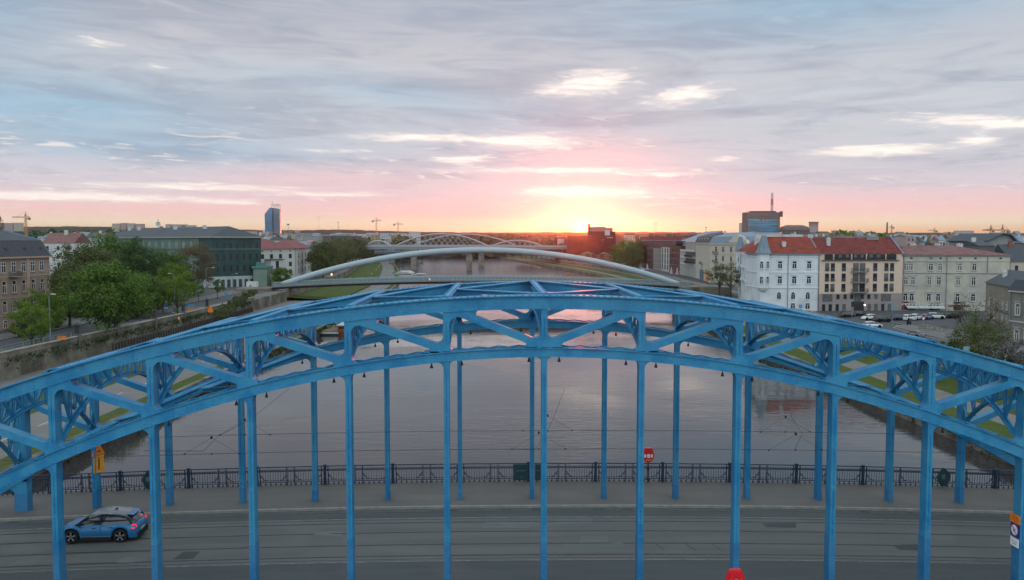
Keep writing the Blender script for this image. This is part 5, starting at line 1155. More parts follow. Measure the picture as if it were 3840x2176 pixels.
ttype('brown', 8.0, 5.8, 5.9, .3, 90, 9000, .32, M_L4, (1, 2), flat=.9); ttype('lime', 5.6, 4.2, 4.4, .2, 60, 6500, .30, M_L5, (1,), flat=.95); ttype('young', 4.0, 1.9, 2.2, .10, 26, 2200, .22, M_L1, (1, 2))
ttype('conifer', 6.0, 2.6, 6.0, .2, 60, 3500, .34, M_L6, (1,), kind='cone', flat=1, fill=.3); ttype('thin', 6.0, 3.6, 3.6, .22, 40, 2600, .24, M_L2, (1, 2), twigs=14); ttype('bush', 1.3, 1.5, 1.1, .08, 22, 1800, .2, M_L2, (1, 2), flat=.9); ttype('soft', 3.4, 4.4, 3.6, .2, 80, 8500, .24, M_L2, (1, 2), flat=.95, twigs=6); ttype('bare', 5.4, 3.6, 3.4, .26, 24, 420, .22, M_L2, (1,), twigs=16); ttype('lilac', 1.9, 1.8, 1.7, .1, 26, 1800, .22, M_L7, (1,), flat=.9)
def tree(kind, X, Y, z, s, label, name='broadleaf_tree', group=None, v=0, sz=1.0, cat='tree'):
    cm, tm, H = TT[kind][v % len(TT[kind])]; t = empty(name, label, cat, (X, Y, z), (X * 7.3 + Y * 1.7) % 6.28, group); t.scale = (s, s, s * sz)
    o = bpy.data.objects.new('trunk', tm); COL.objects.link(o); o.parent = t; o = bpy.data.objects.new('crown', cm); COL.objects.link(o); o.parent = t; o.location = (0, 0, H); return t
# left street: (px centre, px top, distance, kind, scale handled from heights)
TR = [('chestnut', 405, 985, 171, 'big leafy chestnut standing alone on the verge before the left road', 'tree'),
      ('olive', 255, 1000, 184, 'grey green tree with forked trunk between salmon tenement and big chestnut', 'tree'),
      ('olive', 320, 908, 225, 'olive green tree top rising behind the grey green forked tree', 'tree'),
      ('chestnut', 420, 892, 262, 'tall bright green tree in front of the green tenement left end', 'tree'),
      ('dark', 520, 912, 250, 'broad dark green tree centred before the green tenement', 'tree'),
      ('chestnut', 610, 945, 262, 'bright green tree left of the brownish tree', 'tree'), ('lime', 655, 985, 245, 'yellow green tree at the right end of the left tree row', 'tree'),
      ('brown', 725, 912, 285, 'brownish tree with thin new leaves beside the netted wall', 'tree'), ('chestnut', 505, 1020, 205, 'green tree behind the right side of the big chestnut', 'tree'),
      ('brown', 560, 1040, 215, 'small brown green tree above the hedge', 'tree'), ('dark', 455, 1005, 222, 'dark tree filling the gap behind the big chestnut', 'tree'), ('olive', 190, 1050, 205, 'tree between the salmon tenement corner and the forked tree', 'tree')]
for i, (k, px, pt, D, lab, c) in enumerate(TR):
    ztop = ZP(pt, D); H0 = TT[k][0][2]; full = {'chestnut': 12.6, 'olive': 14.2, 'dark': 13.6, 'brown': 13.8, 'lime': 10.2}[k]; tree(k, WX(px, D), CY + D, ZSL, (ztop - ZSL) / full, lab, 'broadleaf_tree', 'trees along the left street', i)
for i, (px, D, pt, k, lab) in enumerate([(662, 218, 1030, 'lime', 'round dark green small tree by the blue and white road sign'), (110, 150, 1135, 'lime', 'bright low tree in front of the salmon tenement, left of two'), (145, 158, 1085, 'lime', 'taller bright tree in front of the salmon tenement, right of two'),
        (742, 262, 1062, 'young', 'small yellow green street tree near the street lamp'), (813, 270, 1040, 'young', 'thin young tree before the pale ground floor'), (607, 222, 1055, 'young', 'narrow light green tree beside the hedge'), (555, 205, 1060, 'young', 'slim grey green sapling in the hedge')]):
    full = {'lime': 10.2, 'young': 6.3}[k]; tree(k, WX(px, D), CY + D, ZSL, (ZP(pt, D) - ZSL) / full, lab, 'small_tree', 'small trees along the left street', i)
tree('chestnut', WX(1052, 345), CY + 345, ZSL, .62, 'dark rounded tree in front of the white barracks', 'broadleaf_tree'); tree('conifer', WX(1184, 440), CY + 440, ZSL, 1.25, 'dark spruce to the right of the white barracks', 'conifer')
tree('dark', WX(1090, 700), CY + 700, ZSL, 1.55, 'dark tree standing behind the white barracks roof'); tree('conifer', WX(1140, 470), CY + 470, ZSL, 1.3, 'tall thin poplar behind the white barracks')
r = random.Random(11)
def label_row(i, what, where): return '%s %s, %s from the left' % (what, where, nth(i))
kinds = ['olive', 'lime', 'olive', 'brown', 'dark', 'olive', 'brown', 'olive', 'brown', 'olive', 'dark', 'brown', 'olive', 'brown', 'olive', 'olive', 'brown', 'dark']
for i, k in enumerate(kinds):
    px = 1210 + i * 12.5; D = 430 + i * 34 + r.uniform(-15, 15); pt = 905 + r.uniform(-8, 10) + max(0, i - 13) * 3
    tree(k, WX(px, D), CY + D, ZSL, (ZP(pt, D) - ZSL) / 13.6, label_row(i, {'olive': 'olive tree', 'lime': 'lime green tree', 'brown': 'brownish tree', 'dark': 'dark green tree'}[k], 'in the quay row left of the river'), 'broadleaf_tree', 'trees along the left quay', i)
for i in range(8):
    px = 1395 + i * 12; D = 860 + i * 30; tree('brown' if i % 2 else 'olive', WX(px, D) - 12, CY + D, ZSL, .95, label_row(i, 'small tree', 'near the left end of the railway bridge'), 'broadleaf_tree', 'trees by the railway bridge', i)
for i, (px, D, pt, k, lab) in enumerate([(2345, 620, 898, 'lime', 'big lime tree right of the rust red museum'), (2372, 560, 915, 'olive', 'olive tree at the head of the right street'), (2320, 590, 930, 'lime', 'lower lime tree hiding the museum corner'), (2395, 640, 905, 'olive', 'dim tree between lime tree and brick corner block')]):
    tree(k, WX(px, D), CY + D, ZSR, (ZP(pt, D) - ZSR) / {'lime': 10.0, 'olive': 14}[k], lab, 'broadleaf_tree', 'trees by the museum', i)
for i in range(9):
    px = 1955 + i * 19; D = 900 - i * 8; tree(['dark', 'brown', 'olive'][i % 3], WX(px, D), CY + D, -4, (ZP(905 + (i * 7) % 12, D) + 4) / 13.8, label_row(i, 'reddish lit tree', 'on the far bank between arches and museum'), 'broadleaf_tree', 'trees on the far bank', i)
for i, (px, D, lab, v) in enumerate([(2700, 300, 'thin bare budding tree left of the turreted house', 0), (2742, 292, 'thin bare budding tree nearest the turreted house', 1)]): tree('thin', WX(px, D), CY + D, ZSR, 1.28, lab, 'bare_tree', 'budding trees by the footbridge end', v)
tree('bare', WX(3665, 148), CY + 148, ZSR, 1.25, 'leaning bare tree with twisted boughs before the long tenement', 'bare_tree', None, 1)
tree('soft', WX(3680, 134), CY + 134, ZSR, 1.02, 'large soft green shrub tree behind the pillared railing on the right', 'shrub_tree')
for i, (px, D, s, lab, k) in enumerate([(3560, 137, 1.4, 'low olive bush behind the right railing, leftmost', 'bush'), (3600, 132, 1.5, 'low olive bush behind the right railing, second', 'bush'), (3650, 127, 1.5, 'low bush under the big soft shrub', 'bush'), (3720, 123, 1.5, 'yellowish bush behind the stone pillar', 'bush'), (3775, 119, 1.7, 'pale lilac bush at the right edge', 'lilac'), (3828, 115, 1.6, 'second pale lilac bush cut by the right edge', 'lilac')]):
    t = tree(k, WX(px, D), CY + D, ZSR, s if k != 'thin' else s * .55, lab, 'shrub', 'shrubs behind the right railing', i, cat='shrub')
    if k == 'thin': t.children[1].data = TT['olive'][i % 2][0]; t.scale = (.62 + .1 * i, .62 + .1 * i, .56)
for i, (px, py, s) in enumerate([(60, 1262, 1.2), (90, 1256, 1.2), (125, 1250, 1.2), (160, 1244, 1.3), (205, 1228, 1.2)]):
    P = GP(px, py, ZSL); tree('bush', P.x, P.y, ZSL, s, 'low hedge bush before the salmon tenement, %s from the left' % nth(i), 'hedge_bush', 'hedge bushes by the salmon tenement', i, cat='bush')
for i in range(10):
    px = 470 + i * 17; D = 196 + i * 4.6; tree('bush', WX(px, D), CY + D, ZSL, 1.05, 'clipped hedge bush behind the left road, %s from the left' % nth(i), 'hedge_bush', 'hedge along the left road', i, cat='bush')
for i in range(12):
    D = 192 + i * 8; px = 822 + i * 11.5; tree('bush', WX(px, D), CY + D, ZSL + .3, 1.15, 'pale green creeper bush on the quay slope, %s from the left' % nth(i), 'creeper_bush', 'bushes on the quay slope', i, cat='bush')
# vines hanging on the quay walls: irregular leaf drapes
def drape(name, pts, m, n, label, seed):
    r = random.Random(seed); vs = []; fs = []
    for i in range(n):
        a, b = pts[r.randrange(len(pts) - 1):][:2] if True else None; t = r.random(); p = Vector(a) * (1 - t) + Vector(b) * t; p += Vector((r.uniform(-.3, .5), r.uniform(-1, 1), -abs(r.gauss(0, .7)))); l = r.uniform(.15, .35)
        u = Vector((r.uniform(-1, 1), r.uniform(-1, 1), r.uniform(-1, 1))).normalized(); w = u.cross(Vector((r.uniform(-1, 1), .3, 1))).normalized(); o = len(vs); vs += [p - u * l, p + w * l * .7, p + u * l, p - w * l * .7]; fs.append((o, o + 1, o + 2, o + 3))
    mb = MB(); mb.add(vs, fs); tag(mb.build(name, m), label, 'ivy', None, 'stuff')
drape('ivy', [(ipol(LB, y) - LWO + .2, y, ZSL) for y in range(100, 232, 4)], M_L3, 1500, 'dark ivy trailing over the left quay wall', 3)
drape('ivy', [(ipol(RB, y) - .1, y, ZL - .2) for y in range(40, 300, 5)], M_L3, 5200, 'dark weeds hanging over the right waterline wall', 5)
drape('ivy', [(ipol(LB, y) + .1, y, ZL - .2) for y in range(40, 240, 5)], M_L3, 4200, 'dark weeds hanging over the left waterline wall', 6)
# far woodland that reads as one mass
def wood(name, label, px0, px1, D0, D1, pt, n, m, seed, z0=-4):
    r = random.Random(seed); vs = []; fs = []; cl = []
    for i in range(n): px = r.uniform(px0, px1); D = r.uniform(D0, D1); cl.append((WX(px, D), CY + D, ZP(pt + r.uniform(-2, 6), D), r.uniform(8, 16)))
    for X, Y, Z, R in cl:
        for j in range(70):
            d = Vector((r.gauss(0, 1), r.gauss(0, 1), abs(r.gauss(0, 1)) * .9)).normalized(); k = r.uniform(.7, 1.05); q = Vector((X + d.x * R * k, Y + d.y * R * k, z0 + d.z * (Z - z0) * k)); l = R * .30 * r.uniform(.6, 1.3)
            u = Vector((r.uniform(-1, 1), r.uniform(-1, 1), r.uniform(-1, 1))).normalized(); w = u.cross(d).normalized() if u.cross(d).length > .01 else Vector((0, 0, 1)); o = len(vs); vs += [q - u * l, q + w * l * .8, q + u * l, q - w * l * .8]; fs.append((o, o + 1, o + 2, o + 3))
    mb = MB(); mb.add(vs, fs); tag(mb.build(name, m), label, 'woodland', None, 'stuff')
wood('woodland', 'dark green wooded rise behind the left rooftops', 120, 900, 900, 1500, 866, 240, M_L3, 1); wood('woodland', 'reddish wood on the horizon left of the sun', 1480, 2130, 1150, 1700, 884, 260, M_L4, 2); wood('woodland', 'thin belt of trees among the far right roofs', 2900, 4000, 900, 1700, 886, 90, M_L2, 3)
wood('woodland', 'grey green tree belt across the middle left distance', 1050, 1560, 950, 1300, 893, 90, M_L2, 4); wood('woodland', 'tree clumps behind the right rooftops', 3130, 3320, 700, 760, 868, 10, M_L1, 9)
# ================================================================ BACKGROUND TOWN
BW = [pm('bg_%s' % n, c, .9, .12, .2) for n, c in (('white', (.48, .48, .47)), ('cream', (.40, .36, .29)), ('grey', (.25, .26, .26)), ('ochre', (.32, .25, .17)), ('pale_blue', (.34, .39, .43)), ('brick', (.20, .085, .06)), ('pinkish', (.36, .27, .25)), ('dark', (.10, .095, .095)))]
BWN = ['white', 'cream', 'grey', 'ochre', 'pale blue', 'brick red', 'pinkish', 'dark']
BR = [M_SLATE, M_ZINC, M_RT3, M_RT2, pm('grey_sheet_roof', (.17, .18, .19), .7, .15, .3), pm('brown_sheet_roof', (.13, .095, .085), .8, .2, .3)]
BRN = ['dark slate', 'blue grey', 'faded red', 'brown red', 'grey sheet', 'brown']
def bg_house(px, D, wpx, pe, wi, ri, rk, rh, label, group, dd=12, z0=-4.4, rot=0.0, wins=True, name='townhouse'):
    Wd = wpx / FPX * D; ze = ZP(pe, D); X = WX(px, D); t = empty(name, label, 'house', (X, CY + D, z0), rot, group); h = ze - z0
    mb = MB(); mb.box(0, Wd, 0, dd, -.5, h); mb.build('wall', BW[wi], t); mb = MB(); roof_mesh(mb, Wd, dd, h + .02, rh, rk, .3); mb.build('roof', BR[ri], t)
    if wins:
        nf = max(1, int(h / 3.3)); nc = max(2, int(Wd / 3.2))
        for f in range(nf):
            z = h - 1.9 - f * 3.2
            if z < .8: break
            mb = MB()
            for c in range(nc): x = Wd * (c + .5) / nc; mb.box(x - .5, x + .5, -.06, .0, z - .75, z + .75)
            mb.build('window_row', M_GLASS, t)
    if rk in ('gable', 'hip') and D < 900:
        mb = MB(); r = random.Random(int(px * 7 + D)); x = Wd * r.uniform(.25, .75); mb.box(x - .6, x + .6, dd * .4, dd * .4 + .7, h + rh * .4, h + rh + 1.1); mb.build('chimney', M_WHP if r.random() < .6 else BW[5], t)
    return t
r = random.Random(21)
# hand placed ones
bg_house(160, 330, 118, 912, 0, 2, 'gable', 4.0, 'white house with faded red roof seen over the trees right of the salmon tenement', None, 14)
bg_house(258, 420, 62, 893, 0, 4, 'gable', 3.0, 'white walled house with grey roof beside the orange crane', None, 12); bg_house(330, 430, 56, 892, 0, 5, 'gable', 2.5, 'white house with brown roof left of the green tenement', None, 12); bg_house(196, 440, 60, 888, 4, 1, 'flat', 0, 'pale blue flat roofed house behind the red roof', None, 12); bg_house(300, 520, 70, 884, 2, 0, 'flat', 0, 'grey flat house with a railed roof terrace', None)
bg_house(950, 470, 26, 905, 0, 5, 'hip', 4, 'white house with brown red roof between green tenement and glass tower', None); bg_house(975, 560, 28, 886, 0, 4, 'gable', 3, 'tall white blank gable wall under the glass tower', None, 12, wins=False); bg_house(1002, 520, 62, 902, 0, 0, 'hip', 3.5, 'low white house with dark roof right below the glass tower', None); bg_house(1030, 900, 34, 884, 0, 1, 'flat', 0, 'white stepped building at the foot of the glass tower', None, 20)
bg_house(1105, 640, 48, 905, 4, 1, 'flat', 0, 'long low pale roof behind the white barracks', None, 30, wins=False); bg_house(1138, 900, 74, 890, 2, 4, 'flat', 0, 'wide grey shed hall behind the left quay trees', None, 40, wins=False); bg_house(1212, 880, 30, 888, 7, 0, 'flat', 0, 'black cladded hall behind the left quay trees', None, 40, wins=False); bg_house(1245, 890, 90, 887, 7, 0, 'flat', 0, 'dark flat hall with small red sign above the quay trees', None, 40, wins=False)
t = bg_house(3700, 300, 102, 925, 2, 0, 'flat', 0, 'big blank grey gable ended house at the upper right', None, 26, -5.4, wins=False, name='gabled_house'); 
for c in list(t.children): bpy.data.objects.remove(c)
D = 300; k = D / FPX; mb = MB(); mb.prism([(0, 0), (102 * k, 0), (102 * k, ZP(905, D) + 5.4), (82 * k, ZP(882, D) + 5.4), (52 * k, ZP(876, D) + 5.4), (0, ZP(905, D) + 5.4)], 0, 26); mb.build('wall', BW[2], t)
mb = MB(); zz = lambda py: ZP(py, D) + 5.4; mb.bar((-1, 12, zz(905)), (52 * k, 12, zz(875.5)), 27, .3, (0, 0, 1)); mb.bar((52 * k, 12, zz(875.5)), (82 * k, 12, zz(881)), 27, .3); mb.bar((82 * k, 12, zz(881)), (103 * k, 12, zz(904)), 27, .3); mb.build('roof', M_SLATE, t); mb = MB(); mb.box(50 * k, 74 * k, 3, 4, zz(880), zz(871)); mb.build('chimney', M_WHP, t)
bg_house(3790, 262, 90, 983, 1, 0, 'gable', 5.5, 'cream house with large dark roof between the long tenement and the right edge', None, 14, -5.4); bg_house(3670, 260, 60, 922, 7, 0, 'gable', 1.5, 'low dark roof right behind the long tenement', None, 14, -5.4, wins=False)
# modern white rows far left middle, flats on the horizon, roofs on the right
def row(n, px0, px1, D0, D1, pe0, pe1, w0, w1, walls, roofs, rks, where, group, hts=(1.5, 3.5), wins=True, z0=-4.4, dd=12):
    for i in range(n):
        px = px0 + (px1 - px0) * (i + r.uniform(-.3, .3)) / n; D = r.uniform(D0, D1); wi = r.choice(walls); ri = r.choice(roofs); rk = r.choice(rks)
        bg_house(px, D, r.uniform(w0, w1), r.uniform(pe0, pe1), wi, ri, rk, r.uniform(*hts), '%s house, %s roof, %s, %s from left' % (BWN[wi], BRN[ri], where, nth(i)), group, dd, z0, r.uniform(-.25, .25), wins)
row(16, 1120, 1560, 1100, 1500, 871, 880, 20, 44, [0, 0, 2, 4], [1, 4, 0], ['flat'], 'in distant modern rows', 'distant modern buildings', (0, 0), True, dd=20)
row(12, 1100, 1500, 950, 1080, 880, 890, 18, 40, [0, 2, 4, 1, 3], [1, 4, 2], ['flat', 'gable'], 'below the modern rows', 'mid distance town houses', dd=16)
row(9, 940, 1120, 900, 1300, 872, 884, 14, 26, [0, 1, 2], [0, 4, 5], ['gable', 'flat'], 'around the glass tower', 'houses round the glass tower')
row(18, 400, 950, 1500, 2600, 869, 875, 16, 40, [2, 1, 7, 3], [0, 4, 5], ['flat', 'gable'], 'behind green tenement', 'rooftops behind the green tenement')
row(12, 150, 400, 600, 900, 882, 892, 14, 34, [0, 2, 4, 1], [0, 1, 5, 4], ['gable', 'flat'], 'near the orange crane', 'rooftops by the orange crane')
for i, (a, b, pt) in enumerate([(424, 452, 840), (456, 476, 838), (480, 505, 839), (512, 540, 841), (624, 642, 842), (646, 700, 843), (702, 734, 846), (20, 52, 838), (56, 84, 837)]):
    D = 3300; bg_house(a, D, b - a, pt, 6 if i % 2 else 1, 4, 'flat', 0, 'slab block of flats on the left horizon, %s from the left' % nth(i), 'slab blocks on the left horizon', 18, -4.4, 0, True, 'slab_block')
row(22, 2930, 3420, 420, 800, 884, 900, 18, 40, [0, 2, 4, 1, 6, 7], [0, 1, 4, 5], ['gable', 'flat', 'gable'], 'behind the red roofs', 'rooftops behind the red roofs', z0=-5.4)
row(16, 2920, 3400, 900, 1500, 871, 882, 16, 40, [0, 1, 3, 2, 5], [0, 4, 5, 3], ['gable', 'flat'], 'skyline beside office tower', 'skyline houses right of the office tower')
row(26, 3400, 3850, 380, 700, 893, 915, 16, 38, [0, 0, 2, 4, 5, 7], [0, 1, 4, 5], ['gable', 'flat', 'gable'], 'beyond the long tenement', 'rooftops beyond the long tenement', z0=-5.4)
row(20, 3400, 3850, 900, 1700, 876, 890, 16, 44, [0, 2, 1, 7, 4], [0, 4, 1], ['gable', 'flat'], 'on the far right skyline', 'far right skyline houses')
row(12, 2350, 2800, 900, 1400, 874, 886, 16, 44, [5, 7, 2, 1], [0, 4, 5], ['flat', 'gable'], 'behind modern riverside blocks', 'houses behind the modern blocks')
row(10, 1940, 2130, 1100, 1400, 889, 897, 12, 26, [5, 3, 7], [3, 5], ['gable'], 'left of the museum', 'houses left of the museum')
bg_house(3590, 1900, 60, 866, 4, 4, 'flat', 0, 'long pale block of flats on the far right skyline', None, 20, name='slab_block'); bg_house(3550, 2100, 36, 872, 1, 4, 'flat', 0, 'smaller pale block beside the long pale block on the skyline', None, 20, name='slab_block'); bg_house(3135, 1200, 34, 866, 6, 5, 'flat', 0, 'pinkish square block right of the cooling tower', None, 20, name='slab_block'); bg_house(2782, 1120, 18, 838, 0, 4, 'flat', 0, 'slim white block touching the left side of the office tower', None, 16, name='slab_block')
bg_house(2935, 1050, 100, 862, 7, 5, 'mansard', 6, 'long dark old building with stepped roof right of the office tower', None, 16, name='long_house')
# ---- cranes, masts
M_CO = pm('crane_orange', (.50, .24, .10), .6, .1, 1); M_CG = pm('crane_dull', (.25, .15, .10), .7, .1, 1)
def crane(px, D, pt, jl, jr, m, label):
    t = empty('tower_crane', label, 'crane', (*WP(px, D), -4.4)); h = ZP(pt, D) + 4.4; w = .9
    mb = MB()
    for a, b in ((-w, -w), (w, -w), (w, w), (-w, w)): mb.box(a - .16, a + .16, b - .16, b + .16, 0, h)
    n = int(h / 2.4)
    for i in range(n):
        z = i * 2.4; s = 1 if i % 2 else -1; mb.bar((-w * s, -w, z), (w * s, -w, z + 2.4), .16, .16); mb.bar((-w, -w * s, z), (-w, w * s, z + 2.4), .16, .16); mb.bar((w * s, w, z), (-w * s, w, z + 2.4), .16, .16)
    mb.build('mast', m, t); mb = MB(); mb.box(-jl, jr, -.5, -.2, h - .2, h + .3); mb.box(-jl, jr, .2, .5, h - .2, h + .3); mb.box(-jl * .95, jr * .9, -.15, .15, h + 1.1, h + 1.5)
    q = int((jl + jr) / 1.8)
    for i in range(q): x = -jl + i * 1.8; mb.bar((x, 0, h + .1), (x + .9, 0, h + 1.3), .18, .18); mb.bar((x + .9, 0, h + 1.3), (x + 1.8, 0, h + .1), .18, .18)
    mb.build('jib', m, t); mb = MB(); mb.box(-.8, .8, -.8, .8, h + 1.5, h + 3.6); mb.bar((0, 0, h + 3.6), (0, 0, h + 6.5), .6, .6); mb.bar((0, 0, h + 6.2), (-jl * .7, 0, h + 1.4), .15, .15); mb.bar((0, 0, h + 6.2), (jr * .8, 0, h + 1.4), .15, .15); mb.build('tower_head', m, t)
    mb = MB(); s = jr if jr < jl else -jl; mb.box(min(s, s * .6), max(s, s * .6), -1, 1, h - 2.6, h - .1); mb.build('counterweight', M_DG, t); mb = MB(); mb.box(.9, 2.2, -1.6, -.5, h - 2.2, h - .2); mb.build('cab', m, t)
crane(102, 950, 818, 15, 5, M_CO, 'orange tower crane standing over the rooftops at the far left'); crane(2, 500, 838, 4, 2.5, M_CG, 'dull red crane head cut by the left edge'); crane(1413, 1500, 829, 8, 9, M_CO, 'thin orange crane above the modern rows, taller of the two'); crane(1494, 1700, 842, 10, 11, M_CO, 'thin orange crane above the modern rows, lower one to the right')
crane(3755, 900, 865, 22, 8, M_CG, 'wide rusty crane on the right skyline with tall mast head'); crane(3711, 1000, 864, 6, 4, M_CG, 'dark stubby crane left of the wide rusty crane'); crane(3500, 1600, 866, 12, 6, M_CG, 'faint thin crane on the right skyline'); crane(3340, 1700, 853, 6, 5, M_CG, 'faint pale crane beside the slim chimney')
def mast(px, D, pt, label, z0=-4.4, w=.3):
    t = empty('mast', label, 'mast', (*WP(px, D), z0)); h = ZP(pt, D) - z0; mb = MB(); mb.lathe([(w, 0), (w * .4, h)], 6); mb.build('pole', M_PIPE, t); mb = MB(); mb.box(-.5 - w, .5 + w, -.2, .2, h * .97, h); mb.build('head', M_PIPE, t)
mast(1083, 520, 840, 'tall slim light mast right of the glass tower', -4.4, .25); mast(2452, 1500, 838, 'thin radio mast above the brick corner block, left of two'); mast(2459, 1500, 835, 'thin radio mast above the brick corner block, right of two'); mast(1198, 1800, 815, 'thin antenna on the horizon right of the light mast'); mast(1270, 1800, 833, 'faint antenna above the modern rows', -4.4, .8); mast(597, 1500, 825, 'thin antenna above the slate roof of the green tenement'); mast(2646, 1200, 852, 'small church spire behind the dormer house', -4.4, .9)
# ================================================================ CARS
M_TYRE = pm('tyre_rubber', (.012, .012, .013), .8, .1, 5); M_RIM = pm('alloy_rim', (.28, .29, .30), .35, .1, 5, metal=.7); M_CGL = pm('car_glass', (.012, .016, .02), .08, .15, 1, spec=.8); M_CBK = pm('black_cladding', (.012, .013, .015), .55, .1, 5)
M_TAIL = glow_mat('tail_light', (.9, .01, .03), 1.2); M_HEAD = pm('head_lamp', (.5, .52, .55), .1, .05, 5, spec=.8); M_PLATE = pm('pale_plate', (.38, .48, .30), .5, .05, 5)
def paint(name, c): return pm('paint_' + name, c, .28, .04, .5, spec=.6)
def lerp_(T, x):
    if x <= T[0][0]: return T[0][1]
    for (a, p), (b, q) in zip(T, T[1:]):
        if x <= b:
            t = (x - a) / (b - a); t = t * t * (3 - 2 * t) if False else t; return p + (q - p) * t
    return T[-1][1]
CARK = {'hatch': dict(L=4.15, W=1.80, H=1.52, wb=2.60, r=.34, top=[(-2.07, .66), (-2.0, .88), (-1.75, .98), (-.5, .97), (.8, .95), (1.2, .92), (1.85, .76), (2.04, .58), (2.07, .45)], roof=[(-1.88, 1.0), (-1.62, 1.35), (-1.3, 1.49), (-.3, 1.52), (.3, 1.46), (.55, 1.36), (1.15, .93)]),
        'suv': dict(L=4.5, W=1.86, H=1.66, wb=2.70, r=.37, top=[(-2.25, .72), (-2.2, 1.0), (-1.9, 1.06), (1.1, 1.04), (1.35, 1.02), (2.05, .92), (2.22, .7), (2.25, .5)], roof=[(-2.1, 1.08), (-1.85, 1.5), (-1.5, 1.64), (-.2, 1.67), (.35, 1.60), (.6, 1.5), (1.3, 1.03)]),
        'estate': dict(L=4.7, W=1.82, H=1.48, wb=2.75, r=.33, top=[(-2.35, .65), (-2.28, .92), (-2.0, .97), (1.1, .94), (1.4, .90), (2.15, .74), (2.33, .55), (2.35, .42)], roof=[(-2.2, .98), (-1.9, 1.34), (-1.5, 1.44), (-.2, 1.48), (.4, 1.42), (.65, 1.33), (1.35, .91)]),
        'sedan': dict(L=4.6, W=1.82, H=1.45, wb=2.70, r=.33, top=[(-2.3, .62), (-2.25, .94), (-1.7, .99), (1.1, .93), (1.4, .89), (2.1, .74), (2.28, .55), (2.3, .42)], roof=[(-1.85, .98), (-1.3, 1.33), (-.9, 1.42), (-.1, 1.45), (.4, 1.40), (.65, 1.32), (1.35, .90)])}
CARK['ev'] = dict(L=4.25, W=1.84, H=1.60, wb=2.62, r=.385, top=[(-2.12, .70), (-2.08, .95), (-1.95, 1.06), (-1.5, 1.07), (-.6, 1.01), (.9, 1.0), (1.2, .99), (1.85, .88), (2.06, .72), (2.12, .5)], roof=[(-1.98, 1.08), (-1.72, 1.36), (-1.35, 1.50), (-.4, 1.60), (.15, 1.56), (.5, 1.45), (1.2, 1.0)])
def car(kind, body_m, label, loc, rz, scale=1.0, group='parked cars', roof_m=None, hero=False, name='car'):
    K = CARK[kind]; L, Wd, wb, r = K['L'], K['W'] / 2, K['wb'], K['r']; xf_, xr_ = wb / 2 + .06, -wb / 2 + .06
    t = empty(name, label, 'car', loc, rz, group); t.scale = (scale,) * 3
    xs = sorted(set([-L / 2, -L / 2 + .04, -L / 2 + .12, L / 2 - .12, L / 2 - .04, L / 2] + [round(-L / 2 + .2 + i * .07, 3) for i in range(int((L - .4) / .07) + 1)])); R = r + .07
    def zb(x):
        z = .24
        for c in (xf_, xr_):
            if abs(x - c) < R: z = max(z, r + sqrt(R * R - (x - c) ** 2) * .98)
        return z
    def hw(x): u = abs(x) / (L / 2); return Wd * (1 - .16 * max(0, (u - .80) / .2) ** 2 - .0)
    vs = []; fs = []; n = 10
    for x in xs:
        zt_ = lerp_(K['top'], x); z0 = min(zb(x), zt_ - .05); w = hw(x)
        fl = 0
        for c in (xf_, xr_):
            if abs(x - c) < R + .12: fl = .025
        ring = [(w * .90, z0), (w * .985 + fl, z0 + (zt_ - z0) * .12), (w + fl, z0 + (zt_ - z0) * .5), (w * .965, z0 + (zt_ - z0) * .86), (w * .86, zt_)]
        vs += [(x, -a, b) for a, b in ring] + [(x, a, b) for a, b in reversed(ring)]
    for i in range(len(xs) - 1):
        a = i * n; b = a + n
        for k in range(n - 1): fs.append((a + k, b + k, b + k + 1, a + k + 1))
    fs.append(tuple(range(n))); fs.append(tuple(range((len(xs) - 1) * n + n - 1, (len(xs) - 1) * n - 1, -1)))
    mb = MB(); mb.add(vs, fs); body = mb.build('body', body_m, t, False)
    for p in body.data.polygons: p.use_smooth = len(p.vertices) == 4
    mb = MB(); mb.box(-L / 2 + .1, L / 2 - .1, -Wd * .80, Wd * .80, .20, .55)
    mb.box(xr_ + R + .02, xf_ - R - .02, -Wd * 1.0, Wd * 1.0, .18, .34 if not hero else .36)
    if hero: mb.box(-L / 2 - .03, -L / 2 + .25, -Wd * .80, Wd * .80, .25, .52)
    mb.build('underbody', M_CBK, t)
    # glasshouse
    rx = K['roof']; x0, x1 = rx[0][0], rx[-1][0]; gx = [x0 + (x1 - x0) * i / 22 for i in range(23)]; vs = []; fs = []; m = 6
    for x in gx:
        zr = lerp_(rx, x); zbelt = min(lerp_(K['top'], x), zr) - .02; f = (zr - zbelt) / (K['H'] - 1.0); w = hw(x) * .875
        ring = [(w, zbelt), (w * (1 - .20 * min(1, f)), zr - .05 * min(1, f)), (w * (1 - .28 * min(1, f)), zr)]; vs += [(x, -a, b) for a, b in ring] + [(x, a, b) for a, b in reversed(ring)]
    for i in range(22):
        a = i * m; b = a + m
        for k in range(m - 1): fs.append((a + k, b + k, b + k + 1, a + k + 1))
    mb = MB(); mb.add(vs, fs); mb.build('windows', M_CGL, t, True)
    # roof skin and pillars
    mb = MB(); gi = [i for i in range(23) if lerp_(rx, gx[i]) > K['H'] - .20]; vs = []; fs = []
    for i in gi:
        x = gx[i]; zr = lerp_(rx, x) + .014; w = hw(x) * .875 * .80; vs += [(x, -w, zr - .055), (x, -w * .90, zr), (x, w * .90, zr), (x, w, zr - .055)]
    for i in range(len(gi) - 1):
        a = 4 * i; b = a + 4
        for k in range(3): fs.append((a + k, b + k, b + k + 1, a + k + 1))
    mb.add(vs, fs); mb.build('roof_panel', roof_m or body_m, t, True)
    mb = MB(); zt2 = K['H'] - .06
    def yw(x, z): w = hw(x) * .875; f = max(0, min(1, (z - lerp_(K['top'], x)) / max(.2, (K['H'] - 1.0)))); return w * (1 - .20 * f) + .008
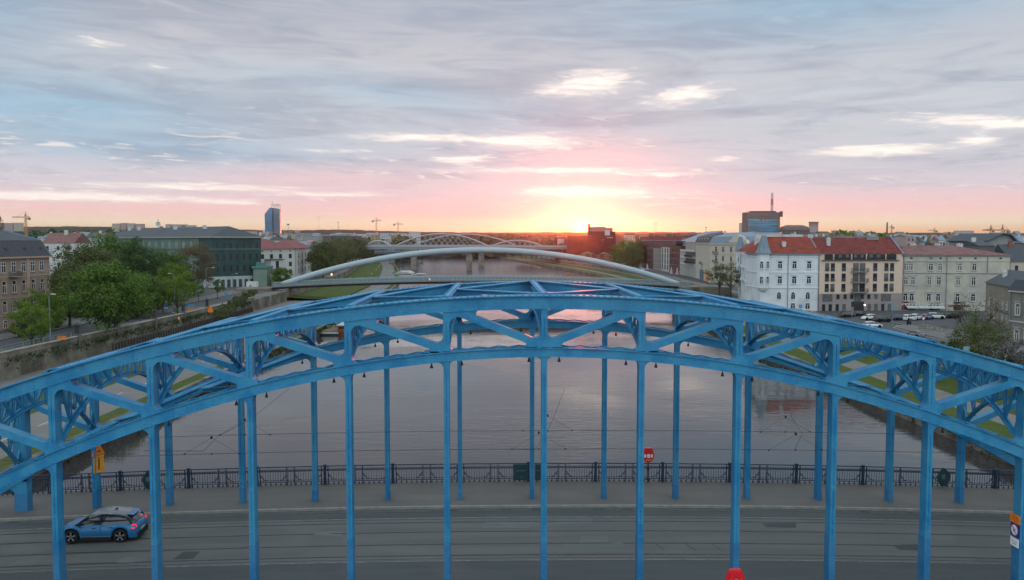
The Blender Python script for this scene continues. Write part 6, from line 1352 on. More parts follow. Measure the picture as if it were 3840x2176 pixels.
    for s in (-1, 1):
        for xa, xb in ((rx[-1][0] - .03, rx[-2][0]), (-.15, -.22), (rx[0][0] + .10, rx[1][0] + .12)):
            za, zb_ = lerp_(K['top'], xa), lerp_(rx, xb) - .03; mb.bar((xa, s * yw(xa, za), za), (xb, s * yw(xb, zb_), zb_), .04, .07 if xa != rx[0][0] + .10 else .22, (0, s, 0))
    mb.build('pillars', M_CBK if (hero or roof_m) else body_m, t)
    for cx_ in (xf_, xr_):
        for s in (-1, 1):
            mb = MB(); yc = s * (Wd - .11); mb.lathe([(r * .6, -.10), (r * .95, -.11), (r, -.07), (r, .07), (r * .95, .11), (r * .6, .10)], 20, (0, 0, 0), 'Y'); wh = mb.build('wheel', M_TYRE, t, True, loc=(cx_, yc, r))
            mb = MB(); mb.lathe([(.001, -.02), (r * .66, -.02), (r * .66, .02), (.001, .02)], 18, (0, s * .075, 0), 'Y'); hub = mb.build('rim', M_CBK if hero else M_RIM, wh)
            mb = MB()
            for q in range(5): a = q * 2 * pi / 5 + .3; mb.bar((0, s * .108, 0), (cos(a) * r * .66, s * .108, sin(a) * r * .66), .035, .10, (0, 1, 0)) if False else mb.prism([(cos(a + d) * rr, sin(a + d) * rr) for rr, d in ((r * .12, -.7), (r * .66, -.22), (r * .66, .22), (r * .12, .7))], s * .095, s * .118)
            mb.build('spokes', M_RIM if hero else M_CBK, hub) if hero else None
            if not hero: bpy.data.objects  # plain bright disc rim
    for s in (-1, 1):
        z = lerp_(K['top'], L / 2 - .15); mb = MB(); mb.box(L / 2 - .12, L / 2 + .01, min(s * Wd * .45, s * Wd * .80), max(s * Wd * .45, s * Wd * .80), .60, .70); mb.build('headlight', M_HEAD, t)
        if not hero: mb = MB(); mb.box(-L / 2 - .012, -L / 2 + .1, min(s * Wd * .55, s * Wd * .84), max(s * Wd * .55, s * Wd * .84), .68, .86); mb.build('tail_light', M_TAILOFF, t)
        mb = MB(); mb.prism([(rx[-1][0] - .38, .0), (rx[-1][0] - .18, .02), (rx[-1][0] - .20, .13), (rx[-1][0] - .36, .15)], min(s * (Wd * .97), s * (Wd + .14)), max(s * (Wd * .97), s * (Wd + .14))); mb.build('mirror', M_CBK if hero else body_m, t, loc=(0, 0, lerp_(K['top'], rx[-1][0]) + .02))
    mb = MB(); mb.box(-L / 2 - .02, -L / 2 + .02, -.26, .26, .55, .66); mb.build('number_plate', M_PLATE if hero else M_WHP, t)
    if hero:
        for s in (-1, 1):
            mb = MB(); pts = [(-.04, -.00 + .13 * cos(a), .0 + .11 * sin(a)) for a in [pi * .28 + (pi * 1.44) * i / 10 for i in range(11)]]
            pts = [(0, y * (1 if s < 0 else -1), z) for _, y, z in pts]; mb.tube(pts, .035, 6)
            mb = MB(); mb.tube([(.15 * cos(a), 0, .10 * sin(a)) for a in [pi * .25 + pi * 1.5 * i / 10 for i in range(11)]], .032, 6); mb.build('tail_light', M_TAIL, t, True, loc=(-L / 2 + .16, s * (Wd * .90), .90), rot=(0, 0, s * .75))
        mb = MB(); mb.prism([(-1.86, 1.42), (-1.5, 1.47), (-1.5, 1.51), (-1.86, 1.455)], -Wd * .58, Wd * .58); mb.build('spoiler', body_m, t)
        mb = MB(); mb.prism([(-.82, 1.60), (-.60, 1.60), (-.80, 1.72)], -.012, .012); mb.build('aerial_fin', M_CBK, t)
        mb = MB()
        for s in (-1, 1):
            y = s * (Wd + .002); mb.box(xr_ + R + .05, xf_ - R - .05, min(y, y + s * .012), max(y, y + s * .012), .37, .41)
        mb.build('sill_trim', M_RIM, t)
        mb = MB()
        for s in (-1, 1): y = s * (Wd * .985); mb.box(-.22, -.205, min(y, y + s * .01), max(y, y + s * .01), .42, .98); mb.box(.85, .865, min(y, y + s * .01), max(y, y + s * .01), .45, .98); mb.box(.05, .22, min(y, y + s * .03), max(y, y + s * .03), .84, .87); mb.box(-.88, -.72, min(y, y + s * .03), max(y, y + s * .03), .86, .89)
        mb.build('door_seams', M_CBK, t)
        mb = MB(); mb.box(-1.9, -1.86, -Wd * .5, Wd * .5, 1.06, 1.08); mb.build('rear_wiper', M_CBK, t)
    return t
M_TAILOFF = pm('tail_lens', (.30, .01, .015), .3, .05, 5)
PB = {n: paint(n, c) for n, c in dict(white=(.62, .63, .64), black=(.014, .016, .019), navy=(.02, .035, .08), blue=(.10, .16, .24), silver=(.33, .35, .36), green=(.06, .09, .085), ev=(.010, .135, .31), grey=(.14, .15, .16)).items()}
M_EVR = paint('roof_grey', (.20, .21, .23))
car('ev', PB['ev'], 'metallic blue compact electric car with grey roof and lit red tail light crossing the bridge', (-21.42, 7.22, cam_z(21.4) - .11), pi + .03, .89, None, M_EVR, True)
spots = [(3180, 1192, 'black', 'sedan', .3, 'black car parked half behind the blue arch, leftmost under the beige block'), (3226, 1188, 'black', 'hatch', .2, 'dark hatchback in the shade of the beige block entrance'), (3264, 1202, 'white', 'hatch', pi + .25, 'white hatchback parked left of the black off-roader'), (3312, 1210, 'black', 'suv', .15, 'black off-roader parked in front between white hatchback and navy car'),
         (3378, 1204, 'navy', 'estate', .15, 'navy blue estate car parked before the long tenement'), (3412, 1204, 'white', 'hatch', .55, 'small white car squeezed right of the navy estate'), (3441, 1203, 'white', 'suv', .7, 'white off-roader with dark windows right of the small white car'), (3481, 1201, 'blue', 'hatch', .5, 'grey blue car behind the red topped sign'), (3515, 1199, 'white', 'suv', -.2, 'white car parked beneath the awnings, rightmost white one'),
         (3577, 1197, 'black', 'estate', .1, 'black car half hidden by the leaning bare tree'), (3277, 1232, 'white', 'estate', .15, 'white car just over the blue top chord on the right')]
for px, py, c, k, rz, lab in spots: P = GP(px, py, ZSR + .02); car(k, PB[c], lab, (P.x, P.y, ZSR + .03), rz, .92)
P = GP(3712, 1330, ZSR); car('sedan', PB['green'], 'grey green car driving on the right street behind a grey post', (P.x, P.y, ZSR + .02), 1.25 + pi, .9, None); P = GP(3440, 1268, ZSR); car('sedan', PB['grey'], 'grey car on the right street just above the blue chord', (P.x, P.y, ZSR + .02), 1.9, .9, None)
for i in range(9):
    D = 500 + i * 26; px = 2425 - i * 7.0; car('hatch', PB[['silver', 'black', 'white', 'white', 'grey', 'black', 'silver', 'navy', 'grey'][i]], '%s parked at the kerb by the brick corner block, %s from the front' % (['silver car', 'black car', 'white car', 'second white car', 'grey car', 'black car', 'silver car', 'navy car', 'grey car'][i], nth(i)), (WX(px, D), CY + D, ZSR + .12), 1.75, .95, 'cars at the kerb of the far right street')
for i, (px, D) in enumerate([(2470, 440), (2492, 430)]): car('hatch', PB['white'], 'white car parked before the pale slatted block, %s of two' % ['left', 'right'][i], (WX(px, D), CY + D, ZSR + .12), .3, .95)
# ================================================================ STREET FURNITURE
def sign(px, D, z0, h, parts, label, name='road_sign', cat='sign'):
    t = empty(name, label, cat, (*WP(px, D), z0)); mb = MB(); mb.lathe([(.05, 0), (.05, h)], 8); mb.build('pole', M_PIPE, t)
    for kind, zc, w, hh, m, nm in parts:
        mb = MB()
        if kind == 'disc': mb.lathe([(.001, -.03), (w / 2, -.03), (w / 2, .03), (.001, .03)], 16, (0, -.08, zc), 'Y')
        elif kind == 'tri': mb.prism([(-w / 2, zc - hh / 2), (w / 2, zc - hh / 2), (0, zc + hh / 2)], -.11, -.05)
        else: mb.box(-w / 2, w / 2, -.11, -.05, zc - hh / 2, zc + hh / 2)
        mb.build(nm, m, t)
    return t
M_SB = pm('sky_blue_sign', (.06, .28, .50), .5, .1, 3); M_PSB = pm('pale_blue_sign', (.20, .32, .38), .5, .1, 3)
sign(224, 152, ZSL, 1.4, [('box', 1.25, 1.5, .75, M_ORG, 'orange_board')], 'low orange board on the verge before the salmon tenement'); sign(713, 218, ZSL, 2.2, [('box', 1.9, 1.5, .9, M_SB, 'blue_board'), ('box', 1.1, 1.7, .6, M_ORG, 'orange_board')], 'blue board above an orange board beside the left road')
sign(786, 212, ZSL, 2.3, [('tri', 1.9, 1.5, 1.3, M_ORG, 'orange_triangle'), ('box', 1.0, 1.3, .5, M_ORG, 'orange_board')], 'orange triangle warning sign near the pale creeper bushes'); sign(619, 222, ZSL, 4.2, [('disc', 3.9, .9, 0, M_SB, 'round_plate'), ('box', 2.9, .6, .9, M_WHT, 'white_plate'), ('box', 1.9, 1.1, 1.0, M_SB, 'blue_plate'), ('box', 1.1, 1.2, .4, M_WHT, 'lower_plate')], 'round blue sign over white and blue plates beside the hedge')
sign(846, 280, ZSL, 1.5, [('box', 1.2, 1.2, .8, M_SB, 'blue_board')], 'small blue board before the pale ground floor of the green tenement'); sign(3005, 200, ZSR, 4.4, [('box', 4.0, .9, .9, M_SB, 'parking_board'), ('box', 3.1, .8, .4, M_SB, 'lower_board')], 'light blue parking board on a pole before the white corner house')
sign(3468, 190, ZSR, 2.9, [('disc', 2.6, .55, 0, M_RED, 'red_disc'), ('box', 2.0, .5, .5, M_WHT, 'white_plate')], 'red disc over a white plate between the parked cars'); sign(3352, 178, ZSR, 7.2, [('box', 5.4, .5, .6, M_SB, 'blue_plate')], 'tall grey pole with small blue plate among the parked cars', 'lamp_post', 'lamp post'); sign(3200, 196, ZSR, 4.2, [('box', 3.2, .55, 1.9, M_PIPE, 'grey_board')], 'slim grey board on a pole before the beige block door')
sign(3634, 128, ZSR, 3.6, [('box', 3.0, 1.0, .8, M_PSB, 'pale_board'), ('box', 1.6, .3, .4, M_RAIL, 'bracket')], 'pole with pale blue board in front of the left stone pillar'); sign(3783, 124, ZSR, 2.7, [('box', 1.9, .75, 1.1, M_PSB, 'info_board')], 'pale blue info board on the right white railing')
def cone(px, D, label): t = empty('traffic_cone', label, 'traffic cone', (*WP(px, D), ZSL)); mb = MB(); mb.lathe([(.28, 0), (.28, .06), (.18, .06), (.05, .9)], 12); mb.build('cone', M_ORG, t); mb = MB(); mb.lathe([(.15, .35), (.11, .55)], 12); mb.build('white_band', M_WHT, t)
cone(666, 200, 'orange traffic cone by the tree pit on the left pavement')
for i, px in enumerate((647, 640)):
    t = empty('litter_bin', 'dark litter bin on the left pavement near the young tree, %s of two' % ['right', 'left'][i], 'litter bin', (*WP(px, 206 - i * 6), ZSL)); mb = MB(); mb.lathe([(.32, 0), (.36, 1.0), (.30, 1.05)], 12); mb.build('bin_body', M_CBK, t); mb = MB(); mb.lathe([(.38, 1.0), (.38, 1.12), (.1, 1.25)], 12); mb.build('lid', M_PIPE, t)
def lamp(px, D, z0, pt, label, arm=1.6, side=1, group='street lamps'):
    t = empty('street_lamp', label, 'street lamp', (*WP(px, D), z0), 0, group); h = ZP(pt, D) - z0; mb = MB(); mb.lathe([(.12, 0), (.07, h)], 8); mb.build('pole', M_PIPE, t); mb = MB(); mb.tube([(0, 0, h), (side * arm * .5, 0, h + .35), (side * arm, 0, h + .4)], .05, 6); mb.build('arm', M_PIPE, t); mb = MB(); mb.box(min(side * arm, side * (arm + .8)), max(side * arm, side * (arm + .8)), -.16, .16, h + .34, h + .48); mb.build('lamp_head', M_WHP, t)
lamp(772, 262, ZSL, 1008, 'street lamp with pale curved arm before the brownish tree', 1.9); lamp(652, 232, ZSL, 1030, 'street lamp whose white head peeks over the small round tree', .8, -1); lamp(870, 300, ZSL, 1030, 'street lamp before the dark netted wall', 1.2); lamp(180, 150, ZSL, 1110, 'slim lamp pole between the two bright trees', .4)
# parapet posts and old quay lamps on the left wall
for i, (px, D) in enumerate([(248, 157), (478, 172), (640, 190), (775, 207), (886, 224)]):
    y = CY + D; x = ipol(LB, y) - LWO - .25; t = empty('parapet_pillar', 'dark stone pillar on the left quay parapet, %s from the left' % nth(i), 'pillar', (x, y, ZSL + 1.1), 0, 'pillars on the left quay parapet')
    mb = MB(); mb.box(-.55, .55, -.55, .55, -2.2, .35); mb.build('base', M_QSTONE, t); mb = MB(); mb.lathe([(.42, .35), (.36, 1.7), (.48, 1.8), (.48, 2.0), (.2, 2.3)], 8); mb.build('shaft', pm('dark_cast_iron', (.028, .034, .036), .6, .2, 3), t)
t = empty('landing_stairs', 'grey ramp fence along the left quay top near the grass verge', 'fence', (0, 0, 0)); mb = MB()
for y in range(70, 122, 3): x = ipol(LB, y) - LWO - .4; mb.box(x - .05, x + .05, y - .05, y + .05, ZSL + 1.1, ZSL + 2.0)
mb.build('fence_post', M_PIPE, t); mb = MB()
for y in range(70, 120, 2):
    for z in (1.55, 1.95): mb.bar((ipol(LB, y) - LWO - .4, y, ZSL + z), (ipol(LB, y + 2) - LWO - .4, y + 2, ZSL + z), .06, .06)
mb.build('fence_rail', M_PIPE, t)
# baluster fence under the left wall (timber piles)
mb = MB(); t = empty('timber_fence', 'row of short dark timber posts at the foot of the left quay wall', 'fence', (0, 0, 0))
pp = None
for i in range(70):
    y = 134 + i * 1.35; x = ipol(LB, y) - LWO + .9
    if pp is None: mb.box(-.16, .16, -.16, .16, 0, 1.6); pp = mb.build('post', pm('dark_timber', (.06, .055, .046), .9, .3, 2), t, loc=(x, y, ZL + .3))
    else: inst(pp, t, (x, y, ZL + .3))
mb = MB()
for i in range(46): y = 134 + i * 2; mb.bar((ipol(LB, y) - LWO + .9, y, ZL + 1.7), (ipol(LB, y + 2) - LWO + .9, y + 2, ZL + 1.7), .10, .14)
mb.build('rail', MATS['dark_timber'], t)
# right railing with stone pillars
M_RLW = pm('pale_metal_railing', (.30, .32, .31), .6, .1, 3)
for i, px in enumerate((3657, 3709)):
    P = GP(px, 1306, ZSR); t = empty('stone_pillar', 'round headed pale stone pillar in the right street railing, %s one' % ['left', 'right'][i], 'pillar', (P.x, P.y, ZSR), 0, 'stone pillars of the right railing'); mb = MB(); mb.lathe([(.62, 0), (.62, .25), (.50, .3), (.46, 1.7), (.56, 1.75), (.52, 2.0), (.2, 2.2)], 14); mb.build('shaft', M_CAP, t, True); mb = MB(); mb.box(-.25, .25, -.25, .25, 2.15, 2.7) if i == 0 else mb.box(-.1, .1, -.1, .1, 2.15, 2.3); mb.build('lantern', M_PIPE, t)
def fence(pts, h, label, m=M_RLW, step=1.6, rails=(1.0, .66, .33)):
    t = empty('railing', label, 'railing', (0, 0, 0)); a = MB(); b = MB()
    for p, q in zip(pts, pts[1:]):
        p, q = Vector(p), Vector(q); n = max(1, int((q - p).length / step))
        for i in range(n + 1): c = p + (q - p) * i / n; a.box(c.x - .06, c.x + .06, c.y - .06, c.y + .06, c.z, c.z + h)
        for rr in rails: b.bar(p + Vector((0, 0, h * rr)), q + Vector((0, 0, h * rr)), .07, .06)
    a.build('railing_post', m, t); b.build('railing_rail', m, t)
fence([GP(3667, 1308, ZSR), GP(3700, 1312, ZSR)], 1.15, 'short pale railing between the two stone pillars'); fence([GP(3718, 1310, ZSR), GP(3840, 1345, ZSR), GP(4100, 1420, ZSR)], 1.2, 'long pale metal railing right of the stone pillars'); fence([GP(3466, 1236, ZSR), GP(3540, 1252, ZSR)], 1.0, 'short low railing at the green bush corner', step=1.9)
P0 = GP(3470, 1226, ZSR); t = empty('garden_wall', 'low dark wall round the sunken garden behind the short railing', 'wall', (0, 0, 0)); mb = MB(); mb.bar(GP(3452, 1233, ZSR + .3), GP(3560, 1235, ZSR + .3), .4, .7); mb.build('wall', M_QSTONE, t); mb = MB(); mb.bar(GP(3452, 1233, ZSR + .7), GP(3560, 1235, ZSR + .7), .5, .12); mb.build('coping', M_CAP, t)
P = GP(3750, 1345, ZSR); t = empty('utility_cabinet', 'grey cabinet post on the kerb of the right street', 'cabinet', (P.x, P.y, ZSR)); mb = MB(); mb.box(-.5, .5, -.3, .3, 0, 2.1); mb.build('cabinet_box', M_PIPE, t); mb = MB(); mb.box(-.56, .56, -.36, .36, 2.1, 2.2); mb.build('lid', M_CAP, t)
# painted lines on the right street
mb = MB(); ml = pm('street_line', (.30, .30, .28), .8, .2, 2)
pts = [GP(3358, 1232, ZSR + .025), GP(3440, 1256, ZSR + .025), GP(3560, 1285, ZSR + .025), GP(3700, 1318, ZSR + .025), GP(3840, 1352, ZSR + .025)]
for a, b in zip(pts, pts[1:]): mb.bar(a, b, .22, .01)
pts = [GP(3358, 1232, ZSR + .025), GP(3375, 1224, ZSR + .025), GP(3410, 1221, ZSR + .025), GP(3450, 1226, ZSR + .025)]
for a, b in zip(pts, pts[1:]): mb.bar(a, b, .3, .01)
st(mb.build('kerb_line', ml))
mb = MB(); q = [GP(3362, 1231, ZSR), GP(3400, 1222, ZSR), GP(3470, 1229, ZSR), GP(3600, 1270, ZSR), GP(3840, 1318, ZSR), GP(3840, 1348, ZSR), GP(3560, 1282, ZSR)]; mb.prism([(p.x, p.y) for p in q][::-1], ZSR - .02, ZSR + .10, 'XY'); st(mb.build('pavement', M_SIDE))
# motorbike
P = GP(3415, 1224, ZSR); t = empty('motor_scooter', 'black scooter parked on the pavement tip near the parked cars', 'scooter', (P.x, P.y, ZSR + .1), .6)
for x in (-.6, .6): mb = MB(); mb.lathe([(.12, -.06), (.28, -.06), (.28, .06), (.12, .06)], 14, (x, 0, .28), 'Y'); mb.build('wheel', M_TYRE, t)
mb = MB(); mb.prism([(-.8, .45), (-.2, .3), (.35, .3), (.5, .85), (.4, 1.0), (.2, .5), (-.1, .5), (-.2, .8), (-.75, .85)], -.16, .16); mb.build('body', M_CBK, t); mb = MB(); mb.box(-.9, -.5, -.2, .2, .85, 1.2); mb.build('top_box', M_CBK, t); mb = MB(); mb.bar((.42, -.33, 1.05), (.42, .33, 1.05), .05, .05); mb.build('handlebar', M_PIPE, t)
# bicycles beside the salmon tenement
for i in range(2):
    P = GP(165 + i * 22, 1242 - i * 2, ZSL); t = empty('bicycle', 'dark bicycle leaning in the rack by the salmon tenement, %s of two' % ['left', 'right'][i], 'bicycle', (P.x, P.y, ZSL + .1), .4)
    for x in (-.5, .5): mb = MB(); mb.tube([(x + .32 * cos(a * pi / 8), 0, .34 + .32 * sin(a * pi / 8)) for a in range(17)], .025, 5, False); mb.build('wheel', M_TYRE, t)
    mb = MB(); 
    for a, b in (((-.5, .34), (-.1, .34)), ((-.1, .34), (.35, .8)), ((-.2, .8), (.35, .8)), ((-.5, .34), (-.2, .8)), ((-.1, .34), (-.22, .9)), ((.5, .34), (.33, .95))): mb.tube([(a[0], 0, a[1]), (b[0], 0, b[1])], .02, 5)
    mb.build('frame', M_RED if i else M_CBK, t); mb = MB(); mb.box(-.34, -.1, -.07, .07, .9, .96); mb.build('saddle', M_CBK, t); mb = MB(); mb.bar((.33, -.25, .97), (.33, .25, .97), .03, .03); mb.build('handlebar', M_CBK, t)
# red and white barriers
for i, (px, D) in enumerate([(916, 316), (938, 321)]):
    t = empty('barrier', 'red and white barrier by the site container, %s of two' % ['left', 'right'][i], 'barrier', (*WP(px, D), ZSL)); mb = MB(); mb.box(-1.2, 1.2, -.05, .05, .75, 1.05); mb.build('board', M_RED, t); mb = MB()
    for x in (-.8, 0, .8): mb.box(x - .18, x + .18, -.07, -.05, .75, 1.05)
    mb.build('white_stripes', M_WHT, t); mb = MB(); mb.box(-1.1, -1.0, -.3, .3, 0, .75); mb.box(1.0, 1.1, -.3, .3, 0, .75); mb.build('feet', M_PIPE, t)
# ---------------------------------------------------------------- boats
M_WOOD = pm('red_brown_boat_wood', (.17, .045, .018), .5, .25, 1.5, stretch=(1, 1, 6)); M_BWT = pm('boat_white', (.36, .36, .35), .6, .1, 1); M_BBK = pm('boat_black', (.018, .018, .02), .6, .1, 1); M_DKW = pm('deck_wood', (.13, .10, .07), .85, .25, 1.5)
def hull(w, L, h, bow=.3, m=M_BBK):
    mb = MB(); n = 14; vs = []; fs = []
    for i in range(n + 1):
        t = i / n; y = L * t; k = min(1, (t / bow) ** .55 if t < bow else 1); k = max(.06, k); zz = h * (1 + .35 * max(0, 1 - t / bow) ** 2); vs += [(-w * .42 * k, y + .3, -.3), (w * .42 * k, y + .3, -.3), (w / 2 * k, y, zz), (-w / 2 * k, y, zz)]
    for i in range(n):
        a = 4 * i; b = a + 4
        for q in range(4): q2 = (q + 1) % 4; fs.append((a + q, a + q2, b + q2, b + q))
    fs.append((3, 2, 1, 0)); fs.append((4 * n, 4 * n + 1, 4 * n + 2, 4 * n + 3)); mb.add(vs, fs); return mb
DB = 214
t = empty('wooden_boat', 'red brown wooden cabin boat with white roof seen through the blue truss', 'boat', (WX(1279, DB), CY + DB, ZW)); hull(3.4, 13, .9, .25, M_WOOD).build('hull', M_WOOD, t)
mb = MB(); mb.box(-1.4, 1.4, 1.8, 11, .9, 2.5); cb = mb.build('cabin', M_WOOD, t); mb = MB(); mb.box(-1.6, 1.6, 1.4, 11.4, 2.5, 2.75); mb.build('white_roof', M_BWT, cb); mb = MB()
for i in range(2): mb.box(-1.1 + i * 1.2, -.1 + i * 1.2, 1.75, 1.8, 1.7, 2.3)
mb.build('cabin_window', M_GLASS, cb)
t = empty('restaurant_barge', 'long dark moored barge with white stripes and folded parasols left of the wooden boat', 'barge', (WX(1222, DB + 2), CY + DB + 2, ZW)); mb = MB(); mb.box(-3.2, 3.2, 0, 42, -.3, 1.0); mb.build('hull', M_BBK, t); mb = MB(); mb.box(-3.25, 3.25, -.06, 0, .45, .95); mb.build('white_band', M_BWT, t); mb = MB(); mb.box(-3.0, 3.0, .2, 41.8, 1.0, 1.12); mb.build('deck', M_DKW, t)
mb = MB()
for i in range(10): mb = MB(); mb.box(-3.0 + (i % 4) * 1.6, -2.0 + (i % 4) * 1.6, 3 + i * 3.6, 4 + i * 3.6, 1.12, 1.85); mb.build('table', M_DKW, t)
mb = MB(); mb.box(-3, 2.6, 26, 40, 1.12, 3.6); mb.build('bar_cabin', M_FRD, t)
for i, (x, y) in enumerate([(-1.4, 10), (.2, 12), (1.6, 14), (-2.4, 17)]):
    t = empty('folded_parasol', 'closed cream parasol on the moored barge deck, %s from the left' % nth(i), 'parasol', (WX(1222, DB + 2) + x, CY + DB + 2 + y, ZW + 1.12), 0, 'folded parasols on the barge'); mb = MB(); mb.lathe([(.04, 0), (.04, 3.4)], 8); mb.build('pole', M_PIPE, t); mb = MB(); mb.lathe([(.30, .9), (.34, 1.2), (.16, 3.0), (.04, 3.4)], 10); mb.build('canopy', pm('cream_canvas', (.52, .48, .42), .9, .1, 2), t, True)
for px, D, w, L, h, lab in ((1510, 560, 12, 26, 2.3, 'long white tour boat moored beyond the footbridge, larger of the two'), (1573, 548, 6.0, 16, 2.2, 'small white boat with dark window band beside the tour boat')):
    t = empty('tour_boat', lab, 'boat', (WX(px, D), CY + D, ZW)); mb = MB(); mb.box(-w / 2, w / 2, 0, L, -.3, 1.2); mb.build('hull', M_BWT, t); mb = MB(); mb.box(-w / 2 + .4, w / 2 - .4, 1, L - 2, 1.2, h + .2); c = mb.build('cabin', M_PW, t); mb = MB(); mb.box(-w / 2 + .6, w / 2 - .6, .9, 1, 1.7, h - .2); mb.build('window_band', M_GLASS, c); mb = MB()
    if w > 8: mb.prism([(-w / 2 + .3, h + .2), (w / 2 - .3, h + .2), (w / 2 - 3, h + 1.5), (-w / 2 + 3, h + 1.5)], .8, L - 1.8)
    else: mb.box(-w / 2, w / 2, .6, L - 1.6, h + .2, h + .5)
    mb.build('boat_roof', M_BWT, c)
t = empty('rigged_barge', 'small dark work boat with frames moored behind the tour boat', 'boat', (WX(1500, 640), CY + 640, ZW)); mb = MB(); mb.box(-4, 5, 0, 9, -.3, 1); mb.build('hull', M_BBK, t); mb = MB()
for x in (-3.5, -.5, 2): mb.box(x - .15, x + .15, 1, 1.3, 1, 5)
mb.box(-3.6, 2.2, 1, 1.3, 4.8, 5.1); mb.bar((-3.5, 1.1, 1), (-.5, 1.1, 5), .2, .2); mb.bar((2, 1.1, 3.5), (5, 1.1, 1), .2, .2); mb.build('frame', M_BBK, t)
t = empty('pennant', 'red and white pennant on a staff at the footbridge rail', 'flag', (WX(1606, 308), CY + 308, -.2)); mb = MB(); mb.lathe([(.03, 0), (.03, 1.5)], 6); mb.build('staff', M_PIPE, t); mb = MB(); mb.prism([(0, -.7), (.9, -.8), (.1, .3)], -.01, .01); mb.build('white_cloth', M_WHT, t, loc=(.1, 0, .9)); mb = MB(); mb.prism([(-1.0, -.8), (0, -.7), (0, 0), (-.5, -.1)], -.01, .01); mb.build('red_cloth', M_RED, t, loc=(.1, 0, .9))
# little birds / gull on the far arch and floodlights on the frames
for i, (k, y) in enumerate([(-2, 2.6), (2, 2.2)]):
    x = k * PN - .5 if k < 0 else k * PN + .9; t = empty('floodlight', 'round floodlight on top of the arch, %s of the crown' % ['left', 'right'][i], 'floodlight', (x, y, zt(x) - .25), 0, 'floodlights on the arch'); mb = MB(); mb.lathe([(.001, -.12), (.20, -.10), (.26, .02), (.18, .16), (.001, .22)], 14); mb.build('housing', [M_CBK, pm('tan_housing', (.25, .20, .13), .6)][i], t, True); mb = MB(); mb.box(-.04, .04, -.04, .04, -.4, -.1); mb.build('bracket', M_CBK, t)
# ---------------------------------------------------------------- people
SK = pm('skin', (.42, .26, .19), .6, .05, 3); HAIR = pm('dark_hair', (.02, .014, .01), .8, .1, 4)
def person(P, rz, top, leg, label, stride=.18, scale=1.0):
    t = empty('person', label, 'person', tuple(P), rz); t.scale = (scale,) * 3; me = bpy.data.meshes.new('body')
    V_ = [(0, 0, .95), (0, 0, 1.15), (0, .01, 1.38), (0, .01, 1.52), (0, .02, 1.66), (0, .02, 1.76), (-.09, 0, .90), (-.10, stride * .5, .50), (-.10, stride * .9 - .05, .08), (-.10, stride * .9 + .10, .04), (.09, 0, .90), (.10, -stride * .3, .50), (.10, -stride, .08), (.10, -stride + .14, .04), (-.19, 0, 1.42), (-.24, -.05, 1.14), (-.23, .06, .90), (.19, 0, 1.42), (.24, .06, 1.14), (.23, .16, .92), (-.22, .08, .82), (.22, .18, .84)]
    E_ = [(0, 1), (1, 2), (2, 3), (3, 4), (4, 5), (0, 6), (6, 7), (7, 8), (8, 9), (0, 10), (10, 11), (11, 12), (12, 13), (2, 14), (14, 15), (15, 16), (2, 17), (17, 18), (18, 19), (16, 20), (19, 21)]
    R_ = [.14, .13, .155, .055, .095, .08, .10, .065, .045, .035, .10, .065, .045, .035, .065, .045, .032, .065, .045, .032, .035, .035]
    me.from_pydata(V_, E_, []); o = bpy.data.objects.new('body', me); COL.objects.link(o); o.parent = t; me.materials.append(leg)
    sm = o.modifiers.new('Skin', 'SKIN'); 
    for i, rr in enumerate(R_): me.skin_vertices[0].data[i].radius = (rr, rr * .8 if i < 3 else rr)
    me.skin_vertices[0].data[0].use_root = True; ss_ = o.modifiers.new('Sub', 'SUBSURF'); ss_.levels = 1; ss_.render_levels = 1
    mb = MB(); mb.lathe([(.15, .92), (.155, 1.1), (.185, 1.36), (.13, 1.47), (.06, 1.5)], 10); j = mb.build('jacket', top, t, True); j.scale = (1.15, .8, 1)
    mb = MB(); mb.lathe([(.05, 1.50), (.085, 1.58), (.098, 1.68), (.08, 1.78), (.02, 1.82)], 10, (0, .02, 0)); mb.build('head', SK, t, True); mb = MB(); mb.lathe([(.105, 1.68), (.10, 1.77), (.03, 1.84)], 10, (0, -.01, 0)); mb.build('hair', HAIR, t, True)
    return t
CL = {n: pm('cloth_' + n, c, .9, .1, 3) for n, c in dict(black=(.02, .02, .025), blue=(.03, .06, .14), white=(.5, .5, .48), red=(.3, .04, .03), grey=(.12, .12, .13), orange=(.6, .18, .03)).items()}
for i, (px, D, a, b, lab) in enumerate([(1475, 560, 'black', 'black', 'person in black walking alone on the riverside path'), (1325, 395, 'black', 'blue', 'person in a dark jacket by the quay trees, right of a pale one'), (1312, 400, 'white', 'black', 'person in a white top among the quay trees'), (1248, 380, 'orange', 'black', 'person in an orange jacket on the left quay street'), (1232, 372, 'red', 'black', 'person in a red top left of the orange jacket'), (1206, 350, 'grey', 'blue', 'person in grey near the footbridge end'), (1188, 345, 'blue', 'black', 'person in blue at the left end of the footbridge'), (2655, 380, 'white', 'black', 'person in white before the dormer house'), (2570, 420, 'black', 'grey', 'person in black before the pillared house'), (2690, 330, 'black', 'black', 'dark clad person at the right footbridge end')]):
    z = ZL + .03 if i == 0 else (ZSL + .05 if px < 2000 else ZSR + .12); person((WX(px, D), CY + D, z), i * 1.3, CL[a], CL[b], lab)
for i, (px, D) in enumerate([(2402, 560), (2428, 540), (2518, 470), (2540, 462)]):
    t = empty('folded_parasol', 'white closed parasol outside the modern blocks, %s from the left' % nth(i), 'parasol', (WX(px, D), CY + D, ZSR + .1), 0, 'white parasols by the modern blocks'); mb = MB(); mb.lathe([(.05, 0), (.05, 5)], 6); mb.build('pole', M_PIPE, t); mb = MB(); mb.lathe([(.9, 1.2), (.7, 2.0), (.3, 4.5), (.05, 5)], 8); mb.build('canopy', M_BWT, t)
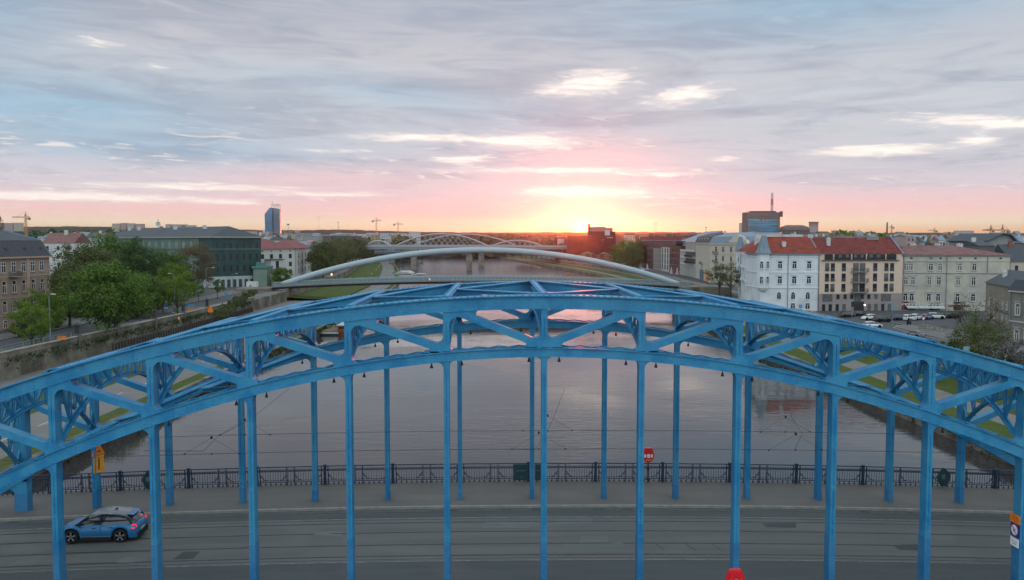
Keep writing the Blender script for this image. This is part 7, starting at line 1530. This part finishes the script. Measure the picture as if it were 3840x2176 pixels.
# small lamp lit in the quay trees
t = empty('lantern', 'glowing orange lantern on the left quay street beyond the footbridge', 'lamp', (WX(1243, 385), CY + 385, ZSL)); mb = MB(); mb.lathe([(.06, 0), (.06, 3.0)], 6); mb.build('pole', M_PIPE, t); mb = MB(); mb.lathe([(.2, 3.0), (.35, 3.3), (.2, 3.8)], 8); mb.build('lamp_globe', glow_mat('orange_glow', (1, .35, .12), 6), t)
for i in range(7):
    y = 300 + i * 60; x = ipol(LB, y) - 14; t = empty('path_lamp', 'small lamp post along the left riverside path, %s from the front' % nth(i), 'lamp post', (x, y, ZL + .3), 0, 'lamp posts on the left riverside path'); mb = MB(); mb.lathe([(.06, 0), (.05, 4.2)], 6); mb.build('pole', M_PIPE, t); mb = MB(); mb.lathe([(.3, 4.2), (.34, 4.4), (.1, 4.6)], 8); mb.build('lamp_head', M_WHP, t)
for i, (y) in enumerate([95, 122, 152]):
    x = ipol(RB, y) + 8; t = empty('young_tree', 'thin young tree on the right riverside path, %s from the front' % nth(i), 'tree', (x + 5, y, ZL + .4), 0, 'young trees on the right promenade')
    cm, tm, Hh = TT['young'][0]; o = bpy.data.objects.new('trunk', tm); COL.objects.link(o); o.parent = t; o = bpy.data.objects.new('crown', cm); COL.objects.link(o); o.parent = t; o.location = (0, 0, Hh); t.scale = (.5, .5, .5)
# ================================================================ AIR
mb = MB(); mb.box(-8500, 8500, -2500, 9000, -13.5, 190); hz_ = mb.build('haze', None if False else bpy.data.materials.new('haze'))
hm = bpy.data.materials['haze']; hm.use_nodes = True; nt = hm.node_tree; nt.nodes.clear(); pv = nt.nodes.new('ShaderNodeVolumePrincipled'); pv.inputs['Density'].default_value = .000065; pv.inputs['Color'].default_value = (.85, .84, .88, 1); pv.inputs['Anisotropy'].default_value = .93
om = nt.nodes.new('ShaderNodeOutputMaterial'); nt.links.new(pv.outputs[0], om.inputs['Volume']); hz_['kind'] = 'stuff'; hz_['label'] = 'thin evening haze over river and town'
S.cycles.volume_bounces = 0
